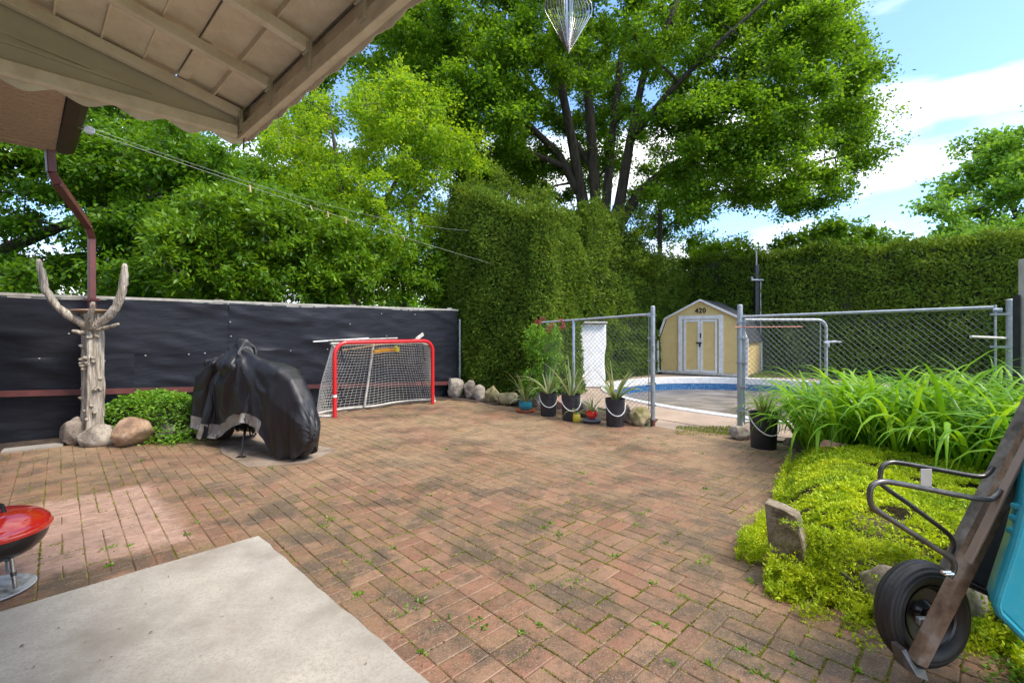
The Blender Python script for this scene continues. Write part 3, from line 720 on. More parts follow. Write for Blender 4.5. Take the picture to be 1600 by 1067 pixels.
# big maple
def pm(px, py, d=17.5): return P(px, py, d)
b0 = Vector((3.0, 17.5, 0))
mst = []
def stem(pts, rs): mst.append(([Vector(p) for p in pts], [r * .78 for r in rs]))
stem([b0, pm(925, 400), pm(908, 300), pm(890, 200, 17.2), pm(868, 90, 16.8), pm(850, -60, 16.5)], [.55, .40, .27, .21, .17, .10])
stem([b0 + Vector((.1, .2, 0)), pm(935, 390), pm(930, 300), pm(922, 180, 17.6), pm(912, 60, 17.8), pm(905, -100, 18)], [.5, .38, .26, .23, .19, .10])
stem([pm(938, 400), pm(947, 320), pm(955, 230, 18.2), pm(968, 110, 18.6), pm(990, -40, 19)], [.36, .24, .20, .16, .09])
stem([pm(940, 400), pm(968, 320, 17.0), pm(985, 220, 16.6), pm(1005, 120, 16.0), pm(1060, 0, 15.5)], [.36, .26, .20, .15, .09])
stem([pm(942, 390), pm(1000, 300), pm(1045, 262, 17), pm(1110, 232, 16.5), pm(1200, 190, 16), pm(1290, 150, 15.6)], [.30, .25, .18, .14, .09, .05])
stem([pm(990, 310), pm(1060, 275, 17.4), pm(1150, 262, 17), pm(1260, 258, 16.6), pm(1350, 235, 16.3)], [.20, .12, .09, .06, .03])
stem([pm(905, 300), pm(872, 240), pm(820, 190, 17), pm(740, 120, 16.5), pm(650, 20, 16)], [.26, .18, .14, .10, .05])
stem([pm(880, 260), pm(820, 235, 17), pm(750, 240, 17), pm(680, 215, 17)], [.16, .10, .06, .03])
stem([pm(985, 220, 16.6), pm(1040, 150, 15), pm(1120, 70, 14), pm(1220, -20, 13.5)], [.17, .12, .09, .04])
stem([pm(925, 260), pm(860, 170, 20), pm(780, 60, 21), pm(700, -60, 22)], [.18, .13, .10, .05])
mpoly = [(560, 90), (600, -60), (1290, -60), (1320, 20), (1352, 45), (1362, 120), (1345, 160), (1368, 190), (1380, 235), (1362, 262), (1330, 290), (1300, 325), (1250, 335), (1215, 300), (1120, 330), (1030, 315), (985, 270), (900, 255), (820, 250), (760, 270), (700, 235), (640, 195), (600, 150)]
mc = sample_clumps(mpoly, (13.2, 21), 285, 5, .6)
mc += sample_clumps([(560, 60), (640, -40), (860, -40), (900, 120), (820, 230), (700, 240), (600, 190)], (13.2, 17), 46, 55, .5)
mc += sample_clumps([(1000, 60), (1290, -30), (1350, 120), (1360, 240), (1250, 320), (1060, 300)], (13.2, 16.5), 50, 56, .5)
mc += sample_clumps([(560, -60), (1300, -60), (1300, -420), (700, -420)], (12.5, 22), 60, 6, 1.1)
mc += sample_clumps([(985, 300), (1130, 320), (1150, 380), (1100, 395), (1035, 380), (1000, 350)], (19.2, 21), 12, 8, .5)
mc += sample_clumps([(850, 60), (1040, 60), (1010, 320), (900, 320)], (19.0, 22), 34, 58, .5)
mc = [c for i, c in enumerate(mc) if not (c.y < 17.8 and i % 3 and abs(800 + F * c.x / c.y - 945) < 75 and HZ - F * (c.z - CAMH) / c.y > 70)]
mc += sample_clumps([(700, 230), (880, 250), (900, 310), (820, 300), (700, 300)], (17.5, 20.5), 26, 57, .4)
mc += [P(x, y, d) for x, y, d in ((1368, 232, 16), (1345, 255, 16.3), (1325, 225, 16), (1340, 100, 15.5), (1318, 60, 15.5), (1285, 20, 15), (1335, 135, 16), (1310, 300, 16.3), (1275, 318, 16.5), (1240, 325, 16.8), (700, 225, 17), (730, 200, 17), (660, 150, 16.5))]
tree('maple_tree', 'huge spreading maple with several dark trunks rising behind the hedges', mc, mst, LF_maple, M_bark, 1.0, 17, 52, .112, .72, .55, .3, 3, .016, .07)
# yellow green tree
yp = [(415, 215), (470, 150), (525, 165), (560, 150), (600, 120), (640, 110), (700, 165), (740, 215), (765, 300), (715, 360), (700, 440), (400, 440), (395, 300)]
yc = sample_clumps(yp, lambda x: (max(10.2, fence_d(x) + 1.2), 13.8), 200, 15, .32)
yst = [([Vector((-3.6, 12, 0)), P(545, 430, 12), P(538, 330, 11.8), P(525, 240, 11.6), P(515, 180, 11.5)], [.13, .10, .08, .05, .02]),
       ([P(545, 420, 12), P(600, 320, 12), P(640, 240, 12), P(660, 160, 12)], [.08, .06, .04, .02]), ([P(650, 440, 12.2), P(640, 330, 12.2), P(690, 260, 12.4), P(705, 200, 12.5)], [.09, .06, .04, .02])]
tree('ornamental_tree', 'bright yellow green young tree rising behind the middle of the black fence', yc, yst, LF_yel, M_barkl, .62, 13, 34, .085, .62, .8, .3, 4, .009, .03)
# left tree
lpz = [(-330, 60), (60, 90), (200, 150), (390, 205), (430, 260), (440, 330), (340, 420), (300, 455), (180, 452), (160, 390), (90, 345), (20, 350), (-20, 372), (0, 400), (120, 412), (150, 452), (-60, 452), (-330, 440)]
lc = sample_clumps(lpz, (8.6, 13.5), 400, 25, .30)
lc += sample_clumps([(120, 250), (330, 280), (330, 470), (150, 470)], (9.2, 13.0), 60, 26, .3)
lc += [P(x, y, d) for x, y, d in ((40, 430, 11), (90, 420, 11.5), (20, 415, 11), (150, 440, 10.5), (0, 360, 11), (130, 365, 10.5), (185, 430, 10.8), (60, 445, 12), (230, 440, 10.6))]
lst = [([Vector((-13.5, 10.5, 0)), P(-140, 460, 10.5), P(-60, 425, 10.4), P(20, 385, 10.2), P(75, 362, 10), P(160, 330, 9.8), P(260, 300, 9.6)], [.30, .26, .20, .13, .11, .06, .03]),
       ([P(-140, 460, 10.5), P(-40, 480, 11), P(40, 440, 11), P(110, 400, 11), P(220, 385, 11)], [.22, .13, .09, .06, .02]),
       ([P(-140, 450, 10.5), P(-60, 300, 10.5), P(60, 220, 10.5), P(200, 190, 10.3)], [.24, .16, .09, .03])]
tree('leaning_tree', 'layered green tree with a dark limb reaching in from the left above the black fence', lc, lst, LF_dark, M_bark, .85, 15, 34, .115, .5, .28, .25, 5, .012, .05)
# tree far behind, between awning and maple
bc = sample_clumps([(360, 30), (640, -40), (700, 60), (700, 260), (640, 330), (420, 380), (340, 300)], (15.5, 20.5), 85, 31, .7)
tree('shade_tree', 'dark green tree seen between the awning corner and the maple', bc, [([Vector((-7.4, 18, 0)), P(470, 300, 18), P(480, 180, 18), P(510, 60, 18)], [.3, .22, .15, .05])], LF_maple, M_bark, 1.0, 14, 34, .16, .7, .6, .3, 6, .02, .07)
# laurel
sp_ = [(255, 330), (330, 290), (400, 300), (500, 325), (600, 360), (690, 385), (716, 440), (718, 476), (640, 474), (480, 470), (330, 462), (250, 458)]
lcl = sample_clumps(sp_, lambda x: (fence_d(x) + .35, fence_d(x) + 1.9), 240, 41, .20)
tree('broadleaf_shrub', 'dense glossy green shrub leaning over the black fence top', lcl, [([P(480, 620, 9.6), P(490, 430, 9.6), P(480, 370, 9.7)], [.06, .04, .02]), ([P(640, 600, 11), P(630, 450, 11), P(620, 410, 11)], [.06, .04, .02]), ([P(350, 640, 8.8), P(345, 430, 8.8), P(340, 350, 8.9)], [.06, .04, .02])], LF_laurel, M_barkl, .42, 12, 22, .115, .40, .7, .1, 7, .008, .02, cat='shrub')
# shrubs beside the hedge block top left
fc_ = sample_clumps([(690, 320), (760, 275), (850, 285), (880, 330), (860, 350), (720, 400), (690, 440)], (10.6, 11.8), 34, 51, .3)
tree('cedar_tree', 'feathery untrimmed cedar top rising above the tall hedge block', fc_, [([Vector((-.3, 11.3, 0)), P(780, 420, 11.3), P(785, 310, 11.3)], [.1, .08, .03])], LF_cedar, M_barkl, .45, 16, 36, .075, .4, .9, .2, 8, .008, .03)
fc2 = sample_clumps([(915, 335), (950, 318), (1000, 330), (1010, 375), (1060, 400), (1060, 430), (920, 420)], (13.3, 15), 26, 52, .3)
tree('cedar_tree', 'feathery cedar top in front of the maple trunks', fc2, [([Vector((2.9, 14, 0)), P(950, 420, 14), P(955, 350, 14)], [.1, .08, .03])], LF_cedar, M_barkl, .5, 14, 34, .10, .4, .9, .2, 9, .008, .03)
# wild growth above the back hedge
def hd(px):
    k = (px - 800) / F; t = (17.2 * k - 6.4) / (.724 + .69 * k); return 17.2 - .69 * t
wc = sample_clumps([(1190, 405), (1230, 372), (1290, 350), (1350, 352), (1400, 375), (1420, 400)], lambda x: (hd(x) + .4, hd(x) + 1.5), 30, 61, .3)
tree('wild_shrub', 'rounded green bush growing out above the middle of the back hedge', wc, [([Vector((9.9, 15.2, 0)), P(1290, 420, 15.2), P(1300, 380, 15.2)], [.06, .05, .02])], LF_laurel, M_barkl, .5, 12, 26, .13, .6, .8, .2, 10, .008, .03, cat='shrub')
wc = sample_clumps([(1075, 420), (1090, 395), (1130, 375), (1180, 380), (1200, 400), (1190, 425)], lambda x: (hd(x) + .4, hd(x) + 1.6), 20, 62, .3)
tree('wild_shrub', 'low bright bush above the back hedge just right of the utility pole', wc, [([Vector((8.0, 17.4, 0)), P(1130, 420, 17.4), P(1135, 395, 17.4)], [.06, .05, .02])], LF_yel, M_barkl, .5, 12, 24, .12, .6, .8, .2, 12, .008, .03, cat='shrub')
wc = sample_clumps([(1440, 400), (1480, 350), (1560, 345), (1640, 350), (1720, 400)], lambda x: (hd(x) + .6, hd(x) + 2.2), 26, 63, .35)
tree('wild_shrub', 'loose green bush above the right end of the back hedge', wc, [([Vector((13.8, 13.4, 0)), P(1560, 420, 13.4), P(1560, 380, 13.4)], [.06, .05, .02])], LF_far, M_barkl, .5, 12, 24, .10, .6, .8, .2, 14, .008, .03, cat='shrub')
rc = sample_clumps([(1478, 300), (1495, 240), (1535, 215), (1580, 205), (1680, 180), (1800, 210), (1850, 330), (1800, 380), (1480, 372), (1470, 340)], (25, 31), 62, 71, 1.0)
tree('shade_tree', 'bright green rounded tree standing in the distance at the right edge', rc, [([Vector((32, 28, 0)), P(1640, 380, 28), P(1640, 300, 28), P(1630, 230, 28)], [.4, .32, .2, .08]), ([P(1640, 390, 28), P(1590, 340, 27), P(1560, 280, 27)], [.25, .15, .06])], LF_far, M_bark, 1.5, 16, 40, .25, .75, .8, .15, 15, .03, .1)

# far off green behind everything (neighbouring gardens)
far = []
rg = random.Random(77)
for i in range(34):
    a = -1.25 + 2.5 * i / 33; d = rg.uniform(42, 60)
    for k in range(9): far.append(Vector((math.sin(a) * d + rg.gauss(0, 1.5), math.cos(a) * d + rg.gauss(0, 1.5), rg.uniform(.5, 4.2))))
o = npmesh('distant_greenery', crown(far, 2.2, 12, 22, .5, .8, .8, .1, 99), 4, LF_maple); tag(o, 'far off mass of garden greenery beyond the hedges', 'greenery', kind='stuff')

# ================================================================== UTILITY POLE, LAMP POST
up = thing('utility_pole', (P(1031, 400, 18.6).x, 18.6, 0), 'thin dark utility pole standing behind the corner of the hedges', 'pole')
MB().tube([P(1031, 520, 18.6) - Vector((0, 0, 1.5)), P(1031, 318, 18.6)], [.11, .085], 10).build('shaft', M_bark, up, True)
MB().box(P(1027, 405, 18.4), (.3, .25, .55), bev=.02).build('grey_box', M_galv, up)
lpz_ = P(1181, 420, 17.2)
lpp = thing('service_post', (P(1182, 500, 15.27).x, 15.27, 0), 'dark service post with silver conduit standing behind the shed', 'post')
q = P(1182, 500, 15.27)
MB().box((q.x, 15.27, 1.75), (.13, .13, 3.5), bev=.01).build('post_shaft', M_blackp, lpp)
MB().tube([(q.x + .10, 15.20, .02), (q.x + .10, 15.20, 2.95)], .022, 8).build('conduit', M_galv, lpp, True)
MB().box((q.x - .02, 15.17, 3.0), (.42, .06, .05), bev=.01).tube([(q.x - .2, 15.17, 3.02), (q.x - .2, 15.17, 3.10)], .035, 8).build('bracket', M_galv, lpp)
MB().tube([(q.x, 15.27, 3.5), (q.x, 15.27, 3.95)], .025, 8).build('mast', M_galv, lpp, True)

# ================================================================== SHED
def shed():
    A0 = G(1031, 584); A1 = G(1165, 592); A0.z = A1.z = 0; X = (A1 - A0).normalized(); Y = Vector((-X.y, X.x, 0)); Z = Vector((0, 0, 1))
    if Y.y < 0: Y = -Y
    Wd = (A1 - A0).length; Dp = 2.2; root = thing('garden_shed', (A0 + A1) / 2 + Y * .5, 'tan gambrel roofed garden shed with white trimmed double doors', 'shed')
    p = lambda x, y, z: A0 + X * x + Y * y + Z * z
    zb = .07
    prof = [(0.03, zb), (0.0, 1.12), (.22, 1.74), (Wd / 2, 2.27), (Wd - .22, 1.74), (Wd, 1.12), (Wd - .03, zb)]
    MB().prism([p(x, 0.03, z) for x, z in prof], Y * (Dp - .06)).build('wall', M_tan, root)
    # roof sheets
    up_ = [(0 - .06, 1.05), (.19, 1.76), (Wd / 2, 2.31), (Wd - .19, 1.76), (Wd + .06, 1.05)]
    lo = [(x * 1, z - .04) for x, z in up_]
    r = MB()
    for i in range(4):
        a, b = up_[i], up_[i + 1]; r.prism([p(a[0], -.02, a[1]), p(b[0], -.02, b[1]), p(b[0], -.02, b[1] - .035), p(a[0], -.02, a[1] - .035)], Y * (Dp + .04))
    r.build('roof', M_shing, root)
    # white verge trim on the front, following the gambrel and down the corners
    tr = MB()
    tl = [(-.04, 0.0 + zb), (-.055, 1.10), (.18, 1.745), (Wd / 2, 2.285), (Wd - .18, 1.745), (Wd + .055, 1.10), (Wd + .04, zb)]
    for i in range(6):
        a, b = tl[i], tl[i + 1]; tr.beam(p(a[0], -.035, a[1]), p(b[0], -.035, b[1]), .05, .075, up=tuple(Y))
    tr.build('verge_trim', M_white, root)
    MB().beam(p(-.02, -.012, zb + .02), p(Wd + .02, -.012, zb + .02), .05, .07).build('sill_board', M_whitew, root)
    c = Wd / 2; dw = .49; dh0, dh1 = .12, 1.70
    fr = MB()
    for s in (-1, 1): fr.beam(p(c + s * (dw + .10), -.0, zb), p(c + s * (dw + .10), -.0, 1.83), .06, .12, up=tuple(X))
    fr.beam(p(c - dw - .04, 0, 1.77), p(c + dw + .04, 0, 1.77), .056, .11)
    fr.build('door_frame', M_white, root)
    for s in (-1, 1):
        x0, x1 = (c - dw, c - .004) if s < 0 else (c + .004, c + dw)
        dr = MB(); dr.box(p((x0 + x1) / 2, .01, (dh0 + dh1) / 2), (x1 - x0 - .006, .03, dh1 - dh0), (X, Y, Z)); d = dr.build('door', M_tan, root)
        t2 = MB()
        for xx in (x0 + .035, x1 - .035): t2.box(p(xx, -.018, (dh0 + dh1) / 2), (.066, .024, dh1 - dh0), (X, Y, Z))
        for zz in (dh0 + .035, dh1 - .035): t2.box(p((x0 + x1) / 2, -.0175, zz), (x1 - x0 - .14, .022, .066), (X, Y, Z))
        t2.build('door_trim', M_white, d)
    hd_ = MB(); hd_.box(p(c - .03, -.045, 1.0), (.16, .03, .045), (X, Y, Z), bev=.006).box(p(c, -.05, .93), (.05, .03, .09), (X, Y, Z), bev=.006); hd_.box(p(c + .02, -.045, 1.22), (.03, .02, .14), (X, Y, Z))
    hd_.build_each('latch', M_black, root)
    # number 420
    num = bpy.data.curves.new('house_number', 'FONT'); num.body = '420'; num.size = .20; num.extrude = .006; num.align_x = 'CENTER'; num.space_character = 1.1; num.offset = .004
    no = bpy.data.objects.new('house_number', num); COL.objects.link(no)
    mw = Matrix((( X.x, 0, -Y.x, 0), (X.y, 0, -Y.y, 0), (0, 1, 0, 0), (0, 0, 0, 1))); pos = p(c, -.012 + .03, 1.905)
    no.matrix_world = Matrix.Translation(pos - Y * .01) @ mw
    bpy.context.view_layer.update(); dg = bpy.context.evaluated_depsgraph_get()
    me = bpy.data.meshes.new_from_object(no.evaluated_get(dg)); me.transform(no.matrix_world); bpy.data.objects.remove(no)
    me.materials.clear(); finish('house_number', me, M_ink, root)
    MB().box(p(Wd / 2, Dp / 2, .035), (Wd - .1, Dp - .1, .069), (X, Y, Z)).build('floor_base', M_oldwood, root)
    cb = MB(); cb.box(p(Wd + .012, .06, .6), (.03, .10, 1.0), (X, Y, Z)).box(p(Wd + .012, Dp - .06, .6), (.03, .10, 1.0), (X, Y, Z)); cb.build_each('corner_board', M_white, root)
shed()

# ================================================================== WHITE SLAB
d0 = 11.3
ws = thing('moulded_step', P(920, 604, d0) * Vector((1, 1, 0)).x if False else (P(920, 604, d0).x, d0, 0), 'tall white moulded pool step with ragged left edge, behind the left chain link panel', 'pool step')
ol = [(905, 506), (903.5, 518), (901, 530), (902, 538), (899.5, 550), (899, 562), (896, 576), (893, 588), (885, 596), (880, 605), (944, 605), (945, 590), (943.5, 572), (943.5, 556), (946, 540), (946, 506)]
MB().prism([P(x, y, d0 + (605 - y) * .004) - Vector((0, 0, 0)) for x, y in ol], Vector((.05, .14, 0))).build('step_shell', M_white, ws, False, .02)
MB().beam(P(903, 504, d0 + .38), P(948, 504, d0 + .38), .2, .05, bev=.012).build('top_lip', M_whitew, ws)
MB().tube([P(911, 556, d0 - .02), P(911, 570, d0 - .05), P(908, 590, d0 - .08), P(905, 600, d0 - .1)], .012, 6).build('strap', M_blackp, ws)

# ================================================================== CHAIN LINK
def clip_lines(Wd, H0, H1l, H1r, step):
    """diagonal wires clipped to a panel 0..Wd with a sloping top"""
    segs = []; top = lambda x: H1l + (H1r - H1l) * x / Wd
    n = int((Wd + 2.2) / step) + 2
    for k in range(-n, n):
        for s in (1, -1):
            x0 = k * step; pts = []
            cur = None
            # march and keep the inside portion
            a = None; b = None; m = 60
            for i in range(m + 1):
                z = H0 + (2.0 - H0) * i / m; x = x0 + s * (z - H0)
                if 0 <= x <= Wd and z <= top(x) + .03:
                    if a is None: a = (x, z)
                    b = (x, z)
            if a and b and a != b: segs.append((a, b))
    return segs
def linkmesh(A, B, H0, ha, hb_, step=.07, r=.0018):
    A, B = Vector(A), Vector(B); X = (B - A); Wd = X.length; X.normalize(); Y = Vector((-X.y, X.x, 0)); mb = MB()
    for i, ((x0, z0), (x1, z1)) in enumerate(clip_lines(Wd, H0, ha, hb_, step)):
        o = Y * (.002 if z1 > z0 and x1 > x0 else -.002)
        mb.tube([A + X * x0 + o + Vector((0, 0, z0)), A + X * x1 + o + Vector((0, 0, z1))], r, 4, False)
    return mb
PL, PR, PE = G(1020, 665), Vector((3.14, 6.48, 0)), Vector((5.13, 4.84, 0))
PV = Vector((PL.x - .774 * 1.35, PL.y + .633 * 1.35, 0))
P0 = Vector((PL.x - .774 * 2.0, PL.y + .633 * 2.0, 0))
def post(p, h, r, parent, name='post', m=M_galv):
    return MB().tube([p + Vector((0, 0, -.1)), p + Vector((0, 0, h - .01)), p + Vector((0, 0, h))], [r, r, r * .7], 14).build(name, m, parent, True)
f1 = thing('chain_link_fence', PL, 'short chain link panel left of the gate opening, half hidden by the flowering vine', 'fence')
post(PL, 1.745, .033, f1, 'end_post'); post(PV, 1.55, .024, f1)
MB().tube([P0 + Vector((0, 0, 1.52)), PL + Vector((0, 0, 1.625))], .019, 10).build('top_rail', M_galv, f1, True)
linkmesh(P0, PL - (PL - P0).normalized() * .06, .06, 1.53, 1.63).build('wire_mesh', M_wire, f1)
tb = PL - (PL - P0).normalized() * .06
MB().tube([tb + Vector((0, 0, .08)), tb + Vector((0, 0, 1.66))], .007, 6).build('tension_bar', M_galv, f1)
g = MB()
for z in (.3, .62, .95, 1.28, 1.6): g.beam(PL + Vector((-.07, .03, z)), PL + Vector((.04, -.03, z)), .012, .022)
g.box(PL + Vector((0, -.04, 1.13)), (.03, .04, .09), bev=.006); g.build_each('band', M_galv, f1)
g = MB(); g.tube([PL + Vector((0, 0, .0)), PL + Vector((0, 0, .09))], .0345, 14).build('rust_foot', M_rust, f1, True)
f2 = thing('chain_link_fence', PR, 'long chain link panel right of the gate opening behind the daylilies', 'fence')
post(PR, 1.745, .036, f2, 'gate_post'); post(PE, 1.715, .036, f2, 'end_post')
eR = (PE - PR).normalized(); XR = eR
MB().tube([PR + Vector((0, 0, 1.575)), PE - eR * .12 + Vector((0, 0, 1.632))], .019, 10).build('top_rail', M_galv, f2, True)
MB().tube([PE - eR * .13 + Vector((0, 0, 1.605)), PE - eR * .06 + Vector((0, 0, 1.60))], .024, 10).build('rail_cap', M_galv, f2, True)
linkmesh(PR + eR * .06, PE - eR * .11, .06, 1.575, 1.63).build('wire_mesh', M_wire, f2)
q = PE - eR * .11
MB().tube([q + Vector((0, 0, .1)), q + Vector((0, 0, 1.66))], .011, 6).build('tension_bar', M_galv, f2)
q2 = PR + eR * .06
MB().tube([q2 + Vector((0, 0, .1)), q2 + Vector((0, 0, 1.6))], .009, 6).build('tension_bar', M_galv, f2)
g = MB()
for z in (.4, 1.22, 1.56): g.beam(PE - eR * .15 + Vector((0, 0, z)), PE + eR * .045 + Vector((0, 0, z)), .078, .02)
for z in (.28, .62, .95, 1.28, 1.5): g.beam(PR - eR * .045 + Vector((0, 0, z)), PR + eR * .09 + Vector((0, 0, z)), .078, .018)
g.build_each('band', M_galv, f2)
MB().tube([P(1517, 526, 4.7), P(1575, 528.5, 4.86)], .013, 10).build('stub_rail', M_whitew, f2, True)
# gate leaf, open
GA, GBp = PR + Vector((.08, .06, 0)), PR + Vector((1.22, .05, 0))
gt = thing('chain_link_gate', GA, 'open chain link gate leaf with rounded top corner and latch', 'gate')
def vz(p, z): return p + Vector((0, 0, z))
ga, gb = vz(GA, 1.535), vz(GBp, 1.535)
pts = [vz(GA, .12), vz(GA, 1.535)]
g = MB(); fr_ = [vz(GA, .12), vz(GA, 1.50), vz(GA, 1.535) + Vector((.02, 0, 0))]
arc = [vz(GBp, 1.535) + Vector((-.12 + .12 * math.sin(a), 0, -.12 + .12 * math.cos(a))) for a in [i * math.pi / 12 for i in range(7)]]
g.tube(fr_ + arc + [vz(GBp, .12), vz(GBp, .10)] , .021, 10); g.tube([vz(GA, .12), vz(GBp, .12)], .019, 10); g.build('gate_frame', M_galv, gt, True)
linkmesh(GA, GBp - Vector((.09, 0, 0)), .12, 1.49, 1.49).build('wire_mesh', M_wire, gt)
MB().tube([vz(GBp, .12) + Vector((-.08, 0, 0)), vz(GBp, 1.51) + Vector((-.08, 0, 0))], .008, 6).build('tension_bar', M_galv, gt)
MB().tube([vz(GBp, 1.22) + Vector((-.05, -.03, 0)), vz(GBp, 1.235) + Vector((.08, -.03, 0)), vz(GBp, 1.23) + Vector((.2, -.02, 0))], [.018, .016, .008], 8).box(vz(GBp, 1.2) + Vector((0, -.02, 0)), (.05, .05, .09), bev=.008).build('latch', M_galv, gt, True)
g = MB()
for z in (.35, 1.3): g.beam(vz(PR, z), vz(GA, z), .05, .04)
g.build_each('hinge', M_galv, gt)
MB().tube([vz(PR, 1.435) + Vector((-.1, -.06, 0)), vz(PR, 1.437) + Vector((.35, -.02, 0)), vz(PR, 1.44) + Vector((.86, .0, 0))], .007, 6).build('rod', M_pink, gt)

# ================================================================== VINE
vl = sample_clumps([(822, 520), (845, 500), (872, 505), (880, 540), (872, 590), (850, 615), (815, 612), (822, 570)], (7.95, 8.6), 38, 81, .12)
vine = thing('flowering_vine', (PV.x, PV.y + .1, 0), 'honeysuckle with small pink flowers climbing the fence in front of the hedge', 'vine')
npmesh('foliage', crown(vl, .20, 9, 16, .05, .55, .8, .2, 21), 4, LF_cover, vine)
branchwork([([P(850, 640, 8.2) * 1, P(852, 580, 8.1), P(850, 530, 8.1)], [.015, .012, .006])], vl, .004, .008, 5).build('stem', M_barkl, vine, 'all')
fl = [P(x, y, 7.75) for x, y in ((838, 502), (842, 504), (864, 507), (858, 512), (878, 512), (876, 500), (857, 515), (848, 498), (880, 508))]
for i, q in enumerate(fl): npmesh('flower', crown([q], .055, 8, 6, .03, .5, .8, .1, 22 + i), 4, LF_flower, vine)

# ================================================================== POTTED PLANTS
def strip_leaves(c, n, ln, wd, seed, spread=(.25, 1.25), segs=6, arch=1.0, base_r=.03, z_up=1.0):
    """long arching tapered blades out of one crown, as one numpy quad soup with shared shape"""
    rg = random.Random(seed); mb = MB()
    for i in range(n):
        a = i * 2.399 + rg.uniform(-.3, .3); el = rg.uniform(*spread); L_ = ln * rg.uniform(.65, 1.15); w = wd * rg.uniform(.8, 1.15)
        h = Vector((math.cos(a), math.sin(a), 0)); side = Vector((-h.y, h.x, 0)); p = Vector(c) + h * base_r * rg.random(); ang = math.pi / 2 - el * .55; row = []
        st = L_ / segs
        for k in range(segs + 1):
            t = k / segs; ww = w * (1 - t ** 2.2) * (.75 + .6 * t if t < .4 else 1) + .001; d = Vector((h.x * math.cos(ang), h.y * math.cos(ang), math.sin(ang)))
            nrm = side.cross(d)
            row.append((p - side * ww / 2 + nrm * ww * .28, p.copy(), p + side * ww / 2 + nrm * ww * .28)); p = p + d * st; ang -= arch * el * .22 * (1 + t)
        mb.grid(row)
    return mb
def potted(kind, pos, r, h, label, leafn, leafl, leafw, seed, arch=1.0, group=None, spread=(.25, 1.3), potm=None, handle=None):
    root = thing('potted_plant', pos, label, 'potted plant', group); pos = Vector(pos)
    if kind == 'bucket':
        pr = [(r * .86, 0), (r * .87, .004), (r * .93, h * .6), (r * .955, h * .80), (r * 1.0, h * .805), (r * 1.0, h * .825), (r * .96, h * .83), (r * .965, h * .885), (r * 1.005, h * .89), (r * 1.005, h * .91), (r * .97, h * .915), (r * .975, h * .975), (r * 1.02, h * .98), (r * 1.02, h), (r * .95, h), (r * .93, h * .9)]
        b = MB().lathe(pr, pos, 40, cap=True).build('bucket', M_blackp, root, True)
        s = handle or 1
        pts = []
        for i in range(13):
            a = math.pi * i / 12; pts.append(pos + Vector((math.cos(a) * r * 1.03 * (1 if s > 0 else -1), -abs(math.sin(a)) * r * .55 - r * .62 * math.sin(a), h * .86 - math.sin(a) * h * .44)))
        MB().tube(pts, .0065, 6).build('bail_handle', M_white, b, True)
        zs = h * .93
    elif kind == 'bowl':
        pr = [(r * .55, 0), (r * .95, h * .35), (r, h * .6), (r * .9, h), (r * .8, h * .97), (r * .78, h * .8)]
        MB().lathe(pr, pos + Vector((0, 0, .02)), 32).build('pot', potm, root, True); zs = h * .9 + .02
    elif kind == 'urn':
        pr = [(r * .8, 0), (r * .95, h * .1), (r, h * .45), (r * .9, h * .8), (r * .8, h * .86), (r * .88, h), (r * .72, h), (r * .7, h * .85)]
        MB().lathe(pr, pos, 32).build('pot', potm, root, True); zs = h * .86
    MB().lathe([(r * .9, 0), (r * .5, .012), (.001, .014)], pos + Vector((0, 0, zs - .02)), 20, cap=False).build('soil', M_soil, root)
    strip_leaves(pos + Vector((0, 0, zs - .02)), leafn, leafl, leafw, seed, spread, 6, arch).build('leaves', LF_pine, root, 'all')
    return root
GPn = 'pineapple plants in black buckets'
q = G(857, 649); potted('bucket', q, .143, .375, 'pineapple plant in the black bucket nearest the teal pot', 15, .62, .036, 1, .9, GPn, (.3, 1.5), handle=1)
q = G(892, 656); potted('bucket', q, .150, .40, 'pineapple plant with longest upright leaves in the middle black bucket', 12, .74, .036, 2, .5, GPn, (.15, 1.1), handle=-1)
q = G(961, 665); potted('bucket', q, .143, .40, 'full pineapple plant in the black bucket beside the left gate post', 22, .60, .042, 3, .6, GPn, (.15, 1.35), handle=1)
q = G(1193, 699); potted('bucket', q, .158, .42, 'short reddish pineapple plant in the bucket right of the gate, beside the daylilies', 15, .36, .035, 4, .4, GPn, (.1, .9), handle=1)
q = G(821, 643); rt = potted('bowl', q, .115, .16, 'spiky plant in a small teal pot on an orange saucer', 16, .62, .034, 5, .9, None, (.25, 1.6), potm=M_tealpot)
MB().lathe([(.10, 0), (.155, .012), (.17, .04), (.155, .04), (.13, .02)], q, 32).build('saucer', M_terra, rt, True)
q = G(901, 659); potted('urn', q, .063, .135, 'small spiky plant in a yellow glazed pot', 9, .30, .018, 6, 1.4, None, (.4, 1.5), potm=M_yel)
q = G(925, 660); rt = potted('bowl', q + Vector((0, 0, .045)), .088, .11, 'small bushy plant in a red pot on a grey dish', 20, .30, .018, 7, .8, None, (.3, 1.4), potm=M_redlid)
MB().lathe([(.09, 0), (.125, .012), (.15, .045), (.14, .047), (.10, .05)], q, 32).build('dish', M_grey, rt, True)

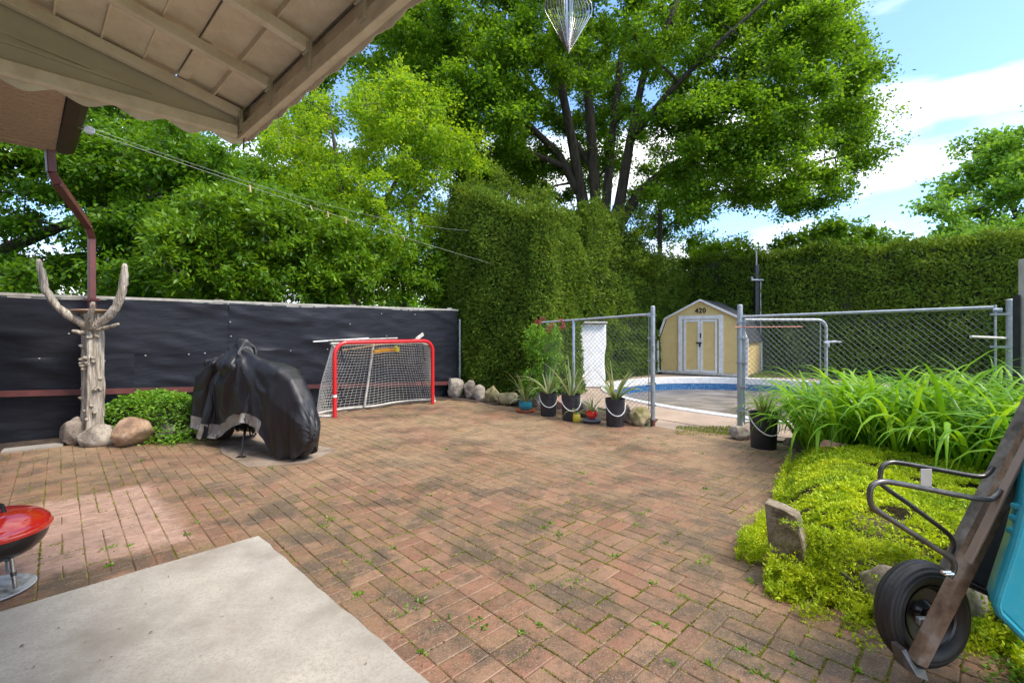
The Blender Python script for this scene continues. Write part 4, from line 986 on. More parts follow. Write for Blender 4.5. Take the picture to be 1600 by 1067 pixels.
# ================================================================== DRIFTWOOD
dwp = G(141, 672); dwp = Vector((-5.22, 5.84, .08))
def dp(px, py, dd=0): return P(px, py, dd or 5.80 - max(0, 140 - px) * .0035)
dw = thing('driftwood_post', dwp * Vector((1, 1, 0)) if False else (dwp.x, dwp.y, 0), 'pale driftwood trunk with antler like upcurved arms by the black fence', 'driftwood')
rg = random.Random(14); tm = MB(); rows = []
for i in range(41):
    t = i / 40; z = .02 + 1.58 * t; rr = .128 - .022 * t + .02 * (t > .9) * (t - .9) * 10; c = Vector((dwp.x + .02 * math.sin(t * 5) + .035 * t, dwp.y, z)); row = []
    for k in range(41):
        a = 2 * math.pi * (k % 40) / 40; fl_ = .80 + .16 * math.cos(5 * a + t * 1.2) + .10 * math.cos(9 * a - t * 2.2) + .18 * mnoise.noise(Vector((math.cos(a) * 2, math.sin(a) * 2, z * 3.5)))
        row.append(c + Vector((math.cos(a), math.sin(a), 0)) * rr * fl_)
    rows.append(row)
tm.grid(rows)
tm.add(rows[-1][:-1], [tuple(range(40))])
for _ in range(26):
    a = rg.uniform(-math.pi, 0) if rg.random() < .85 else rg.uniform(0, math.pi); z = rg.uniform(.25, 1.4); c = Vector((dwp.x + .02, dwp.y, z)); h = Vector((math.cos(a), math.sin(a), rg.uniform(-.2, .5)))
    l_ = rg.uniform(.03, .06); tm.tube([c + h * .06, c + h * (.10 + l_ * .5), c + h * (.115 + l_ * .6)], [.03, .020, .006], 7)
tm.build('trunk_body', M_drift, dw, 'all')
def arm(pp, rs, nm='arm'):
    pts = [dp(*p) for p in pp]; fine = []; fr = []
    for i in range(len(pts) - 1):
        p0, p1, p2, p3 = pts[max(i - 1, 0)], pts[i], pts[i + 1], pts[min(i + 2, len(pts) - 1)]
        for k in range(4):
            t = k / 4; fine.append(.5 * ((2 * p1) + (p2 - p0) * t + (2 * p0 - 5 * p1 + 4 * p2 - p3) * t * t + (3 * p1 - p0 - 3 * p2 + p3) * t ** 3) + Vector((rg.uniform(-1, 1), rg.uniform(-1, 1), rg.uniform(-1, 1))) * .005); fr.append((rs[i] + (rs[i + 1] - rs[i]) * t) * .78 * rg.uniform(.88, 1.12))
    fine.append(pts[-1]); fr.append(rs[-1] * .6); MB().tube(fine, fr, 12).build(nm, M_drift, dw, 'all')
arm([(140, 512), (124, 502), (100, 488), (82, 470), (70, 450), (66, 430), (60, 405)], [.07, .062, .055, .048, .047, .052, .028])
arm([(146, 512), (165, 498), (180, 482), (190, 460), (194, 436), (195, 412)], [.07, .06, .058, .058, .06, .03])
arm([(139, 512, 5.72), (141, 492, 5.62), (146, 472, 5.58)], [.05, .042, .028])
arm([(146, 516), (165, 512), (186, 506)], [.038, .03, .022]); arm([(140, 522), (125, 519), (112, 517)], [.04, .032, .024])
MB().lathe([(.01, 0), (.12, .01), (.205, .045), (.20, .055), (.06, .065)], dp(144, 491, 5.86), 26).build('top_dish', M_terra if False else mat('stone_dish', (.36, .24, .16), (.26, .17, .12), 9, .85, .3), dw, True)

# green groundcover
def mound_pts(n, cx, cy, rx, ry, h, seed, z0=0, power=.8):
    rg = np.random.default_rng(seed); a = rg.uniform(0, 6.283, n); r = rg.uniform(0, 1, n) ** .5
    x = cx + rx * r * np.cos(a); y = cy + ry * r * np.sin(a); z = z0 + h * np.clip(1 - r ** 2, 0, 1) ** power
    p = np.stack([x, y, z], 1); p += (lump(p, 8, seed) * .03)[:, None] * np.array([[.4, .4, 1]]); return p, a, r
gc = thing('groundcover_shrub', (-4.92, 6.25, 0), 'mound of bright green leafy groundcover spilling over the rocks by the driftwood', 'shrub')
Cn, an, rn = mound_pts(6500, -4.72, 6.25, .74, .45, .52, 5, .04, .42)
rgn = np.random.default_rng(8); Cn += rgn.normal(size=Cn.shape) * .018
ex = np.array([[-4.25 + rgn.normal() * .16, 5.86 + rgn.normal() * .10, abs(rgn.normal()) * .1] for _ in range(700)]); Cn = np.concatenate([Cn, ex])
Dn = rgn.normal(size=Cn.shape); Dn[:, 2] *= .5; Nn = rgn.normal(size=Cn.shape) * .5; Nn[:, 2] += 1; Nn[:, 1] -= .4; Ln = rgn.uniform(.025, .055, len(Cn))
npmesh('leaves', leaves(Cn, Dn, Nn, Ln, Ln * .62), 4, LF_cover, gc)
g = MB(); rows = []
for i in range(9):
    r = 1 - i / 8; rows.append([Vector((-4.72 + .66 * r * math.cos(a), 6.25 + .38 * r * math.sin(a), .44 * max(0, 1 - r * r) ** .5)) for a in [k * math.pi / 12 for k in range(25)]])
g.grid(rows).build('stems', M_core, gc)  # solid dark dome, shade under the leaves put into its colour

# ================================================================== MOTORCYCLE UNDER COVER
# drape of the fabric (105 x 53 points, steps of 2 mm from point to point)
COVER = [
-301,11,170,-7,0,-2,2,-4,7,-8,0,-2,2,1,5,9,2,2,-4,-2,6,-8,-4,-2,1,2,5,8,1,1,0,0,8,-8,-4,-1,3,1,5,-4,-4,2,7,4,4,-6,-4,6,5,4,2,3,2,4,-4,-4,4,-4,-6,2,-2,0,9,-4,4,6,8,-1,-5,4,5,0,0,-2,8,-4,1,4,-6,2,4,2,5,-1,6,-2,-5,8,0,-8,-6,4,0,-8,1,0,3,1,-5,7,-5,-7,-5,5,-1,5,-2,-5,-7,4,-2,5,-2,-5,3,-1,-5,-6,5,-1,5,-3,-5,-6,5,-2,6,-4,-4,-6,4,-4,6,-2,-2,-6,3,-4,8,-1,0,-6,2,-6,8,-4,0,-2,1,-6,-8,5,0,2,-3,-6,1,1,-2,
6,-41,-21,12,-43,-12,8,-43,-13,14,-43,-5,11,-46,-3,3,-48,2,9,-47,3,19,-44,12,16,-46,15,10,-47,20,13,-46,20,20,-43,28,21,-42,29,21,-42,34,19,-44,36,26,-38,38,21,-40,42,20,-39,45,26,-32,48,28,-24,53,28,-20,52,42,-18,51,40,-15,50,41,-14,48,40,-11,54,41,-5,58,54,-3,48,50,-2,51,49,6,54,39,12,54,39,22,51,32,13,56,29,20,53,23,27,52,27,27,47,20,32,46,25,32,42,18,38,41,17,39,38,19,36,33,14,39,30,19,36,25,12,40,22,18,36,19,12,39,14,18,36,11,9,37,4,16,35,3,9,38,-4,16,33,-2,16,32,-4,20,30,-6,12,32,-8,
11,-22,-9,11,-22,-8,12,-20,-6,15,-20,-4,17,-18,-3,16,-18,-1,15,-18,0,14,-17,2,16,-17,2,16,-18,4,13,-19,4,16,-17,5,14,-19,7,19,-14,8,15,-16,10,16,-16,10,16,-15,12,14,-15,13,12,-14,15,15,-11,15,15,-14,17,15,-13,14,8,-6,16,17,-14,20,24,-9,23,19,-9,20,11,-3,24,16,-4,19,10,0,22,11,2,27,14,-6,25,17,8,18,14,7,16,15,8,16,14,7,16,14,9,14,15,10,12,17,8,10,14,9,10,17,7,7,16,8,8,15,6,7,16,7,6,15,8,5,14,7,4,14,7,3,14,8,2,12,9,1,10,11,0,4,14,-4,14,5,-8,4,13,-8,12,5,-10,
14,-20,-6,18,-16,-6,20,-14,-4,21,-13,-3,20,-12,-2,22,-11,-1,22,-9,-1,22,-9,0,23,-8,1,22,-6,2,24,-5,3,23,-5,4,23,-3,5,23,-4,6,24,-2,7,24,-4,8,23,-4,10,22,-4,12,20,-4,13,19,-5,16,20,-2,14,5,-5,24,14,-6,26,9,-9,24,16,-7,24,12,-11,18,11,-9,24,11,4,25,12,8,22,10,6,21,15,6,18,11,8,18,20,1,16,14,4,16,14,6,14,14,7,14,17,2,12,18,2,10,18,3,8,17,5,9,16,4,7,16,6,6,14,6,6,14,6,4,14,7,3,12,8,2,13,7,1,13,6,0,13,4,-2,15,2,-2,11,8,-5,15,-2,-4,11,8,-6,
12,-22,-6,11,-22,-4,12,-21,-3,12,-21,-1,13,-20,0,12,-20,0,13,-20,2,14,-18,2,15,-18,3,15,-18,5,14,-17,6,15,-18,7,13,-18,9,12,-18,10,15,-18,9,14,-17,10,17,-14,10,18,-11,11,19,-10,12,18,-8,13,17,-6,16,20,-5,15,4,-10,28,0,1,36,8,-4,28,21,2,36,-4,4,25,-5,3,28,-3,1,26,2,6,22,-6,10,24,12,10,18,12,8,18,13,9,18,14,10,16,18,2,12,16,8,12,13,11,12,12,11,12,12,10,10,12,10,9,13,8,8,14,7,6,14,6,5,14,5,3,15,4,2,14,3,1,14,2,0,14,3,-1,13,5,-4,13,-3,-3,11,6,-6,12,3,-8,
13,-18,-6,12,-20,-4,11,-19,-3,10,-18,-2,11,-19,-1,12,-19,0,11,-18,2,10,-19,4,10,-19,5,11,-18,5,11,-18,7,11,-16,8,14,-16,8,17,-13,8,10,-18,11,10,-18,12,8,-18,14,8,-17,15,11,-14,14,12,-12,15,13,-12,16,8,-15,17,16,-10,18,9,-9,20,-15,-5,22,-15,-2,23,16,2,23,17,3,20,14,2,22,10,2,24,16,2,20,14,4,18,12,8,18,11,9,16,16,1,14,10,10,15,10,10,14,14,9,12,14,5,10,14,4,9,16,2,8,15,2,6,14,1,5,15,0,5,14,0,4,14,-1,2,14,-1,0,14,0,-1,14,-2,-1,12,-1,-2,13,2,-5,12,4,-6,12,4,-8,
13,-9,-6,14,-5,-6,14,-4,-5,15,-3,-5,14,-1,-3,14,0,-2,15,-1,-1,15,0,0,14,0,1,14,-2,2,15,-4,3,14,-6,5,12,-8,6,11,-10,8,15,-1,8,15,-4,9,13,-6,11,10,-8,12,6,-10,16,4,-10,17,7,-9,18,6,-10,20,4,-9,22,10,-1,20,19,3,17,22,4,9,18,4,18,14,2,20,12,1,20,10,2,20,4,5,23,6,5,18,8,2,16,12,-1,16,6,7,16,10,4,14,12,-2,11,11,-6,10,12,-4,10,13,-5,8,12,-3,6,12,-4,6,13,-3,4,12,-2,2,12,-2,2,13,-2,1,12,-2,0,12,-3,-1,12,-2,-3,12,-2,-4,11,6,-5,12,3,-6,12,2,-7,
11,-6,-6,11,-7,-4,12,-6,-5,12,-5,-3,13,-4,-4,13,-3,-2,13,-1,-2,13,-1,-2,14,0,0,14,1,1,13,2,1,13,2,2,14,2,3,14,5,4,14,-4,5,14,-1,6,15,3,5,15,4,7,15,4,7,14,-2,9,8,-9,13,10,-7,16,10,-5,14,14,-5,14,12,-1,14,12,-1,16,16,0,12,17,1,12,14,2,16,16,0,11,13,1,15,5,7,22,2,14,15,9,3,12,12,0,10,14,-2,9,14,-1,8,13,0,6,13,0,5,13,1,5,12,1,4,13,2,3,13,1,3,12,0,2,13,0,0,12,1,-1,12,2,-1,12,3,-2,12,4,-3,12,4,-4,11,2,-6,11,3,-7,10,3,-7,
12,-3,-5,12,-2,-5,12,-4,-3,12,-4,-3,12,-4,-1,12,-3,-1,12,-2,-1,13,-2,0,13,-1,0,12,0,1,13,1,2,14,0,3,13,5,3,13,2,4,13,3,6,14,2,7,14,1,8,13,0,9,13,0,10,13,4,10,15,1,10,16,1,10,18,1,11,16,1,12,13,-2,16,13,-1,16,14,0,14,14,1,14,14,1,14,16,1,13,21,-5,4,19,-6,8,14,1,17,9,9,12,11,6,10,11,6,8,11,7,8,12,7,8,12,6,7,12,6,6,12,6,5,12,5,4,12,5,2,12,6,2,13,5,2,12,5,2,12,4,0,12,4,-2,11,4,-2,12,5,-2,12,4,-3,11,3,-5,12,3,-6,
12,1,-6,12,0,-5,12,0,-4,12,-2,-3,12,-2,-2,12,-4,-1,13,-4,0,13,-3,2,12,-3,2,13,-3,3,13,-2,4,13,3,3,13,-1,5,13,3,5,12,6,6,13,4,6,12,3,8,14,6,7,13,6,7,13,-2,10,13,5,9,15,2,10,16,4,9,11,-2,16,14,0,14,11,0,16,14,0,16,15,1,14,14,1,15,13,2,14,16,-3,10,20,-6,4,20,-9,4,18,-3,8,15,3,9,15,4,8,13,5,7,13,7,6,11,10,6,10,10,6,10,10,5,9,11,5,8,12,4,10,11,3,9,11,2,10,9,0,12,10,1,11,8,0,12,8,-2,12,7,-2,13,6,-3,14,5,-4,14,5,-4,
11,5,-7,12,3,-6,13,3,-5,13,3,-4,13,1,-3,13,2,-2,12,0,0,12,-1,0,13,-1,2,13,0,2,13,-1,2,13,-1,4,13,0,5,12,-1,5,13,4,5,12,6,6,12,7,6,12,6,7,13,-2,10,14,3,10,13,-1,12,13,1,12,16,2,11,15,0,12,13,0,14,12,0,16,13,0,15,15,0,14,13,3,13,16,-1,12,16,-2,10,14,0,12,14,0,10,14,0,8,15,2,8,14,2,8,16,4,7,15,4,6,14,6,6,14,8,5,13,8,5,12,9,4,12,10,4,10,11,3,11,12,2,10,13,2,10,12,0,12,13,0,11,12,0,12,12,-2,12,11,-2,13,11,-3,13,11,-5,
12,7,-6,11,7,-5,11,6,-4,12,5,-4,12,5,-3,12,4,-2,12,4,-2,12,5,-1,12,5,0,12,4,1,12,6,2,11,6,2,11,7,2,12,6,4,13,1,6,12,6,6,12,6,7,12,-2,10,12,2,10,12,-1,10,13,0,11,14,1,12,14,3,11,14,2,12,13,2,14,12,0,14,-1,2,23,-2,7,24,9,9,8,15,-2,10,15,2,12,15,0,11,16,-1,8,16,2,9,16,2,7,17,4,6,16,4,6,16,6,6,17,-4,5,16,-3,4,17,2,5,18,3,3,18,3,2,17,7,2,15,8,2,16,10,2,14,12,0,12,13,0,14,14,-1,12,14,-2,14,15,-3,13,15,-3,15,14,-4,
12,5,-6,12,6,-6,11,7,-5,10,8,-4,10,8,-3,10,8,-2,11,8,-1,11,7,-1,12,6,0,12,6,1,12,4,2,13,3,4,13,4,4,13,5,5,11,7,5,12,4,7,14,-1,9,14,0,8,14,-2,10,14,0,11,14,1,11,14,5,10,10,-2,16,1,-10,21,1,-10,22,6,-1,20,12,-1,18,8,-3,21,-2,12,34,-4,18,6,14,-2,14,17,-2,7,16,1,10,16,2,9,17,2,8,17,2,7,18,3,5,18,4,4,17,0,5,18,-3,4,18,-2,3,18,-2,3,18,1,3,17,-5,2,17,-9,1,18,-5,0,19,-4,0,20,-1,-1,20,2,-1,20,4,-2,19,6,-3,20,8,-4,18,10,-5,
10,6,-6,10,6,-5,10,6,-5,10,6,-4,10,6,-3,11,6,-2,10,6,-1,11,7,0,10,6,0,10,6,1,11,7,2,11,5,2,13,3,4,13,1,5,14,0,6,14,0,7,12,-2,6,12,-2,8,12,-1,8,12,-2,9,12,-2,10,16,4,8,15,-4,10,13,-6,14,16,-2,12,20,-3,6,22,-1,2,32,0,-1,44,-6,2,15,9,30,15,10,8,16,-1,7,16,2,8,16,3,7,16,3,6,16,4,5,16,4,4,18,2,3,18,0,4,17,-2,4,18,-2,3,18,0,2,17,-4,1,19,-2,0,18,-3,0,15,-12,-1,14,-12,-1,14,-13,-3,14,-13,-4,16,-12,-4,17,-12,-4,16,-12,-5,20,-8,-4,
10,6,-6,10,6,-6,10,6,-4,11,6,-4,12,6,-5,11,6,-4,12,4,-4,12,3,-4,12,5,-3,12,6,-2,12,5,-2,12,6,-2,12,6,-2,12,4,-1,12,2,-1,13,0,0,14,0,1,14,-2,2,14,-3,2,14,-2,2,14,0,2,11,-3,4,12,6,2,22,4,-3,18,2,0,12,-2,6,0,-2,13,6,-1,4,6,-16,-14,25,-11,-4,11,-5,4,12,5,5,12,6,4,14,4,2,14,2,0,15,2,0,15,2,0,14,-2,-2,14,-4,0,15,0,-1,15,0,-2,15,-2,-2,16,-1,-2,15,-4,-2,16,-4,-3,16,-3,-3,15,-7,-4,14,-10,-4,14,-11,-4,14,-11,-5,13,-10,-6,16,-8,-5,16,-6,-6,
16,1,-5,16,4,-4,16,4,-6,15,2,-4,15,3,-4,16,3,-4,15,4,-4,14,4,-2,14,3,-3,15,2,-3,15,2,-2,15,2,-2,14,1,-1,15,1,-1,16,0,-1,15,-2,-2,14,-1,-1,14,-2,-1,13,-3,0,12,-4,1,12,-4,2,11,-8,4,12,-1,1,12,1,0,14,-1,1,12,-6,10,14,0,-8,10,-12,3,14,3,8,14,0,2,12,-3,3,12,2,3,13,4,2,13,3,2,14,2,2,13,1,0,14,-1,-1,14,-2,-1,14,-2,-2,14,-1,-2,14,-1,-1,14,-1,-2,13,-3,-2,14,-2,-3,13,-2,-4,13,-1,-4,14,-2,-4,12,-6,-3,12,-6,-4,11,-7,-4,12,-7,-4,13,-4,-4,14,-5,-4,
21,-1,-4,20,3,-6,20,3,-4,20,2,-5,19,1,-4,18,1,-4,18,3,-3,18,3,-4,18,2,-2,18,2,-2,17,2,-2,17,0,-1,18,-1,-1,17,-1,-1,16,-2,0,15,-6,0,16,0,0,15,-1,-1,15,-3,0,14,-4,0,14,-4,0,14,-3,1,13,-1,0,14,1,2,12,-3,4,15,1,0,14,-4,-5,8,-4,-7,17,1,2,14,0,2,13,0,2,13,2,3,12,2,4,13,1,3,12,0,2,13,0,2,13,-1,1,13,-2,1,13,-2,0,13,1,0,13,-1,-1,12,-3,-2,12,-4,-2,12,-4,-2,12,-3,-2,12,-4,-3,11,-5,-3,11,-5,-3,10,-6,-4,11,-6,-4,11,-5,-4,12,-5,-4,11,-5,-4,
23,0,-4,22,3,-5,22,3,-5,22,5,-5,22,2,-4,22,2,-4,21,0,-3,21,0,-2,20,1,-3,19,0,-3,19,0,-2,19,-2,-1,18,-2,-1,17,-5,-1,16,-5,-1,16,-6,-1,16,-1,-2,16,0,0,15,-2,-1,15,-4,0,14,-4,2,14,-3,1,14,-2,-1,13,4,0,14,-3,3,15,1,-4,3,-8,-8,0,-10,-7,13,-6,-7,15,-2,2,14,0,1,13,0,2,13,2,4,12,1,3,12,0,3,13,-1,2,12,-4,2,11,-4,2,12,-1,0,13,0,0,12,-2,-2,11,-4,0,12,-6,-2,10,-8,-1,11,-7,-2,10,-8,-1,10,-8,-2,11,-6,-3,12,-6,-3,12,-6,-4,12,-7,-4,11,-8,-6,13,-6,-6,
24,2,-3,23,4,-4,22,4,-4,22,3,-2,21,4,-2,20,2,-2,21,1,-2,21,0,-2,21,1,-1,20,0,-1,20,-4,-1,19,-2,-2,18,-6,-1,17,-5,0,18,-5,-1,17,-6,-1,18,-3,-2,17,0,-2,16,-1,-1,15,-3,0,14,-5,0,15,-2,1,15,0,1,13,5,0,13,-3,2,14,-4,0,17,3,6,30,16,7,11,-2,3,15,-2,2,13,0,2,12,2,4,12,2,4,12,0,3,13,0,3,12,-2,4,12,-2,3,12,-4,3,13,-1,0,12,-2,0,10,-8,0,10,-10,0,8,-10,1,9,-8,0,7,-11,0,10,-10,-1,11,-8,-1,13,-5,-2,12,-6,-3,12,-6,-3,14,-5,-4,12,-8,-4,12,-8,-3,
19,1,-2,18,2,-3,18,2,-3,18,0,-4,18,-2,-4,18,-1,-3,18,0,-2,17,1,-2,17,-1,-2,17,-4,-1,16,-2,-1,16,-4,0,16,-3,0,17,-2,0,14,-8,0,15,-4,1,15,-3,-1,15,-1,0,15,1,1,15,-3,1,14,-4,2,14,-2,1,13,-2,1,14,3,0,13,2,0,10,-2,14,14,1,2,12,-4,6,15,-2,4,14,-4,1,13,0,0,11,2,6,12,1,4,13,-1,4,13,-1,2,12,-2,2,12,-4,2,12,-4,2,12,0,0,6,-10,1,2,-12,4,3,-11,2,5,-10,1,7,-11,0,11,-5,0,11,-4,-1,12,-4,-1,13,-4,-2,13,-4,-2,12,-6,-2,10,-8,-2,11,-8,-3,12,-8,-4,
14,1,-2,13,2,-4,14,-1,-3,13,0,-2,13,1,-2,14,-1,-2,14,0,-2,13,-1,-2,14,-3,-2,14,-1,-1,14,-2,0,14,-2,0,14,0,0,13,-4,-1,14,0,1,14,-4,1,14,-4,1,14,-2,2,14,0,2,13,-1,2,13,-3,2,14,0,1,14,-1,4,12,0,2,12,5,4,10,28,-6,-16,1,10,-1,-16,0,4,-17,13,12,-7,-1,14,4,2,11,4,6,13,1,3,13,-1,2,12,-1,2,13,-2,2,12,-5,1,6,-10,3,-2,-11,6,1,-12,5,8,-9,2,10,-8,2,11,-6,1,12,-3,0,12,-6,0,12,-5,-1,12,-3,-2,12,-3,-1,12,-3,-1,12,-2,-2,12,-4,-3,11,-7,-3,4,-11,-5,
6,8,-9,12,2,-3,12,2,-3,13,2,-2,13,1,-2,12,1,-2,12,0,-2,13,-2,-1,12,-2,0,12,-3,-1,12,-2,-1,13,-2,0,12,-3,0,13,-1,1,14,0,1,13,-1,0,13,-2,2,12,-2,2,12,0,3,13,-1,3,12,-3,3,13,0,1,12,-1,3,13,0,4,10,1,4,10,10,8,16,14,7,5,2,6,9,-9,0,14,-4,-2,12,4,4,12,4,6,13,0,1,14,0,0,14,-2,1,13,-6,0,8,-12,3,0,-14,7,8,-12,4,13,-8,2,14,-5,1,15,-3,0,15,-1,1,15,-1,1,14,2,0,15,3,0,15,3,0,14,3,-1,15,4,-1,15,4,-1,14,4,-1,14,4,-2,15,0,-2,
14,-7,-3,15,-5,-3,14,-3,-3,14,-2,-4,14,-1,-2,14,-1,-2,13,-2,-2,13,-3,-1,12,-4,-2,13,-3,0,12,-4,-1,12,-2,0,12,-2,0,13,-1,1,12,-2,1,12,1,2,11,-2,4,12,-2,4,12,-1,5,12,-2,4,12,-1,5,14,0,2,12,-2,5,11,3,0,6,-6,-3,10,-2,2,32,4,5,30,7,10,7,8,7,11,1,4,10,5,8,12,7,2,16,0,0,15,-1,0,15,-6,-1,10,-12,0,-2,-15,7,16,3,1,14,11,2,9,15,2,6,17,2,3,18,2,3,18,2,3,19,1,4,18,1,6,18,1,7,18,0,8,18,1,8,18,0,9,18,0,10,18,0,10,19,0,7,20,-2,
-7,-13,8,7,-13,-3,8,-12,-3,9,-12,-2,11,-9,-2,12,-7,-2,11,-7,-2,12,-6,-2,12,-4,-1,12,-5,-2,12,-4,0,12,-4,-1,12,-4,0,12,-2,0,12,-2,1,12,0,2,12,-3,4,11,-3,4,12,-1,4,13,0,5,11,-2,4,12,0,3,12,0,2,15,0,2,8,-6,-9,7,-6,-6,18,-9,10,29,8,18,20,-2,8,13,0,-2,9,5,7,10,6,2,14,-1,0,15,-3,0,11,-12,1,-4,-14,10,17,0,-1,17,-7,-3,17,-6,-4,19,1,-2,18,7,-1,17,12,1,14,16,1,11,18,2,10,20,1,6,21,1,6,22,2,6,23,0,6,23,0,8,23,0,9,24,0,10,23,0,10,25,1,
6,-10,-7,4,-12,-3,6,-12,-2,6,-10,-2,6,-10,-2,7,-9,-2,10,-8,-1,10,-7,-2,11,-7,-1,10,-6,0,11,-6,0,10,-7,0,12,-6,0,11,-6,1,12,-3,1,13,0,2,11,-4,4,12,-4,4,12,-4,3,12,-1,3,7,-6,4,-6,-9,11,9,-4,8,11,-1,4,10,-4,2,12,-15,-9,21,-2,-4,7,-7,0,0,27,0,4,8,10,7,4,11,6,-9,-2,14,-1,-1,12,-11,0,-4,-13,10,13,-10,-2,17,-6,-1,19,2,-2,19,-2,-2,17,-8,-4,17,-10,-4,18,-8,-5,20,-1,-3,20,5,-1,18,10,1,18,14,1,16,16,0,14,19,1,12,20,1,10,21,1,9,22,0,10,22,0,10,22,-1,
6,-11,-4,6,-13,-1,6,-12,-1,5,-14,-1,6,-13,-1,7,-13,0,8,-11,-1,10,-9,0,11,-9,0,11,-8,0,11,-9,0,12,-9,1,10,-8,1,11,-9,0,10,-9,1,11,-10,2,11,-9,1,13,-6,2,13,-5,3,12,3,5,21,-6,6,24,-5,2,7,-4,8,12,-5,3,13,-5,5,-2,-29,6,-1,-10,2,8,-6,-8,12,-29,0,6,2,18,16,-7,-6,10,1,8,-18,-14,5,3,-12,8,8,-13,1,14,7,2,9,14,2,-1,16,2,8,14,2,13,10,0,16,5,-2,16,-2,-3,14,-8,-6,13,-10,-7,16,-6,-5,18,1,-2,18,4,-2,18,6,-1,18,9,-1,16,12,-2,13,14,-1,9,18,-1,11,17,-1,
11,-17,-3,8,-18,-1,8,-18,0,10,-16,0,8,-17,0,8,-17,0,11,-16,0,11,-15,0,9,-16,0,11,-14,0,12,-13,0,12,-12,0,14,-12,1,13,-11,2,15,-8,1,13,-10,0,9,-14,1,13,-9,0,14,-5,1,16,-2,1,14,-2,-5,12,-6,0,16,-3,-7,14,-4,7,13,-2,9,19,9,-4,-2,5,10,11,-4,3,10,4,6,12,-1,-8,14,17,-5,23,23,-8,21,0,7,-2,-13,4,13,4,-1,5,13,4,0,14,2,5,13,2,0,14,1,1,14,1,3,13,2,10,9,1,13,4,0,14,-1,-2,13,1,-1,12,-5,-4,14,-1,-2,12,-3,-4,13,-1,-3,12,-1,-3,13,0,-3,13,1,-3,13,3,-3,
15,-20,-4,7,-24,2,8,-24,1,11,-21,0,12,-20,1,14,-18,0,14,-16,0,11,-19,0,11,-18,0,10,-19,1,10,-18,1,10,-17,1,12,-15,1,13,-14,1,10,-16,2,3,-18,1,16,-4,-4,12,-12,-1,15,-8,-2,16,-4,-1,12,-3,-1,20,-1,-5,20,-3,-1,14,-5,2,12,0,9,21,10,10,22,-1,4,18,0,5,12,-6,3,8,-7,-10,8,-6,11,17,-2,-6,17,11,-1,9,6,-2,11,0,-1,10,2,1,13,2,2,12,4,2,10,6,1,10,7,1,10,8,0,7,11,0,9,9,0,12,0,0,13,0,-1,12,1,-1,11,-3,-3,12,-2,-3,11,-4,-4,12,-6,-4,10,-7,-6,9,-8,-6,8,-9,-6,
15,-15,0,13,-15,1,12,-15,2,9,-17,3,12,-15,2,12,-14,2,11,-14,2,8,-16,2,8,-15,3,6,-15,3,6,-15,3,8,-13,3,5,-15,3,2,-14,3,7,-14,3,8,-10,4,12,-10,2,14,-2,1,12,-7,2,14,-4,2,13,-3,3,10,1,5,12,0,3,11,-4,4,14,1,7,13,-2,0,16,2,6,9,6,5,8,6,3,12,0,6,1,-12,-10,-4,-20,4,6,-11,-10,6,-8,12,8,8,10,9,-12,-1,1,-14,0,-4,-14,1,6,-12,2,9,-11,3,11,-10,3,13,-8,3,14,-5,2,16,3,2,14,-7,-2,12,-12,-3,9,-14,-3,6,-17,-3,2,-18,-3,-4,-18,-2,-2,-19,-2,-2,-19,-2,-2,-19,-2,
13,-9,0,14,-10,1,13,-10,0,12,-10,0,11,-11,1,10,-12,2,9,-13,2,8,-12,3,8,-13,3,8,-12,2,6,-13,2,3,-14,3,3,-13,3,3,-14,4,0,-13,4,9,-10,5,9,-8,4,12,-4,2,12,-5,3,14,-5,1,13,-2,-1,14,-2,2,14,-2,3,13,-3,4,14,0,8,14,-9,13,-4,1,8,6,6,7,9,4,5,11,2,10,7,2,10,9,3,10,2,-4,12,14,-1,1,7,-12,0,12,1,4,13,0,4,14,-3,3,4,-14,2,0,-15,1,-5,-14,1,-7,-14,0,-7,-14,0,-4,-15,0,-3,-16,0,-2,-16,0,0,-18,-1,-2,-16,0,-2,-18,0,2,-18,-2,0,-18,-2,-1,-19,-2,-1,-20,-3,
13,2,0,12,0,-2,13,-1,0,13,-3,0,11,-6,1,9,-8,1,6,-11,2,10,-7,3,11,-4,2,12,-4,2,13,-2,3,13,-2,3,12,-2,3,13,4,2,13,-2,1,13,-4,2,1,-10,10,4,-10,8,12,0,3,12,-9,4,6,-12,14,8,-4,-1,12,0,4,12,-3,5,16,0,6,14,0,2,12,-5,-3,12,-4,2,19,2,-1,11,3,6,10,4,8,11,-1,3,8,8,-1,13,5,2,13,0,2,8,-11,0,10,-8,-1,12,-6,0,12,6,0,12,-1,1,12,-6,0,9,-10,1,5,-14,2,-4,-14,1,-5,-13,0,-5,-13,0,-5,-13,0,1,-15,-2,4,-14,-2,6,-13,-2,8,-13,-2,12,-9,-2,15,-2,-1,
9,12,0,3,14,1,4,13,0,5,13,0,6,12,0,8,11,0,9,10,1,12,7,0,13,4,0,13,4,2,13,3,1,12,4,1,10,9,1,12,0,2,9,9,3,10,8,1,10,6,2,8,-6,8,5,-8,10,10,-1,9,8,-3,4,20,-6,3,7,-3,1,13,-1,5,15,2,6,16,2,4,15,-6,0,10,-4,-5,10,2,6,12,1,6,12,1,4,12,-5,0,10,7,0,11,7,1,12,3,2,13,2,0,10,6,3,12,-1,2,12,-4,1,10,8,1,10,8,2,10,8,1,10,8,0,12,6,1,12,1,1,13,-3,0,12,-4,0,11,-4,0,12,-4,0,12,-6,-1,10,5,3,11,5,3,8,8,6,
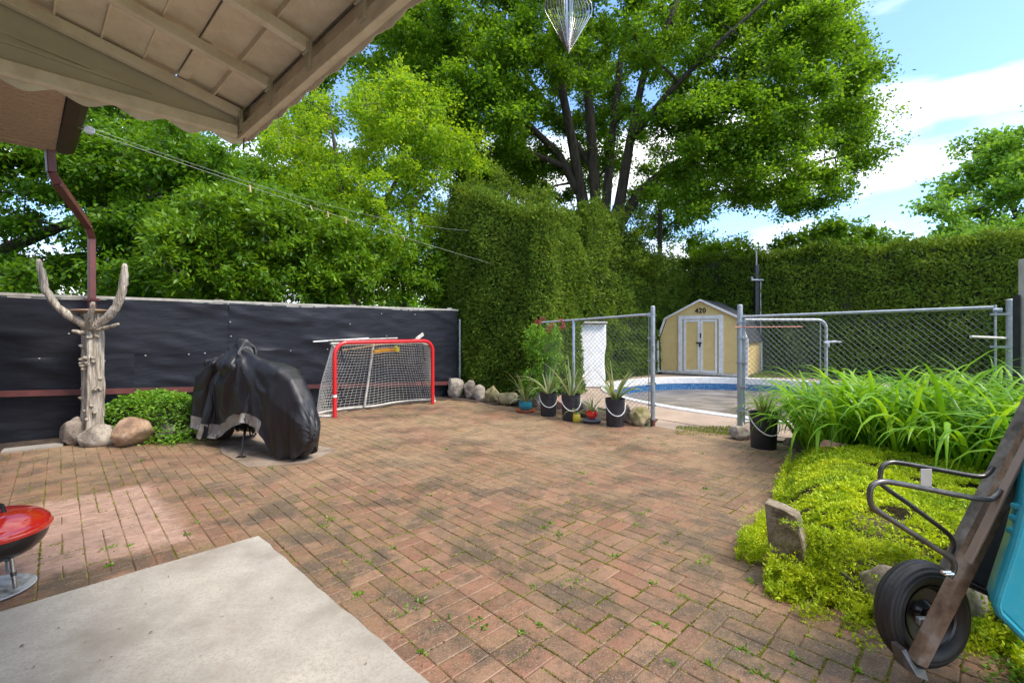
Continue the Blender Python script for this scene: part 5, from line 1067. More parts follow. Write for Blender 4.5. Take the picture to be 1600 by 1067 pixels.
4,17,-1,7,17,-1,4,17,0,2,17,1,0,17,0,-1,17,2,0,16,1,0,16,1,0,16,2,3,14,1,7,13,2,10,10,1,12,6,2,10,10,2,9,10,2,8,10,3,12,6,4,7,11,2,13,0,5,8,-5,9,19,1,16,5,0,14,15,7,9,13,1,6,15,4,4,14,2,4,8,-8,4,14,-4,5,12,-10,4,13,-2,-2,14,1,2,8,-9,-2,12,5,3,12,7,-2,14,4,-1,12,3,0,13,6,2,12,7,0,14,-2,1,14,0,2,14,-2,1,14,-1,1,13,2,2,12,4,1,12,6,1,12,6,1,14,1,1,15,-1,1,14,-1,0,14,1,1,15,-2,-1,11,8,6,12,8,5,
17,8,-1,16,11,0,14,12,-1,11,13,-1,9,15,0,5,16,0,4,16,1,3,16,1,5,16,1,6,14,1,6,14,0,6,14,1,9,12,1,10,10,1,11,8,2,6,13,2,6,12,2,8,11,3,2,12,3,2,12,3,15,11,-2,15,8,16,14,1,8,14,1,4,16,4,5,12,8,2,5,17,12,0,3,8,12,-2,4,13,0,0,13,0,0,12,4,1,12,6,1,12,7,-2,12,5,-2,14,3,-3,13,5,0,11,8,0,14,2,4,14,-1,2,14,0,1,14,0,2,15,-1,1,16,0,1,16,2,1,16,4,1,17,4,1,17,2,1,18,0,0,18,1,1,19,0,0,18,-1,-1,18,4,4,
17,-3,2,16,0,0,16,3,1,16,4,2,15,6,0,14,7,0,10,12,0,7,13,0,6,13,1,6,14,0,5,13,2,6,13,1,5,13,2,5,14,1,6,12,2,8,11,2,10,9,2,11,6,3,12,5,3,12,2,2,12,3,2,14,6,-10,15,-1,0,14,2,4,15,6,3,5,10,8,7,5,5,-12,7,0,20,0,10,6,-8,-6,11,-5,-1,11,6,2,11,4,-4,12,7,-2,12,6,-2,14,4,-3,13,5,-2,12,8,0,13,5,2,14,-3,1,16,2,2,16,0,2,16,1,1,16,2,2,16,3,1,17,2,1,16,2,1,18,2,0,18,1,1,18,1,0,18,0,0,20,0,0,20,3,3,
12,6,0,14,2,2,12,1,1,13,2,0,12,2,2,13,3,1,12,2,1,10,8,1,9,9,0,6,12,2,4,13,1,2,13,2,2,13,2,3,12,3,8,11,2,12,4,2,12,3,2,13,1,1,12,1,2,13,2,2,14,4,2,14,4,0,13,1,5,14,1,4,16,2,1,17,10,4,10,8,-6,-9,8,-2,-10,10,0,7,4,4,12,5,8,10,6,3,13,2,11,4,12,-7,12,9,-1,12,3,0,13,4,-1,12,8,0,13,7,0,14,1,2,14,-1,2,14,1,1,15,2,2,15,2,1,16,3,2,15,4,1,16,4,1,15,2,2,16,2,1,17,1,0,17,0,1,17,1,0,17,1,2,
6,12,0,4,11,-1,6,11,-1,3,12,0,4,12,0,3,12,0,7,11,0,12,6,1,12,4,2,12,2,1,12,2,1,12,2,2,13,0,1,14,0,1,12,1,1,10,9,2,12,0,0,13,-1,1,13,0,1,13,2,1,14,2,0,14,3,2,14,1,3,14,1,2,15,4,1,10,14,-6,41,0,-6,3,4,8,-6,24,-13,11,3,8,14,-4,-8,17,8,-2,14,1,6,14,10,-1,10,7,0,13,3,1,12,-1,-3,11,5,2,11,6,1,13,5,2,12,1,2,13,2,1,13,2,2,13,2,1,12,2,1,13,4,2,12,4,1,13,4,0,14,2,1,13,0,2,13,1,0,13,0,0,13,1,0,
1,14,0,8,13,0,9,11,1,8,12,0,10,11,0,13,6,1,14,3,2,14,-1,1,14,0,1,14,0,1,14,0,2,14,0,2,13,4,2,11,6,2,9,10,2,8,11,2,12,7,0,13,0,-1,13,0,-2,14,2,-1,14,2,0,13,2,0,14,0,2,14,0,3,12,2,0,0,0,10,6,4,4,20,-6,10,0,4,13,-4,11,4,11,-2,-1,16,2,13,16,13,-6,12,4,5,12,6,1,12,4,3,14,1,0,12,3,4,10,8,0,11,4,1,12,2,2,13,2,2,12,2,1,12,4,2,12,2,1,12,2,0,12,4,1,12,4,2,12,2,1,13,1,0,13,0,1,13,0,0,13,0,0,
11,12,6,2,16,5,4,16,5,11,11,6,12,7,6,14,6,6,14,2,5,14,4,5,14,4,5,14,4,6,13,4,6,12,6,4,12,6,5,11,8,5,11,8,5,8,9,4,5,11,6,13,3,1,14,0,2,14,2,2,14,4,2,15,4,2,14,2,4,16,1,4,13,6,4,24,-8,12,20,-8,10,5,20,7,12,4,6,4,7,9,6,2,11,5,-14,-4,10,-10,6,12,4,6,11,8,3,12,4,6,13,-2,4,14,-2,6,11,8,3,12,9,4,14,6,4,14,2,6,14,3,5,14,0,4,14,-4,6,13,-6,6,15,2,5,15,4,5,15,4,6,15,1,6,16,-1,4,16,-4,2,16,-5,1,
13,-5,12,16,6,6,15,2,6,16,1,6,16,1,6,14,2,5,14,5,5,13,5,6,12,5,6,12,6,6,13,7,5,12,7,6,10,8,6,10,9,5,9,10,4,10,-10,0,13,-2,1,4,11,7,14,0,2,14,3,0,15,4,1,13,3,2,14,1,2,14,2,4,11,19,4,18,0,-2,16,1,1,19,-2,5,12,1,4,9,-11,-1,3,10,10,9,0,8,12,0,7,13,0,8,11,8,6,11,6,8,14,-2,6,14,-2,6,15,3,7,12,9,3,14,6,6,14,5,4,16,0,6,16,-2,6,17,0,4,18,0,5,15,-8,6,17,2,6,17,5,6,17,6,6,18,-2,6,19,-3,5,19,-6,-1,
7,-4,14,14,0,8,12,9,6,12,6,6,13,6,6,14,6,6,12,7,6,11,9,6,11,9,6,10,9,5,9,9,5,10,10,6,10,10,4,11,7,6,13,-4,6,12,-5,5,9,10,2,12,8,1,12,4,0,14,2,0,15,4,1,14,4,2,14,1,4,15,3,3,16,-1,1,10,9,2,5,7,-3,13,-2,4,13,-1,8,11,-3,8,6,-12,-4,8,4,11,12,-1,7,13,-4,7,12,7,7,12,8,8,13,-2,8,14,-3,5,15,-3,6,14,8,5,11,12,2,15,7,6,13,10,4,14,10,4,14,10,6,15,8,5,17,0,6,16,-8,6,17,-3,6,18,-4,6,19,2,6,18,1,6,18,2,10,
14,1,5,13,1,6,14,3,6,11,8,6,11,7,6,10,6,6,10,8,6,12,6,6,11,8,6,10,8,6,11,8,6,10,5,6,12,2,6,13,-2,6,12,-4,5,12,-3,6,13,0,3,11,8,4,12,5,0,13,0,2,14,4,2,13,4,2,14,0,3,14,5,0,14,0,4,17,1,6,9,0,12,15,8,-5,12,3,6,12,-1,7,12,-6,5,10,-9,1,13,-3,7,12,-4,8,12,3,9,11,8,4,13,1,9,15,-5,4,13,4,7,14,-5,8,13,6,7,11,12,4,13,9,5,14,8,6,15,6,4,16,2,6,17,2,6,16,-4,7,15,-6,6,17,0,6,17,0,7,18,0,7,18,-1,4,
12,2,5,13,1,6,12,0,6,13,3,6,11,7,6,10,8,6,12,4,6,10,6,6,11,5,6,12,3,5,12,1,6,13,-1,5,12,-4,6,12,-4,5,11,-7,4,12,-3,6,12,-3,6,13,5,2,0,9,10,13,2,3,14,6,1,14,4,3,14,0,4,12,6,-4,15,-9,1,10,-8,8,16,-12,4,14,-24,4,10,-4,9,12,0,7,12,-4,6,12,-7,2,11,-6,6,12,-3,6,12,0,9,11,3,8,12,3,9,14,-1,5,13,0,7,14,1,6,14,-2,6,14,4,6,14,2,6,14,5,6,14,0,7,15,0,6,14,3,6,14,-1,6,15,2,7,14,6,8,15,4,7,16,0,6,16,-1,5,
14,2,5,12,2,6,14,2,6,12,1,6,13,1,6,14,2,6,13,5,6,13,2,6,13,-1,5,14,-4,6,12,-5,6,12,-7,5,12,-8,5,10,-9,5,12,0,7,12,-1,7,8,-5,11,12,-1,7,4,10,9,0,11,10,12,6,1,6,-8,7,13,2,3,8,0,6,23,21,18,20,-1,6,6,-2,10,8,0,7,13,-2,5,12,-6,4,12,-2,6,12,-6,4,12,-6,5,13,-3,6,11,0,9,12,1,8,11,2,8,13,-1,7,14,-2,6,12,5,6,14,1,7,12,0,6,12,5,6,10,-6,8,12,-6,8,10,-6,8,11,-6,8,14,1,7,12,6,8,12,2,8,12,2,8,14,0,7,14,0,7,
16,2,5,16,0,6,14,1,6,16,1,6,14,-2,6,14,-1,6,14,-3,6,13,-6,6,12,-8,5,10,-8,5,11,-10,4,11,-9,5,10,-8,5,10,-9,4,10,-10,6,13,-1,8,12,-2,9,8,-4,11,10,6,11,18,-3,1,28,4,2,9,11,-4,21,7,-2,16,-8,8,6,0,-6,23,5,4,24,4,7,18,2,3,12,-2,2,13,-5,4,12,-4,5,13,-4,6,13,-5,4,13,-2,5,12,0,7,12,-1,8,12,2,6,13,0,7,12,0,6,12,2,6,12,3,6,12,4,6,10,-7,9,10,-6,8,8,-6,9,10,-5,9,11,-3,8,10,4,8,11,2,8,12,0,8,12,0,8,12,-1,7,12,-1,8,
16,1,6,16,1,6,16,1,6,15,1,6,16,0,6,15,-3,5,14,-6,6,14,-5,5,14,-6,6,14,-6,5,13,-6,6,13,-7,5,14,-6,6,14,-4,6,14,-1,5,13,4,6,14,-1,6,9,-5,10,14,4,4,31,-9,-5,4,-10,3,31,0,4,4,12,-2,7,2,-4,-1,-2,-20,4,7,0,27,10,3,11,6,0,14,-1,4,13,-2,5,13,-6,3,13,-4,4,13,-5,4,13,-2,5,12,0,7,12,-1,8,13,2,7,13,1,6,12,0,7,12,1,8,12,1,6,12,-2,8,10,-4,8,10,-5,9,11,-4,8,11,-4,9,12,1,8,10,4,9,12,0,7,12,0,7,12,0,8,12,0,8,12,-1,7,
17,-1,4,16,-1,6,16,0,5,16,0,4,16,-2,4,15,-6,4,14,-6,4,14,-7,4,14,-5,4,15,-4,5,15,-3,4,15,-1,5,14,0,4,14,2,5,14,3,5,13,5,4,10,8,4,3,13,-2,12,4,0,9,4,1,12,-6,-6,2,-14,2,5,-11,10,7,6,0,9,-14,-10,8,3,4,7,-6,4,1,-2,15,14,-2,2,13,-1,5,13,-3,4,13,-4,4,12,-4,2,13,-2,5,13,-2,6,12,6,3,13,0,5,12,1,6,12,1,6,12,0,6,12,2,6,7,-8,8,7,-7,8,10,-4,7,11,-2,8,11,-1,6,11,3,8,12,1,6,12,-1,7,12,0,7,12,0,6,12,0,6,12,0,7,
17,0,5,16,0,4,17,0,5,16,-2,5,16,-4,4,16,-2,5,16,-2,4,16,-2,4,16,-3,4,15,-3,5,15,-3,4,14,-1,5,14,-1,4,14,2,5,13,7,4,9,11,2,-2,15,-2,13,-7,2,11,6,-7,-28,20,10,-6,16,-1,8,4,-1,6,0,-6,7,-2,6,0,-18,10,2,-18,-6,11,6,2,10,4,8,9,-2,3,13,0,4,12,-3,3,14,-4,3,11,-4,2,13,-2,3,12,-4,4,12,4,3,12,1,6,12,2,6,12,1,5,13,2,4,4,-9,10,5,-8,10,11,-4,8,12,0,6,12,0,6,13,2,6,12,-1,6,13,-2,6,13,0,6,13,-2,6,13,2,6,13,0,7,14,1,7,
16,0,5,16,0,4,15,0,4,15,0,4,14,2,4,14,2,4,14,2,4,14,2,4,14,1,4,14,-1,2,14,-1,3,14,0,2,13,6,2,8,11,0,0,14,-4,-2,14,-4,10,6,1,13,-1,-2,13,0,-5,14,1,-4,-11,14,6,-4,8,-1,-1,0,-12,-2,10,1,5,11,18,-9,-4,12,-9,-10,6,4,12,12,5,-12,-3,9,0,1,8,10,3,23,-1,3,6,-10,-8,19,-2,4,10,-2,-2,12,2,2,12,1,3,12,3,3,13,3,3,10,-8,4,6,-8,7,12,-2,4,12,1,4,12,-2,6,12,-1,5,12,1,6,13,1,5,13,-1,6,13,-1,5,13,2,6,13,-2,6,13,0,6,12,1,7,
14,-1,5,15,0,4,16,1,4,16,-1,3,15,0,4,15,0,3,15,0,4,14,-2,3,14,-3,2,14,-2,3,14,3,3,10,10,1,3,13,-1,3,13,-2,8,11,0,12,6,2,12,5,2,13,1,-2,15,-1,1,14,-8,0,21,1,4,10,12,6,6,14,13,0,0,-18,3,8,3,7,-2,10,-2,-3,12,11,4,4,8,10,2,31,-7,2,24,-8,6,-2,8,6,21,1,11,6,-6,-8,18,2,7,10,6,2,13,2,3,12,1,3,13,-1,2,1,-8,11,12,-2,5,12,0,4,12,-3,5,12,-1,5,12,3,5,13,1,5,12,2,5,12,2,6,12,0,6,12,-1,6,12,0,6,12,0,7,13,0,6,
14,0,5,14,0,4,14,-1,2,14,0,2,14,0,0,14,0,0,13,-4,-2,14,-2,-2,14,-1,-3,13,4,-3,8,10,-6,6,10,-8,10,8,-7,13,6,-7,13,-3,-6,12,-4,-6,10,5,-12,-1,15,-4,13,-8,-9,10,-8,-4,6,-13,-4,3,-19,4,2,-17,3,8,-2,4,2,1,-11,9,4,-2,20,1,-1,21,6,-13,6,13,-14,0,11,-7,12,10,-12,14,15,-15,8,23,-1,10,30,-6,8,8,-13,13,1,-8,13,2,-8,14,4,-6,-3,-14,3,10,-8,-5,13,-2,-5,13,-2,-2,13,-1,-2,13,2,-2,14,2,-1,12,3,0,12,2,1,12,1,1,12,4,4,12,3,4,13,2,5,13,0,5,13,0,6,
14,0,6,13,0,4,13,0,2,13,0,2,13,-3,0,13,-4,-1,14,0,-2,13,-1,-4,12,3,-3,11,8,-6,9,8,-8,12,5,-7,14,4,-8,13,-2,-8,14,-1,-8,14,-1,-10,14,-1,-11,14,5,-11,-10,15,3,12,17,-14,12,12,-13,20,8,-12,9,8,-11,6,-16,-1,10,-22,-6,7,-19,-22,6,5,-11,37,-24,-12,34,-5,-9,-1,18,-22,6,14,-8,5,8,-27,15,18,-45,9,-1,-2,12,-2,-10,23,-5,-6,14,1,-10,-7,-14,2,11,-8,-8,10,-9,-6,11,-8,-6,12,-6,-6,13,0,-5,11,5,-4,9,8,-3,10,7,-1,12,3,1,12,5,1,12,1,2,12,-2,2,12,-2,5,13,1,5,12,-1,6,
13,2,2,13,0,4,13,1,3,12,-3,1,12,1,1,12,0,-1,12,0,-2,13,3,-2,12,6,-4,8,8,-6,13,4,-5,13,2,-6,13,0,-6,13,0,-7,13,1,-9,14,-1,-10,14,-1,-10,12,6,-12,10,-8,-14,-8,18,-3,4,12,-13,-1,16,-16,25,4,-13,29,10,-11,28,8,-9,7,-4,-13,-4,5,-22,-3,4,-25,20,6,-21,19,12,-6,4,18,-14,4,-10,10,-1,-20,14,7,-7,-13,26,-12,2,4,-22,-2,-8,-15,3,12,-5,-10,10,-8,-8,13,3,-8,12,4,-6,11,6,-4,9,10,-4,10,8,-3,13,2,-1,12,4,-1,12,6,0,12,2,2,13,-1,2,12,4,4,12,1,4,11,1,6,12,-1,6,
13,1,4,13,0,4,12,0,3,13,2,2,13,-1,1,12,4,0,12,3,-1,10,8,-2,11,6,-3,12,4,-4,12,2,-5,13,1,-4,13,1,-6,14,2,-8,14,1,-8,14,0,-8,14,-4,-8,15,-4,-9,16,-4,-9,14,-1,-13,-6,18,-8,10,11,-14,0,15,-14,7,14,-15,6,14,-17,3,-7,-15,2,-16,-12,4,10,-20,2,4,-24,8,-8,-4,8,-9,-2,7,-12,-2,2,4,19,11,-23,13,-8,-22,-6,-2,-14,-6,12,4,-11,11,-5,-10,10,10,-7,10,9,-6,9,10,-5,10,10,-5,11,6,-4,13,3,-2,12,2,-2,13,-2,0,12,-2,0,12,-2,1,11,4,2,12,2,4,11,1,4,12,0,6,12,0,6,
12,0,4,12,-1,2,12,-1,0,12,1,-1,11,5,-1,12,4,-1,12,5,-2,10,6,-4,11,5,-5,14,0,-4,14,-1,-4,13,-2,-6,13,-1,-7,13,0,-8,13,1,-9,13,0,-10,14,0,-10,9,-11,-10,10,8,-14,16,-5,-8,16,-7,-8,-8,11,-14,-5,12,-16,-9,3,-18,-4,4,-18,0,2,-21,0,4,-14,12,15,8,-4,-16,11,-4,-4,-20,29,-9,0,26,9,-4,28,2,-8,13,10,-10,14,6,-10,15,6,-10,12,-2,-10,10,12,-6,13,2,-8,13,5,-7,13,4,-7,13,2,-5,14,1,-4,13,-1,-4,13,0,-3,13,2,-2,12,3,-1,12,6,0,12,4,1,12,0,1,13,0,2,12,1,3,12,0,4,
12,-2,2,12,-2,2,12,-2,1,12,-2,0,13,0,-1,12,0,-2,12,4,-3,12,6,-4,10,8,-4,10,7,-6,11,5,-6,13,4,-7,13,-2,-7,13,0,-8,13,2,-9,13,0,-10,12,-9,-9,16,-1,-10,14,1,-12,14,2,-13,9,5,-17,16,3,-14,14,4,-16,11,13,-16,12,-8,-15,18,24,-25,36,10,-26,24,-6,-4,22,6,-4,33,-10,-10,17,-6,-11,16,11,0,11,-5,-16,14,5,-11,9,12,-10,9,12,-8,8,12,-8,13,0,-11,13,6,-8,14,-1,-8,14,0,-7,13,0,-6,13,-1,-5,14,0,-4,13,0,-3,12,2,-3,12,4,-2,12,4,-1,12,1,-1,13,1,1,13,1,2,12,1,3,13,2,4,
12,-1,3,12,-1,2,13,-2,1,12,3,0,13,1,-2,12,4,-2,10,8,-4,12,2,-3,12,2,-4,13,3,-4,13,4,-6,12,3,-7,13,4,-8,14,0,-8,14,0,-9,14,2,-10,14,3,-10,14,-1,-10,15,-2,-10,10,7,-14,18,-4,-8,18,-5,-6,17,0,-10,18,-5,-10,6,-9,-19,26,-4,-3,24,-4,-2,26,-9,-14,29,-11,-13,19,-4,-7,12,6,-15,16,5,-12,15,-1,-12,8,-8,-15,15,-1,-11,14,0,-10,15,0,-10,13,6,-9,14,-4,-9,14,0,-7,14,0,-6,14,0,-6,14,0,-5,13,1,-4,14,2,-3,14,3,-2,14,2,-2,14,1,-1,14,1,0,13,1,0,12,1,2,13,2,2,13,0,3,
13,-1,3,12,-2,2,12,-2,2,12,-2,0,12,3,0,12,2,-1,12,-1,0,13,0,-1,14,0,-3,13,0,-4,12,0,-4,13,2,-4,13,3,-4,12,3,-5,13,0,-6,13,2,-6,13,0,-7,14,2,-8,15,-5,-4,14,-3,-6,11,5,-11,15,0,-8,16,-2,-8,12,-9,-10,18,-1,-3,16,-3,-4,18,-2,-3,18,2,-6,19,2,-6,16,5,-6,4,0,-16,14,-1,-11,14,4,-10,14,-4,-8,8,-9,-10,14,0,-8,14,-2,-6,13,-6,-6,13,0,-5,14,-1,-6,14,0,-4,14,0,-4,13,2,-4,13,1,-2,12,4,-2,12,3,-2,13,2,-1,13,0,0,13,0,1,13,-1,2,13,0,2,12,0,4,13,0,3,
13,0,2,13,-2,2,12,-3,3,13,-2,2,12,-2,2,12,2,0,13,1,0,13,0,-1,12,-1,-1,12,0,0,13,1,-2,13,0,-2,12,0,-4,13,0,-3,13,1,-4,13,1,-5,13,2,-4,12,0,-5,12,-2,-6,14,-4,-4,14,-3,-4,13,0,-7,14,-4,-3,14,-4,-4,16,0,-3,16,-1,-2,17,1,-3,16,0,-5,16,1,-5,16,1,-5,14,-2,-7,12,-2,-9,14,2,-6,14,2,-6,13,-5,-5,9,-10,-6,13,-1,-4,13,2,-3,13,1,-4,13,0,-2,12,-5,-3,13,-4,-2,14,-2,0,14,1,-2,14,0,0,14,-1,0,13,-2,1,13,-1,1,13,-1,1,13,-1,2,13,1,2,14,2,2,13,0,3,
12,-2,2,13,-1,2,13,-1,1,13,-2,2,12,-3,1,14,-2,1,13,-2,0,12,-1,-1,13,0,-1,14,-2,-2,13,-1,-2,12,0,-3,13,0,-2,13,0,-4,12,0,-4,13,1,-4,12,1,-6,13,3,-5,14,-1,-4,14,-3,-5,14,-4,-4,14,-5,-3,14,-6,-4,16,-4,-2,16,0,-2,16,-1,-3,16,0,-5,16,0,-5,16,2,-5,14,2,-4,14,-2,-5,12,-3,-8,14,0,-6,13,4,-6,13,0,-6,13,-5,-6,10,-10,-6,12,-6,-5,11,-9,-4,10,-10,-4,11,-9,-3,11,-8,-2,11,-8,-2,12,-6,0,13,-6,-1,14,-3,0,14,-2,1,14,-2,1,14,-3,2,14,0,2,14,1,3,14,3,6,14,1,4,
14,0,2,12,-1,4,12,-2,2,12,-3,2,13,0,1,11,-4,1,12,-4,0,12,-3,0,13,-2,-1,12,0,-2,12,0,-2,14,0,-3,13,0,-4,12,0,-4,13,0,-4,13,0,-5,14,0,-4,13,-1,-5,12,3,-6,13,-4,-2,14,-6,-2,14,-5,-4,14,-4,-3,14,-2,-4,16,-1,-4,17,-1,-3,17,1,-5,16,0,-6,16,2,-4,16,2,-4,16,0,-4,12,-3,-10,14,-1,-6,13,2,-6,14,3,-4,14,-1,-4,13,-4,-4,10,-10,-4,12,-6,-4,13,-6,-3,13,-6,-3,12,-6,-3,13,-6,-2,12,-7,-2,13,-6,-1,13,-6,0,14,-5,0,14,-6,1,14,-3,2,14,-1,2,15,1,3,14,-3,0,14,-5,1,
12,-1,3,13,-2,2,13,-2,3,12,-1,2,13,-2,0,13,0,0,12,2,0,13,2,0,12,2,-1,12,0,-1,14,0,-2,12,-1,-2,12,0,-2,14,0,-3,13,0,-4,12,0,-4,12,0,-5,13,0,-5,14,-2,-5,13,1,-6,13,-4,-4,14,-5,-3,14,-6,-4,16,-2,-3,16,-1,-4,17,-1,-3,15,0,-4,16,0,-6,16,2,-4,15,1,-4,14,2,-4,13,-3,-7,12,-3,-8,14,0,-5,14,3,-6,14,3,-4,14,1,-4,15,0,-3,14,-2,-2,14,-2,-3,14,-4,-2,14,-6,-1,12,-7,-2,13,-8,-2,12,-7,-1,13,-7,0,13,-5,0,14,0,2,14,3,2,14,6,4,12,7,4,12,8,6,14,6,4,
13,0,2,11,-4,5,12,-2,3,12,-2,2,11,-3,3,12,-2,2,12,-2,2,11,-6,0,10,-8,1,11,-6,1,10,-6,1,11,-6,0,12,-5,0,11,-5,-1,12,-3,0,14,0,-2,13,1,-2,13,1,-2,12,0,-3,13,0,-3,13,0,-2,12,-3,-2,12,-4,-2,13,-2,-1,14,0,-2,14,-1,-2,14,0,-4,14,-1,-4,14,2,-4,13,1,-2,14,0,-2,13,-3,-2,12,-5,-4,14,-1,-3,14,1,-2,13,3,-2,13,0,-1,13,-1,-1,13,-2,0,12,-4,0,12,-3,0,13,-2,0,14,1,2,13,4,2,13,5,3,11,7,4,10,10,5,8,10,4,6,12,6,4,13,6,3,14,7,3,13,6,2,14,8,
13,2,2,12,4,0,10,-6,4,12,-4,4,13,-2,3,12,-2,2,12,-4,2,12,0,2,12,2,2,13,-2,0,12,-4,1,12,-4,1,12,-4,0,12,0,0,12,1,-1,12,0,0,13,1,-1,12,0,-2,12,0,0,13,0,-1,12,0,-2,12,-1,-1,12,-2,0,13,-2,-2,14,-1,-1,13,0,-2,13,0,-3,12,-1,-4,14,0,-2,14,1,-2,14,1,0,12,0,-1,12,-4,-2,12,-4,-2,12,0,0,13,2,0,14,2,-1,14,1,1,14,-1,0,14,-2,2,14,3,1,12,6,2,8,10,3,8,11,5,5,12,5,5,13,4,5,12,5,5,13,6,7,12,6,8,11,5,10,10,5,11,9,6,13,8,4,
12,3,2,12,2,2,12,4,2,10,-5,4,10,-6,4,12,-2,2,12,2,1,12,2,2,12,2,1,11,4,2,12,0,0,13,0,1,12,-2,0,12,-5,2,12,-6,1,10,-6,0,12,-3,0,12,1,0,13,0,-2,12,-1,-1,12,-1,-1,13,-2,0,14,-3,-1,13,-2,0,13,-1,-1,13,0,-2,13,0,-3,14,0,-4,13,1,-2,14,1,-2,12,1,-2,14,0,-2,13,-3,-2,12,-4,-2,14,-2,-2,14,0,-1,13,2,0,14,1,0,14,-1,1,12,7,0,12,6,2,12,6,2,14,2,1,14,1,1,14,-2,-1,14,-3,0,13,-4,0,13,-6,-1,11,-8,-2,10,-11,-3,6,-14,-2,8,-14,-2,7,-14,-1,
12,2,2,12,2,3,12,2,2,12,2,1,12,-2,2,10,-6,4,11,-6,3,12,-2,2,13,-2,2,13,2,1,12,6,2,12,2,0,12,3,1,12,3,0,12,1,0,13,-2,0,11,-6,1,13,-3,0,13,0,0,12,-1,-1,13,-1,-1,13,-2,-1,12,-2,-1,13,-1,-2,13,-1,-2,14,-1,-2,13,0,-4,12,-1,-4,13,1,-2,12,0,-1,14,0,-1,12,0,0,13,-1,-1,12,-3,-2,12,-4,-2,12,-2,-1,13,0,0,13,2,-1,12,5,-1,13,-1,-1,12,-6,-2,11,-8,-2,11,-8,-3,8,-11,-4,8,-10,-2,6,-12,-3,8,-11,-3,4,-13,-3,4,-14,-3,3,-14,-2,5,-13,-3,2,-14,-4,3,-14,-3,
12,2,1,13,1,0,13,4,1,12,5,1,12,4,1,13,1,2,13,-2,3,12,-4,4,13,-1,2,11,-5,3,12,1,1,11,6,2,12,6,1,11,6,1,10,7,2,11,8,2,11,6,2,12,-2,3,12,-1,2,13,0,2,13,0,2,12,-1,2,12,-2,2,13,-1,2,14,-1,0,13,-1,0,13,0,-2,14,-1,-2,14,0,0,14,2,0,12,2,1,14,-1,0,12,-1,1,13,-4,1,12,-4,0,13,-3,0,14,0,0,13,1,1,12,3,0,13,2,1,12,3,0,12,0,0,12,-4,-1,12,-5,0,12,-6,-2,11,-7,-2,7,-11,-3,10,-9,-3,10,-8,-3,11,-4,-2,9,-9,-2,7,-10,-2,3,-12,-4,
14,1,0,14,1,2,14,0,1,14,4,0,12,6,1,12,6,1,12,6,1,14,0,1,12,-5,3,13,-3,3,12,-5,5,13,1,3,12,-2,4,12,-4,3,13,-3,4,12,-4,4,13,-1,3,11,6,2,12,5,3,12,4,3,12,1,3,13,-1,3,14,-2,3,13,-2,2,14,0,2,14,0,0,13,0,-2,13,0,-1,14,0,0,13,0,1,14,0,1,12,1,2,13,-2,0,13,-1,1,12,-4,2,11,-5,2,12,-4,1,12,-1,1,13,2,2,11,6,0,11,7,1,11,7,0,10,7,1,11,7,0,10,6,0,11,5,0,12,4,0,12,0,-1,12,-2,-1,12,-7,-2,12,-3,-3,12,-2,-3,12,-1,-2,
16,0,0,15,0,0,14,0,1,14,0,2,15,2,0,14,3,1,14,2,2,13,4,1,14,4,2,14,3,3,14,0,2,12,-5,5,14,3,4,14,0,4,13,2,2,12,5,3,13,5,3,13,2,3,12,2,3,13,0,3,13,-2,3,13,-3,3,12,-3,3,13,-2,2,13,0,1,13,0,0,14,0,-2,13,0,-1,13,0,0,13,0,1,12,1,1,13,2,1,13,0,2,12,-3,0,12,2,1,13,-2,0,12,-4,1,13,-3,0,12,-4,0,12,-3,0,13,2,1,12,3,0,12,4,1,11,5,0,12,4,0,12,5,0,12,6,0,11,7,0,12,4,-1,10,6,-1,12,5,0,11,4,-1,12,3,-2,
15,-4,3,16,-2,2,16,0,1,16,1,1,15,0,2,15,2,2,14,4,0,13,6,2,12,6,2,13,5,2,14,4,3,14,2,2,12,-4,4,12,5,4,13,-2,5,13,-1,5,12,0,4,13,-1,4,13,-2,4,12,-2,4,13,-2,4,12,-2,3,13,-2,3,13,-1,2,13,0,1,14,0,0,12,-1,-2,14,-1,-1,13,0,0,14,2,1,14,1,0,13,1,1,12,2,0,13,0,1,13,-4,-1,12,4,1,12,-1,0,12,-4,0,12,-2,0,12,-3,0,10,-6,0,13,-1,1,12,1,0,13,1,0,12,2,0,12,3,0,12,2,0,12,3,0,10,6,0,13,1,-1,12,4,-2,13,4,-1,12,4,-1,
16,-1,1,14,-5,3,14,-5,4,16,-1,1,15,0,2,15,-1,1,15,0,2,15,1,2,15,2,2,14,4,1,13,4,2,14,4,2,14,4,2,14,-3,4,13,3,3,13,-2,4,13,-2,5,12,-2,4,13,-2,4,13,-2,4,12,-3,4,13,-2,4,13,-2,3,14,0,2,14,0,0,13,1,0,14,0,-2,13,-1,-1,14,0,0,13,0,0,13,0,0,13,1,0,13,2,0,13,0,-1,13,-2,0,13,-2,-1,12,5,0,13,-1,0,12,-4,-1,12,-1,0,12,-1,0,10,-7,-1,13,-4,0,13,-1,0,13,0,0,12,-1,-1,12,1,-1,13,2,-1,14,2,-1,12,4,0,13,-1,0,13,0,-1,13,2,-1,
13,8,-2,16,5,-1,16,0,0,13,-7,4,13,-9,3,13,-8,3,13,-6,4,14,-3,2,14,-2,2,14,-2,3,14,0,2,13,1,2,13,1,2,13,2,2,14,-2,4,13,0,3,13,-2,2,14,-2,4,12,-2,3,13,-2,2,12,-2,2,13,-3,2,12,-1,2,12,0,1,13,0,0,13,0,-2,12,0,-2,13,0,-2,13,0,-1,13,1,0,13,2,0,13,2,-1,13,2,-1,12,2,0,12,0,-2,12,-2,-2,12,2,-1,11,5,-1,13,-2,0,11,-5,0,13,-1,-1,12,2,0,10,-6,-2,11,-4,-1,13,-1,0,14,1,0,13,-1,-1,12,-1,-1,12,0,-1,13,2,-2,13,3,-2,14,0,-2,13,0,-2,
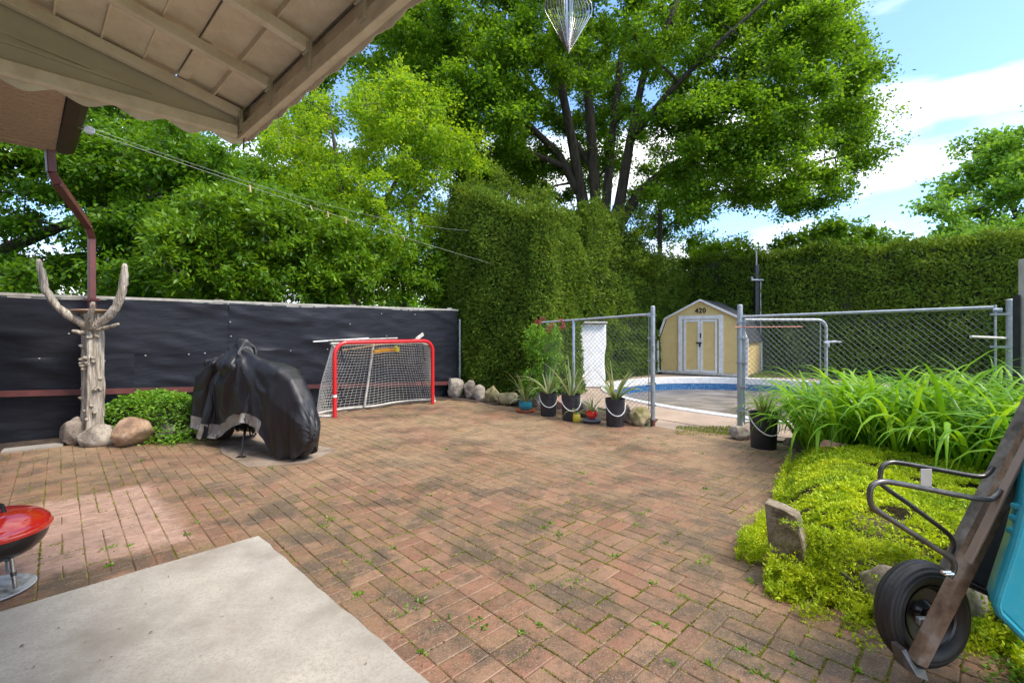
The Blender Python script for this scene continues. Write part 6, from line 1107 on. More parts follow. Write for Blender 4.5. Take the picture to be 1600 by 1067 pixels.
6,14,-3,4,13,-2,6,13,-2,7,12,-2,12,7,-1,13,3,0,14,-2,0,12,-7,2,11,-8,2,11,-8,2,11,-9,3,11,-7,3,13,-3,2,13,-2,2,12,0,2,13,-1,3,13,-2,4,12,-2,3,13,-2,3,12,-2,4,14,-2,3,12,-2,2,14,-1,2,14,1,1,13,0,1,14,1,0,14,-1,-2,13,0,-2,13,0,-1,14,1,-1,13,0,0,12,0,-1,12,1,-1,12,2,-1,12,1,0,12,-2,-2,12,0,-1,11,5,-1,12,4,0,13,-1,0,12,-4,-1,13,-2,-1,12,3,0,11,-6,-1,10,-7,-2,12,-3,0,13,1,0,14,-1,0,14,0,0,13,0,0,13,1,0,12,2,-1,14,0,-1,
11,7,-1,12,7,-2,11,6,-1,12,6,0,9,10,0,9,10,0,8,10,0,10,9,1,12,7,1,12,4,2,12,-1,1,12,-4,2,10,-8,3,11,-6,3,12,-6,3,12,-4,2,12,-2,2,12,-1,2,13,-1,2,13,-2,2,12,-3,2,13,-2,2,13,0,1,13,0,0,13,1,0,12,0,0,12,0,-2,13,0,-1,13,-1,-1,12,0,0,13,0,-1,14,1,0,14,1,0,13,2,-1,13,1,-2,12,0,-1,12,-3,-2,12,4,0,12,3,0,13,1,0,12,-2,0,12,-3,-1,12,-1,-2,12,4,-1,12,-2,-1,10,-7,-3,12,-4,-2,12,1,-1,12,-2,-2,13,-1,-2,13,1,-2,14,2,-1,13,1,-1,
9,-9,0,10,-8,0,11,-6,0,11,-7,0,11,-7,0,11,-6,0,12,-6,1,11,-5,1,12,-3,1,12,-2,0,12,2,1,12,2,2,13,3,2,12,2,2,12,-1,2,12,-4,3,13,-2,2,13,-1,1,12,-2,2,13,-3,1,13,-3,1,13,-2,2,13,-1,1,13,1,0,13,0,1,13,0,-2,13,0,-2,12,-2,-1,13,-1,-1,14,0,-1,13,1,0,12,1,0,12,2,0,13,1,0,13,2,0,13,0,0,12,-1,-2,12,1,2,11,4,-1,12,2,0,13,2,0,12,-1,0,12,-3,0,12,0,-1,12,4,-1,12,-1,-1,10,-7,-2,11,-6,-3,12,2,0,12,-1,0,12,-1,-1,12,0,-2,13,1,-2,
10,-8,-7,10,-9,-6,8,-10,-6,9,-9,-6,8,-9,-5,8,-10,-4,8,-10,-4,8,-11,-4,6,-12,-4,7,-11,-3,8,-10,-2,9,-9,-3,9,-9,-2,12,-5,-2,11,-6,-2,12,-3,-1,12,-4,-1,13,-1,-1,13,-1,-2,12,0,-1,13,0,0,13,-1,0,12,-1,0,12,-1,-1,12,0,-1,13,0,-1,13,0,-2,13,0,-3,12,0,-2,12,0,0,13,1,-1,14,0,-2,13,0,-1,12,1,-1,12,2,-1,13,2,-2,13,0,-2,14,0,-2,13,1,-2,12,2,-3,12,2,-4,13,2,-4,13,1,-5,12,-2,-5,12,0,-6,12,4,-6,12,1,-6,10,-4,-8,11,-4,-8,12,2,-8,12,1,-7,12,0,-7,12,2,-8,
10,-9,-7,9,-9,-7,10,-10,-7,8,-11,-6,8,-11,-6,9,-10,-6,8,-10,-5,9,-9,-5,10,-8,-4,11,-7,-4,11,-6,-4,11,-5,-3,12,-4,-3,11,-4,-3,13,0,-2,12,-4,-2,12,1,-3,12,-1,-2,12,-2,-2,12,-1,-2,12,0,-2,13,0,-2,14,-1,-2,14,0,-1,13,0,-1,12,1,-2,12,0,-2,13,0,-3,13,-2,-3,14,0,-2,13,0,0,12,0,0,13,0,-1,14,1,-1,13,2,-1,12,1,-1,13,0,-2,12,1,-3,12,2,-4,14,2,-4,13,2,-4,12,2,-5,13,1,-5,14,1,-6,13,0,-6,13,1,-7,12,3,-8,13,0,-7,11,-6,-10,12,-3,-9,14,2,-8,14,2,-9,14,1,-9,
10,-9,-8,9,-10,-7,9,-10,-6,10,-9,-6,11,-9,-5,10,-8,-5,12,-6,-6,12,-5,-5,12,-4,-4,12,-4,-4,13,-4,-4,13,-3,-3,12,-2,-3,12,-5,-2,12,0,-3,12,-2,-3,12,-1,-4,12,-2,-3,13,0,-2,13,0,-2,13,0,-2,12,0,-2,12,-1,0,12,0,-1,13,-1,-1,12,0,-2,12,0,-3,12,-1,-2,12,0,-3,12,0,-2,13,1,-2,14,0,-2,13,0,-1,12,1,-2,13,1,-2,14,2,-2,14,0,-2,14,-1,-3,14,0,-3,12,1,-4,13,2,-4,14,2,-5,14,2,-5,14,2,-5,15,1,-6,14,1,-7,15,1,-7,14,2,-8,14,0,-8,13,-5,-11,14,-4,-11,16,2,-9,16,1,-9,
10,-9,-8,12,-6,-8,12,-4,-7,12,-3,-7,13,-2,-7,13,-2,-6,12,-2,-5,13,-2,-5,13,-1,-6,12,-1,-5,12,0,-4,13,-1,-4,13,-1,-4,13,0,-4,12,-2,-2,13,-2,-3,12,0,-2,12,-2,-2,12,-2,-2,13,-1,-2,13,1,-2,14,-1,-1,14,0,-2,13,-1,-1,12,0,-1,13,1,-3,12,0,-2,12,-1,-2,13,-2,-2,13,-2,-2,13,1,0,12,1,0,13,0,-1,14,0,0,13,1,0,13,2,-1,13,2,-1,13,0,-2,14,1,-3,14,1,-4,14,3,-5,14,2,-4,14,2,-5,14,1,-6,14,1,-6,15,0,-6,14,1,-7,15,1,-7,16,0,-8,15,-2,-8,12,-4,-11,13,-4,-11,16,2,-10,
14,3,-8,12,4,-8,13,4,-9,13,4,-8,12,3,-7,13,2,-7,13,2,-7,12,2,-6,13,1,-4,14,0,-4,13,-1,-4,12,-1,-4,13,0,-3,13,0,-2,13,-1,-3,13,-2,-2,13,-2,-2,12,-2,-2,12,0,-2,12,-1,-2,12,0,-1,12,-1,-1,12,0,0,13,0,-1,13,1,-1,12,0,-2,12,0,-3,12,0,-2,12,-2,-4,13,-1,-2,13,0,-1,14,0,-1,13,0,-1,13,0,-2,13,1,-2,13,2,-1,13,2,-1,14,-2,-4,14,-1,-3,14,3,-4,14,2,-4,14,4,-6,14,3,-6,14,2,-6,14,0,-6,14,1,-7,15,0,-8,15,1,-8,14,0,-8,14,-1,-9,15,-3,-10,13,-4,-10,13,-4,-11,
12,4,-10,14,2,-10,12,1,-8,13,0,-8,14,1,-8,12,0,-7,13,0,-6,14,-1,-7,13,-2,-6,12,-1,-6,13,-1,-5,13,-1,-4,12,-2,-4,12,0,-4,13,-1,-3,12,0,-2,13,0,-3,13,-1,-2,13,-2,-2,13,0,-2,13,0,-2,14,0,-2,14,-1,-1,12,-1,-1,13,0,-1,12,0,-4,13,0,-2,12,-2,-2,12,-2,-3,12,-2,-2,13,0,-1,13,0,-1,13,0,-1,13,1,0,14,1,0,14,1,0,14,2,-1,14,0,-2,14,1,-4,14,3,-5,14,2,-5,14,2,-4,14,2,-6,14,2,-6,14,2,-7,14,0,-7,14,0,-7,14,0,-8,14,2,-9,14,1,-9,13,-2,-9,14,-2,-11,13,-3,-11,
12,6,-14,12,4,-12,14,4,-13,14,4,-13,13,2,-12,15,2,-11,14,2,-10,14,1,-10,14,2,-10,14,0,-8,14,0,-9,14,0,-8,14,-1,-7,14,-4,-6,14,-1,-6,14,0,-5,13,-2,-3,13,-1,-4,13,0,-3,13,-1,-2,13,0,-3,12,0,-2,12,-1,-1,14,0,0,12,1,-2,11,0,-4,13,0,-1,13,0,-2,12,0,-3,12,0,-2,13,0,-2,13,1,-2,13,1,-4,13,1,-4,12,0,-4,12,2,-5,12,3,-5,13,2,-6,12,2,-6,12,2,-6,12,3,-7,12,2,-8,12,2,-8,12,2,-9,12,2,-9,12,2,-10,13,2,-10,13,2,-10,13,1,-11,14,0,-12,14,0,-13,13,-1,-13,13,-1,-14,
13,8,-14,13,8,-14,13,8,-13,13,7,-12,14,7,-12,13,8,-12,14,6,-12,14,6,-10,15,4,-10,16,4,-10,15,3,-9,15,2,-10,16,0,-9,16,0,-8,14,-3,-7,16,2,-7,15,-4,-4,16,-2,-3,15,-2,-3,14,-1,-4,14,0,-3,15,0,-3,15,-1,-3,13,-2,-2,14,0,-4,14,0,2,12,0,1,13,1,-3,13,2,0,14,3,-3,12,2,-4,12,2,-6,13,0,-6,12,0,-6,12,2,-8,12,2,-7,12,3,-7,11,4,-7,12,3,-7,12,4,-8,12,2,-9,13,3,-9,13,3,-8,14,3,-9,14,3,-10,14,2,-10,13,2,-11,13,2,-12,13,2,-12,12,2,-12,13,-1,-12,13,0,-12,13,0,-14,
13,0,-14,13,-1,-14,13,-3,-13,12,-3,-12,12,-3,-12,13,-3,-12,13,-2,-11,12,-2,-11,12,-2,-10,12,-1,-10,13,-1,-9,14,-2,-8,13,0,-8,12,-1,-8,14,-2,-7,12,-2,-6,14,-2,-6,13,-2,-5,13,-2,-5,14,-1,-4,14,-1,-5,14,0,-4,15,-2,-3,15,-2,0,12,0,-5,13,0,-2,13,-1,-3,10,-1,-6,12,0,-4,14,2,-2,16,2,-4,12,0,-6,12,0,-6,13,0,-6,14,1,-6,13,2,-6,13,2,-7,13,2,-7,12,4,-8,12,2,-8,13,4,-8,13,3,-9,13,3,-10,12,3,-10,12,3,-10,12,4,-11,13,3,-11,14,2,-12,14,2,-12,15,2,-12,15,2,-13,14,-4,-16,14,-5,-16,
12,-4,-12,12,-5,-12,12,-4,-11,13,-5,-12,13,-6,-10,12,-7,-10,11,-8,-10,12,-8,-9,12,-8,-10,12,-7,-8,11,-8,-8,10,-6,-8,11,-8,-7,12,-7,-6,11,-6,-6,12,-4,-6,12,-4,-6,12,-3,-6,12,-2,-7,12,-1,-6,12,0,-5,12,3,-7,13,2,-5,13,-1,-4,12,0,-3,11,0,-8,11,0,-7,12,0,-7,13,0,-4,14,0,-5,12,0,-6,14,-1,-6,12,-3,-6,12,1,-7,12,1,-6,13,2,-7,13,4,-6,12,4,-6,12,4,-7,13,4,-7,13,3,-8,12,4,-8,12,4,-8,12,3,-10,13,3,-10,14,2,-10,13,3,-11,14,2,-10,14,2,-12,15,2,-12,14,2,-13,14,-1,-12,12,-7,-14,
12,12,-6,12,12,-5,12,9,-6,12,9,-5,12,8,-6,13,6,-5,13,6,-5,13,4,-5,12,4,-4,12,2,-6,13,2,-4,13,0,-4,12,1,-5,12,0,-5,13,0,-4,13,-2,-4,12,-1,-4,13,-1,-4,13,0,-4,12,1,-5,12,1,-5,11,5,-6,10,7,-9,12,4,-8,12,2,-4,12,1,-3,12,0,-2,12,0,-2,10,-3,-8,10,-4,-8,12,-6,-8,11,-5,-6,12,0,-6,12,-1,-6,12,0,-6,12,0,-5,12,0,-6,12,2,-5,13,0,-4,13,2,-5,12,1,-4,12,0,-4,12,0,-5,13,1,-4,13,1,-5,12,0,-5,13,0,-4,12,0,-6,13,0,-4,12,0,-6,12,0,-4,13,0,-6,13,-3,-5,
12,18,-6,12,16,-5,12,15,-6,12,14,-5,12,12,-6,12,12,-5,13,10,-6,13,10,-6,14,8,-6,13,6,-6,12,4,-6,13,4,-6,14,2,-6,14,2,-6,12,0,-6,13,1,-6,13,0,-6,12,0,-6,13,1,-6,12,1,-7,12,2,-7,12,2,-6,11,2,-8,11,3,-9,8,2,-12,8,1,-10,12,0,-7,10,-1,-10,11,1,-8,12,-2,-8,10,-4,-10,12,-2,-8,12,-1,-7,12,-1,-7,12,-2,-6,13,-2,-6,13,-2,-6,14,-2,-6,14,-2,-7,14,-2,-6,14,-2,-6,14,-2,-7,15,-2,-7,15,-4,-6,14,-4,-6,14,-4,-6,14,-6,-6,14,-5,-6,13,-5,-6,13,-6,-6,14,-6,-6,13,-6,-6,13,-5,-5,
13,2,-6,13,2,-6,13,4,-6,13,2,-6,12,3,-6,12,2,-7,12,2,-6,12,1,-7,12,1,-6,13,1,-6,13,2,-8,12,0,-7,12,1,-6,12,0,-7,13,0,-8,12,-3,-8,12,-1,-8,12,0,-10,11,1,-10,12,0,-9,12,1,-10,12,0,-10,12,1,-10,12,0,-9,14,0,-6,14,0,-7,10,1,-11,13,0,-6,14,-1,-5,12,-3,-9,14,-2,-8,14,-3,-8,15,-3,-7,16,-3,-6,16,-2,-7,15,-2,-8,16,-4,-6,16,-5,-7,15,-4,-7,15,-6,-8,16,-6,-8,16,-6,-7,15,-8,-7,14,-7,-8,14,-8,-7,14,-8,-6,14,-8,-8,13,-8,-6,14,-9,-7,13,-8,-6,12,-8,-6,12,-8,-5,12,-7,-6,
13,2,-5,13,4,-6,13,3,-6,13,4,-6,13,5,-6,13,5,-7,13,4,-6,12,5,-6,12,5,-8,12,5,-7,13,4,-6,14,5,-7,13,4,-8,12,3,-8,13,3,-7,14,2,-7,12,4,-8,12,3,-8,13,2,-8,12,2,-9,12,1,-9,12,2,-10,12,1,-8,12,2,-9,13,0,-8,12,0,-8,12,0,-8,12,-1,-9,13,-1,-9,13,-1,-9,12,-2,-8,13,-2,-8,13,-1,-9,12,-1,-9,12,-1,-8,13,-2,-8,13,0,-8,12,-1,-8,13,0,-7,13,2,-6,12,2,-7,12,2,-8,12,4,-7,12,3,-6,13,4,-6,14,5,-7,13,6,-6,13,6,-6,12,7,-6,13,7,-6,13,8,-6,13,9,-6,13,9,-6,
12,8,-3,12,8,-4,12,9,-4,12,10,-5,13,10,-4,13,11,-4,12,12,-6,13,12,-6,13,12,-5,12,13,-6,12,13,-6,12,13,-6,13,12,-6,14,11,-6,14,10,-7,14,10,-7,15,6,-6,15,6,-6,14,4,-6,15,4,-6,14,3,-6,14,2,-6,14,2,-8,14,2,-7,13,1,-8,14,1,-8,14,0,-8,13,0,-9,12,0,-8,13,0,-8,12,-1,-10,11,-1,-10,11,-1,-9,12,-1,-9,12,-1,-9,11,0,-8,12,0,-8,13,2,-8,13,-2,-8,12,0,-7,14,1,-6,14,2,-5,14,3,-5,15,6,-6,14,6,-6,14,7,-5,14,8,-4,14,9,-5,14,10,-5,13,10,-4,13,10,-4,12,10,-4,12,10,-4,
12,-11,0,12,-10,0,12,-8,0,12,-8,-1,12,-6,-2,12,-6,-2,13,-4,-2,13,-4,-2,12,-2,-3,13,-3,-3,12,-2,-4,12,-2,-4,12,-1,-4,12,0,-4,12,1,-5,12,2,-6,12,2,-6,13,3,-6,13,2,-6,13,2,-7,13,2,-8,12,2,-8,14,2,-8,14,0,-8,14,1,-7,12,1,-8,12,0,-8,12,0,-7,14,0,-6,13,0,-8,13,0,-7,13,-3,-8,13,-2,-8,12,-2,-7,12,-1,-6,14,0,-6,12,0,-6,13,-2,-5,12,2,-4,13,-4,-5,11,-5,-5,12,-6,-4,12,-7,-3,11,-8,-2,11,-9,-2,10,-10,-2,10,-10,-2,11,-12,-1,12,-13,0,12,-13,-1,12,-14,-1,13,-16,0,13,-18,0,
12,-17,0,12,-17,0,12,-18,0,12,-16,0,12,-16,0,12,-14,0,12,-15,-1,12,-13,-2,13,-13,-2,13,-11,-2,14,-9,-3,14,-8,-4,14,-7,-4,13,-6,-5,13,-4,-5,12,-3,-5,13,-2,-6,12,-2,-7,11,1,-8,12,2,-8,11,2,-8,12,2,-8,11,2,-8,10,2,-10,13,0,-9,14,0,-7,14,0,-6,14,-1,-8,13,-1,-9,12,-2,-9,11,-3,-9,12,-1,-8,12,-2,-8,12,-2,-7,13,-2,-7,12,-3,-6,13,-2,-5,12,-2,-5,13,-2,-6,13,0,-4,13,-2,-4,12,-4,-4,13,-5,-4,13,-7,-4,13,-8,-4,14,-9,-3,14,-12,-2,13,-12,-2,12,-14,-2,12,-16,-1,12,-18,-1,12,-19,-1,12,-20,1,
13,9,1,13,8,0,13,8,0,12,6,-1,12,5,-2,12,4,-2,12,5,-2,12,4,-2,12,4,-2,12,4,-4,12,2,-3,12,2,-4,12,3,-4,13,3,-5,12,1,-5,13,1,-5,13,2,-6,12,2,-7,13,1,-6,12,1,-7,13,2,-8,13,1,-8,12,2,-10,12,4,-11,10,3,-11,12,1,-10,10,0,-12,8,0,-13,9,-1,-13,9,-2,-12,12,-1,-10,11,0,-10,11,-1,-8,12,-1,-9,11,-1,-9,10,-2,-8,12,-1,-7,12,1,-6,11,-4,-4,12,-2,-5,12,0,-4,13,0,-4,12,-1,-4,13,-1,-3,13,-1,-2,12,-1,-3,12,-1,-2,12,-2,-2,12,-2,-1,12,-2,0,13,-2,0,13,-2,1,13,-2,1,
12,24,1,12,22,0,12,20,-1,13,18,-1,12,17,-2,12,16,-3,12,13,-3,12,12,-4,12,10,-5,12,9,-4,12,8,-6,12,6,-6,12,5,-8,12,4,-7,13,4,-8,13,4,-9,12,2,-8,13,2,-8,13,2,-10,12,1,-10,13,0,-10,13,1,-12,13,2,-12,12,1,-13,11,1,-15,10,1,-15,12,0,-14,14,0,-12,12,-1,-13,12,-2,-13,12,-1,-13,13,0,-11,13,-1,-12,12,-1,-11,14,-2,-9,14,-3,-10,13,-4,-9,14,-5,-8,15,-2,-8,14,-6,-7,14,-8,-6,13,-7,-6,13,-7,-6,12,-8,-5,12,-8,-4,13,-8,-3,13,-8,-4,13,-8,-2,14,-7,-2,13,-8,-2,12,-6,0,12,-6,-1,12,-4,0,
13,7,0,13,7,0,13,6,-1,13,7,-2,14,6,-2,13,5,-3,13,5,-3,13,5,-3,13,4,-4,13,2,-5,13,2,-6,13,3,-6,12,2,-6,12,1,-7,12,1,-7,12,-1,-8,12,0,-10,12,0,-10,12,0,-10,12,0,-12,12,1,-12,12,0,-12,11,0,-13,11,1,-14,11,0,-14,12,0,-14,12,0,-14,11,-1,-14,12,-2,-15,13,-2,-13,14,-2,-11,14,-2,-11,15,-3,-9,16,-4,-8,15,-5,-9,16,-4,-8,16,-7,-8,15,-8,-8,14,-11,-8,13,-11,-8,14,-12,-8,14,-13,-7,14,-13,-5,14,-12,-5,14,-12,-5,13,-13,-4,13,-13,-3,13,-12,-3,12,-12,-2,13,-10,-1,13,-10,-1,13,-8,0,13,-8,0,
12,6,0,12,6,0,12,7,0,12,7,-1,12,8,-2,13,7,-2,13,8,-3,13,7,-4,13,7,-5,13,8,-5,13,8,-5,13,7,-6,14,6,-6,13,6,-7,13,4,-8,12,5,-9,12,4,-8,12,3,-10,12,2,-11,13,2,-10,12,1,-12,12,0,-12,13,0,-13,12,0,-12,12,1,-13,11,0,-14,11,0,-14,12,-1,-14,11,-1,-13,12,-2,-13,12,-2,-12,14,-1,-10,13,-1,-11,13,-2,-11,13,-2,-10,12,-3,-9,12,-2,-9,13,-2,-9,13,0,-8,13,1,-7,12,2,-6,12,3,-6,12,4,-5,12,4,-5,12,4,-4,12,6,-3,12,8,-3,12,8,-3,12,10,-2,12,10,-1,12,12,-1,12,13,0,12,14,1,
14,10,0,14,12,-1,14,13,-2,13,15,-1,13,14,-2,13,16,-2,13,16,-4,12,16,-4,12,16,-4,12,16,-5,12,15,-5,12,14,-6,12,14,-7,13,14,-7,13,14,-8,14,12,-8,14,11,-9,14,9,-8,14,8,-9,15,4,-10,16,2,-8,15,2,-10,13,4,-11,12,4,-14,12,2,-13,11,2,-14,12,0,-13,12,0,-14,12,0,-13,13,0,-14,12,-2,-14,12,-1,-12,12,0,-12,11,0,-11,11,-1,-11,12,-1,-11,12,0,-10,12,2,-9,12,3,-8,12,4,-7,12,6,-6,13,7,-5,13,8,-6,13,10,-4,14,12,-5,14,12,-4,14,13,-3,14,15,-2,14,15,-1,14,16,-2,14,16,0,14,17,0,14,18,1,
12,-4,2,13,-2,1,12,-1,0,13,-1,-2,13,0,-1,13,0,-2,12,1,-2,13,3,-3,13,4,-4,13,4,-5,13,5,-6,13,6,-6,12,6,-7,12,6,-8,12,6,-8,12,6,-8,13,5,-9,13,6,-10,14,4,-10,12,5,-10,13,2,-11,14,2,-11,13,2,-11,12,2,-12,12,2,-14,12,0,-14,11,0,-14,11,-1,-13,12,-2,-14,12,-2,-12,14,0,-11,14,0,-12,12,-2,-10,13,-2,-11,12,-4,-10,12,-2,-9,13,-1,-8,13,-2,-8,13,-2,-7,13,-2,-7,13,-2,-7,12,-2,-6,12,-3,-5,13,-4,-5,12,-4,-3,12,-4,-4,12,-5,-3,12,-5,-2,12,-5,-2,12,-5,0,12,-6,-1,12,-8,0,12,-11,0,
12,-22,6,11,-22,6,12,-19,5,12,-19,4,12,-18,3,12,-16,1,13,-15,0,13,-15,0,12,-14,0,12,-12,-2,11,-11,-2,11,-10,-2,12,-8,-4,12,-8,-4,12,-6,-5,12,-4,-6,12,-3,-7,12,-2,-8,11,-1,-9,12,-1,-10,11,2,-11,9,4,-13,12,2,-14,13,2,-13,12,1,-13,14,2,-12,12,0,-13,12,0,-15,13,-1,-12,12,-2,-13,12,-2,-13,11,-4,-12,12,-4,-12,12,-2,-9,11,-2,-9,12,-2,-8,12,-1,-7,13,-2,-6,12,-3,-5,12,-4,-5,12,-5,-4,12,-6,-3,13,-7,-2,12,-7,-1,12,-9,-1,12,-9,0,14,-8,1,14,-10,2,14,-12,2,12,-15,3,12,-18,5,12,-19,6,14,-19,6,
13,5,12,14,0,10,14,-3,9,14,-3,8,13,-3,6,12,-4,6,12,-4,5,12,-3,3,13,-2,1,13,-3,1,13,-3,-1,13,-2,-3,12,-2,-3,12,0,-6,12,4,-7,12,0,-8,11,2,-11,12,-1,-11,12,1,-12,10,4,-14,10,4,-16,11,4,-16,9,4,-18,10,2,-19,13,0,-18,12,0,-18,15,0,-18,15,0,-16,12,-1,-20,10,-2,-19,10,-3,-18,7,-4,-18,12,2,-14,9,-5,-16,14,0,-12,14,1,-10,13,-2,-9,12,0,-8,13,0,-7,12,0,-5,13,0,-3,13,0,-2,12,0,-1,12,-1,0,12,-1,2,12,-4,4,10,-7,5,10,-8,6,10,-7,7,13,-2,7,13,-2,8,13,-5,11,10,-7,14,
13,17,13,12,19,12,12,17,10,12,14,8,13,13,7,14,12,5,14,10,3,13,9,2,13,8,1,12,7,-1,13,7,-2,13,6,-3,14,3,-5,13,6,-6,12,4,-8,13,4,-10,14,2,-10,12,5,-13,11,6,-15,12,4,-16,12,4,-17,11,4,-20,11,4,-20,10,4,-22,10,4,-23,12,1,-23,11,0,-23,11,-2,-23,8,-1,-23,12,-2,-22,7,-6,-22,14,-4,-17,10,-8,-18,15,-1,-14,11,-6,-14,12,-6,-13,12,-8,-12,14,-8,-10,10,-12,-8,14,-9,-7,14,-9,-6,14,-8,-5,16,-6,-4,17,-5,-2,18,-4,-2,19,-1,0,20,2,0,21,2,0,20,-1,3,17,-8,6,15,-10,9,13,-10,11,12,-11,13,
12,13,13,12,11,11,13,10,10,16,8,8,16,6,5,16,4,4,14,5,4,15,4,2,14,3,0,14,4,0,14,3,-3,14,3,-4,13,5,-6,14,1,-6,13,4,-8,13,4,-10,11,5,-12,11,5,-13,12,2,-14,13,2,-15,10,4,-17,9,4,-19,12,2,-20,12,2,-21,12,1,-23,10,1,-23,10,0,-23,12,-2,-23,10,-4,-24,12,-7,-20,11,-9,-20,9,-10,-21,16,-8,-15,15,-12,-15,18,-10,-14,18,-13,-12,20,-14,-10,18,-17,-9,25,-9,-9,23,-12,-7,23,-12,-6,24,-14,-5,22,-16,-4,23,-17,-3,22,-18,0,21,-19,0,20,-21,4,21,-19,4,22,-19,6,19,-18,8,14,-20,13,16,-20,14,16,-18,15,
12,11,14,14,10,11,13,10,10,12,12,8,13,12,8,12,14,5,12,13,4,10,13,3,11,14,2,10,13,0,10,12,-1,12,11,-4,12,12,-2,8,15,-6,16,2,-10,13,8,-10,13,8,-10,13,5,-12,12,6,-14,10,8,-17,10,6,-19,11,4,-19,8,6,-21,12,2,-21,12,3,-21,10,2,-24,8,0,-25,4,-2,-26,15,-7,-20,10,-6,-22,16,-2,-18,10,-12,-16,8,-12,-19,17,-13,-13,15,-12,-12,13,-12,-11,12,-11,-12,14,-12,-11,5,-17,-10,10,-15,-7,4,-19,-5,4,-16,-4,8,-15,-2,2,-16,0,2,-14,2,4,-14,4,6,-12,4,6,-11,9,0,-9,12,7,-6,14,11,-2,10,12,-2,12,6,-2,16,
17,23,14,19,24,12,20,24,8,20,22,7,21,24,4,24,22,3,25,22,0,26,22,-2,24,21,-4,24,21,-6,20,24,-7,18,24,-8,21,22,-10,16,23,-16,11,27,-12,17,24,-14,10,23,-22,13,20,-22,16,18,-24,19,12,-23,20,12,-25,15,12,-27,12,10,-29,7,12,-34,17,4,-33,20,6,-32,14,-4,-34,14,-6,-34,7,-1,-37,14,-11,-32,12,-8,-30,13,-6,-30,5,-14,-26,-3,-11,-31,3,-13,-26,7,-12,-23,-2,-21,-19,-4,-19,-18,10,-17,-10,5,-16,-12,9,-9,-13,2,-17,-4,-2,-16,-4,7,-12,-2,10,-10,-2,2,-12,2,-2,-13,3,2,-12,6,10,-10,4,1,-12,10,1,-10,10,9,1,16,14,3,14,
7,21,24,7,26,20,0,28,22,-1,28,21,2,32,12,6,36,2,9,37,2,12,35,0,6,38,-6,12,38,-8,10,38,-13,10,38,-14,17,34,-23,25,31,-18,19,35,-24,17,33,-24,20,32,-26,15,32,-26,15,26,-28,18,22,-33,16,23,-34,14,15,-37,11,5,-40,7,-2,-40,1,3,-47,6,-4,-44,18,1,-41,16,-3,-42,20,-7,-40,16,-3,-40,16,-8,-40,15,-6,-38,19,-11,-36,10,-24,-29,7,-23,-30,8,-28,-27,17,-19,-29,9,-31,-20,6,-29,-23,7,-30,-20,8,-29,-16,9,-29,-14,6,-29,-10,1,-28,-10,4,-30,0,12,-27,0,5,-27,3,6,-30,5,8,-24,13,15,-25,10,10,-27,16,5,-31,10,11,-24,17]
def interp(tab, s):
    if s <= tab[0][0]: return tab[0][1]
    for (a, x), (b, y) in zip(tab, tab[1:]):
        if s <= b:
            t = (s - a) / (b - a); return x + (y - x) * t
    return tab[-1][1]
def moto():
    Rr, e = Vector((-3.70, 5.98, 0)), Vector((.846, -.534, 0)).normalized(); nrm = Vector((-.534, -.846, 0)).normalized()   # nrm points to the camera side
    root = thing('covered_motorcycle', Rr + e * .7, 'motorcycle under a black cover with silver hem on its side stand', 'motorcycle')
    q = np.array(COVER).reshape(105, 53, 3); q[0] = np.cumsum(q[0], 0); q = np.cumsum(q, 0) / 500.0
    pt = lambda v, o=0: Rr + e * (v[0] * .95 + .05) + nrm * (v[1] + o) + Vector((0, 0, v[2]))
    mb = MB().grid([[pt(v) for v in row] for row in q]); cv_ = mb.build('cover', M_cover, root, 'all')
    md = cv_.modifiers.new('smooth', 'SUBSURF'); md.levels = 1; md.render_levels = 1
    hm = MB()
    for js, sg in ((range(4, -1, -1), -1), (range(48, 53), 1)):
        hm.grid([[pt(q[i][j], sg * (.006 + .006 * math.sin(i * 2.1) * k / 4)) for k, j in enumerate(js)] for i in range(0, 78)])
    hm.build('silver_hem', M_hem, cv_, 'all')
    # mirror / bar bulges carried by the cover
    # wheels
    for s, rr in ((0.02, .30), (1.62, .30)):
        c = Rr + e * s + Vector((0, 0, rr + .002)); w = MB(); pts = [c + e * (math.cos(a) * (rr - .05)) + Vector((0, 0, math.sin(a) * (rr - .05))) for a in [k * 2 * math.pi / 40 for k in range(40)]]
        wh = w.tube(pts, .05, 10, closed=True).build('wheel', M_tyre, root, True)
        MB().lathe([(.18, -.012), (.18, .012), (.02, .04), (.02, -.04)], c, 28, (e, Vector((0, 0, 1)), nrm)).build('rim', M_steel, wh)
    a = Rr + e * .80 + nrm * .12 + Vector((0, 0, .28)); b = P(377, 713, 5.14); b.z = .012
    MB().tube([a, a.lerp(b, .5), b], [.016, .013, .011], 8).box(b, (.09, .045, .012), bev=.004).build('side_stand', M_black, root)
    MB().tube([Rr + e * .85 + nrm * .1 + Vector((0, 0, .25)), Rr + e * .9 + nrm * .12 + Vector((0, 0, .19)), Rr + e * 1.02 + nrm * .14 + Vector((0, 0, .20)), Rr + e * 1.05 + nrm * .14 + Vector((0, 0, .235))], .01, 7).build('foot_peg', M_steel, root)
    MB().box(Rr + e * .85 + Vector((0, 0, .47)), (.8, .2, .34), (e, nrm, Vector((0, 0, 1))), bev=.05).build('engine', M_black, root)
moto()

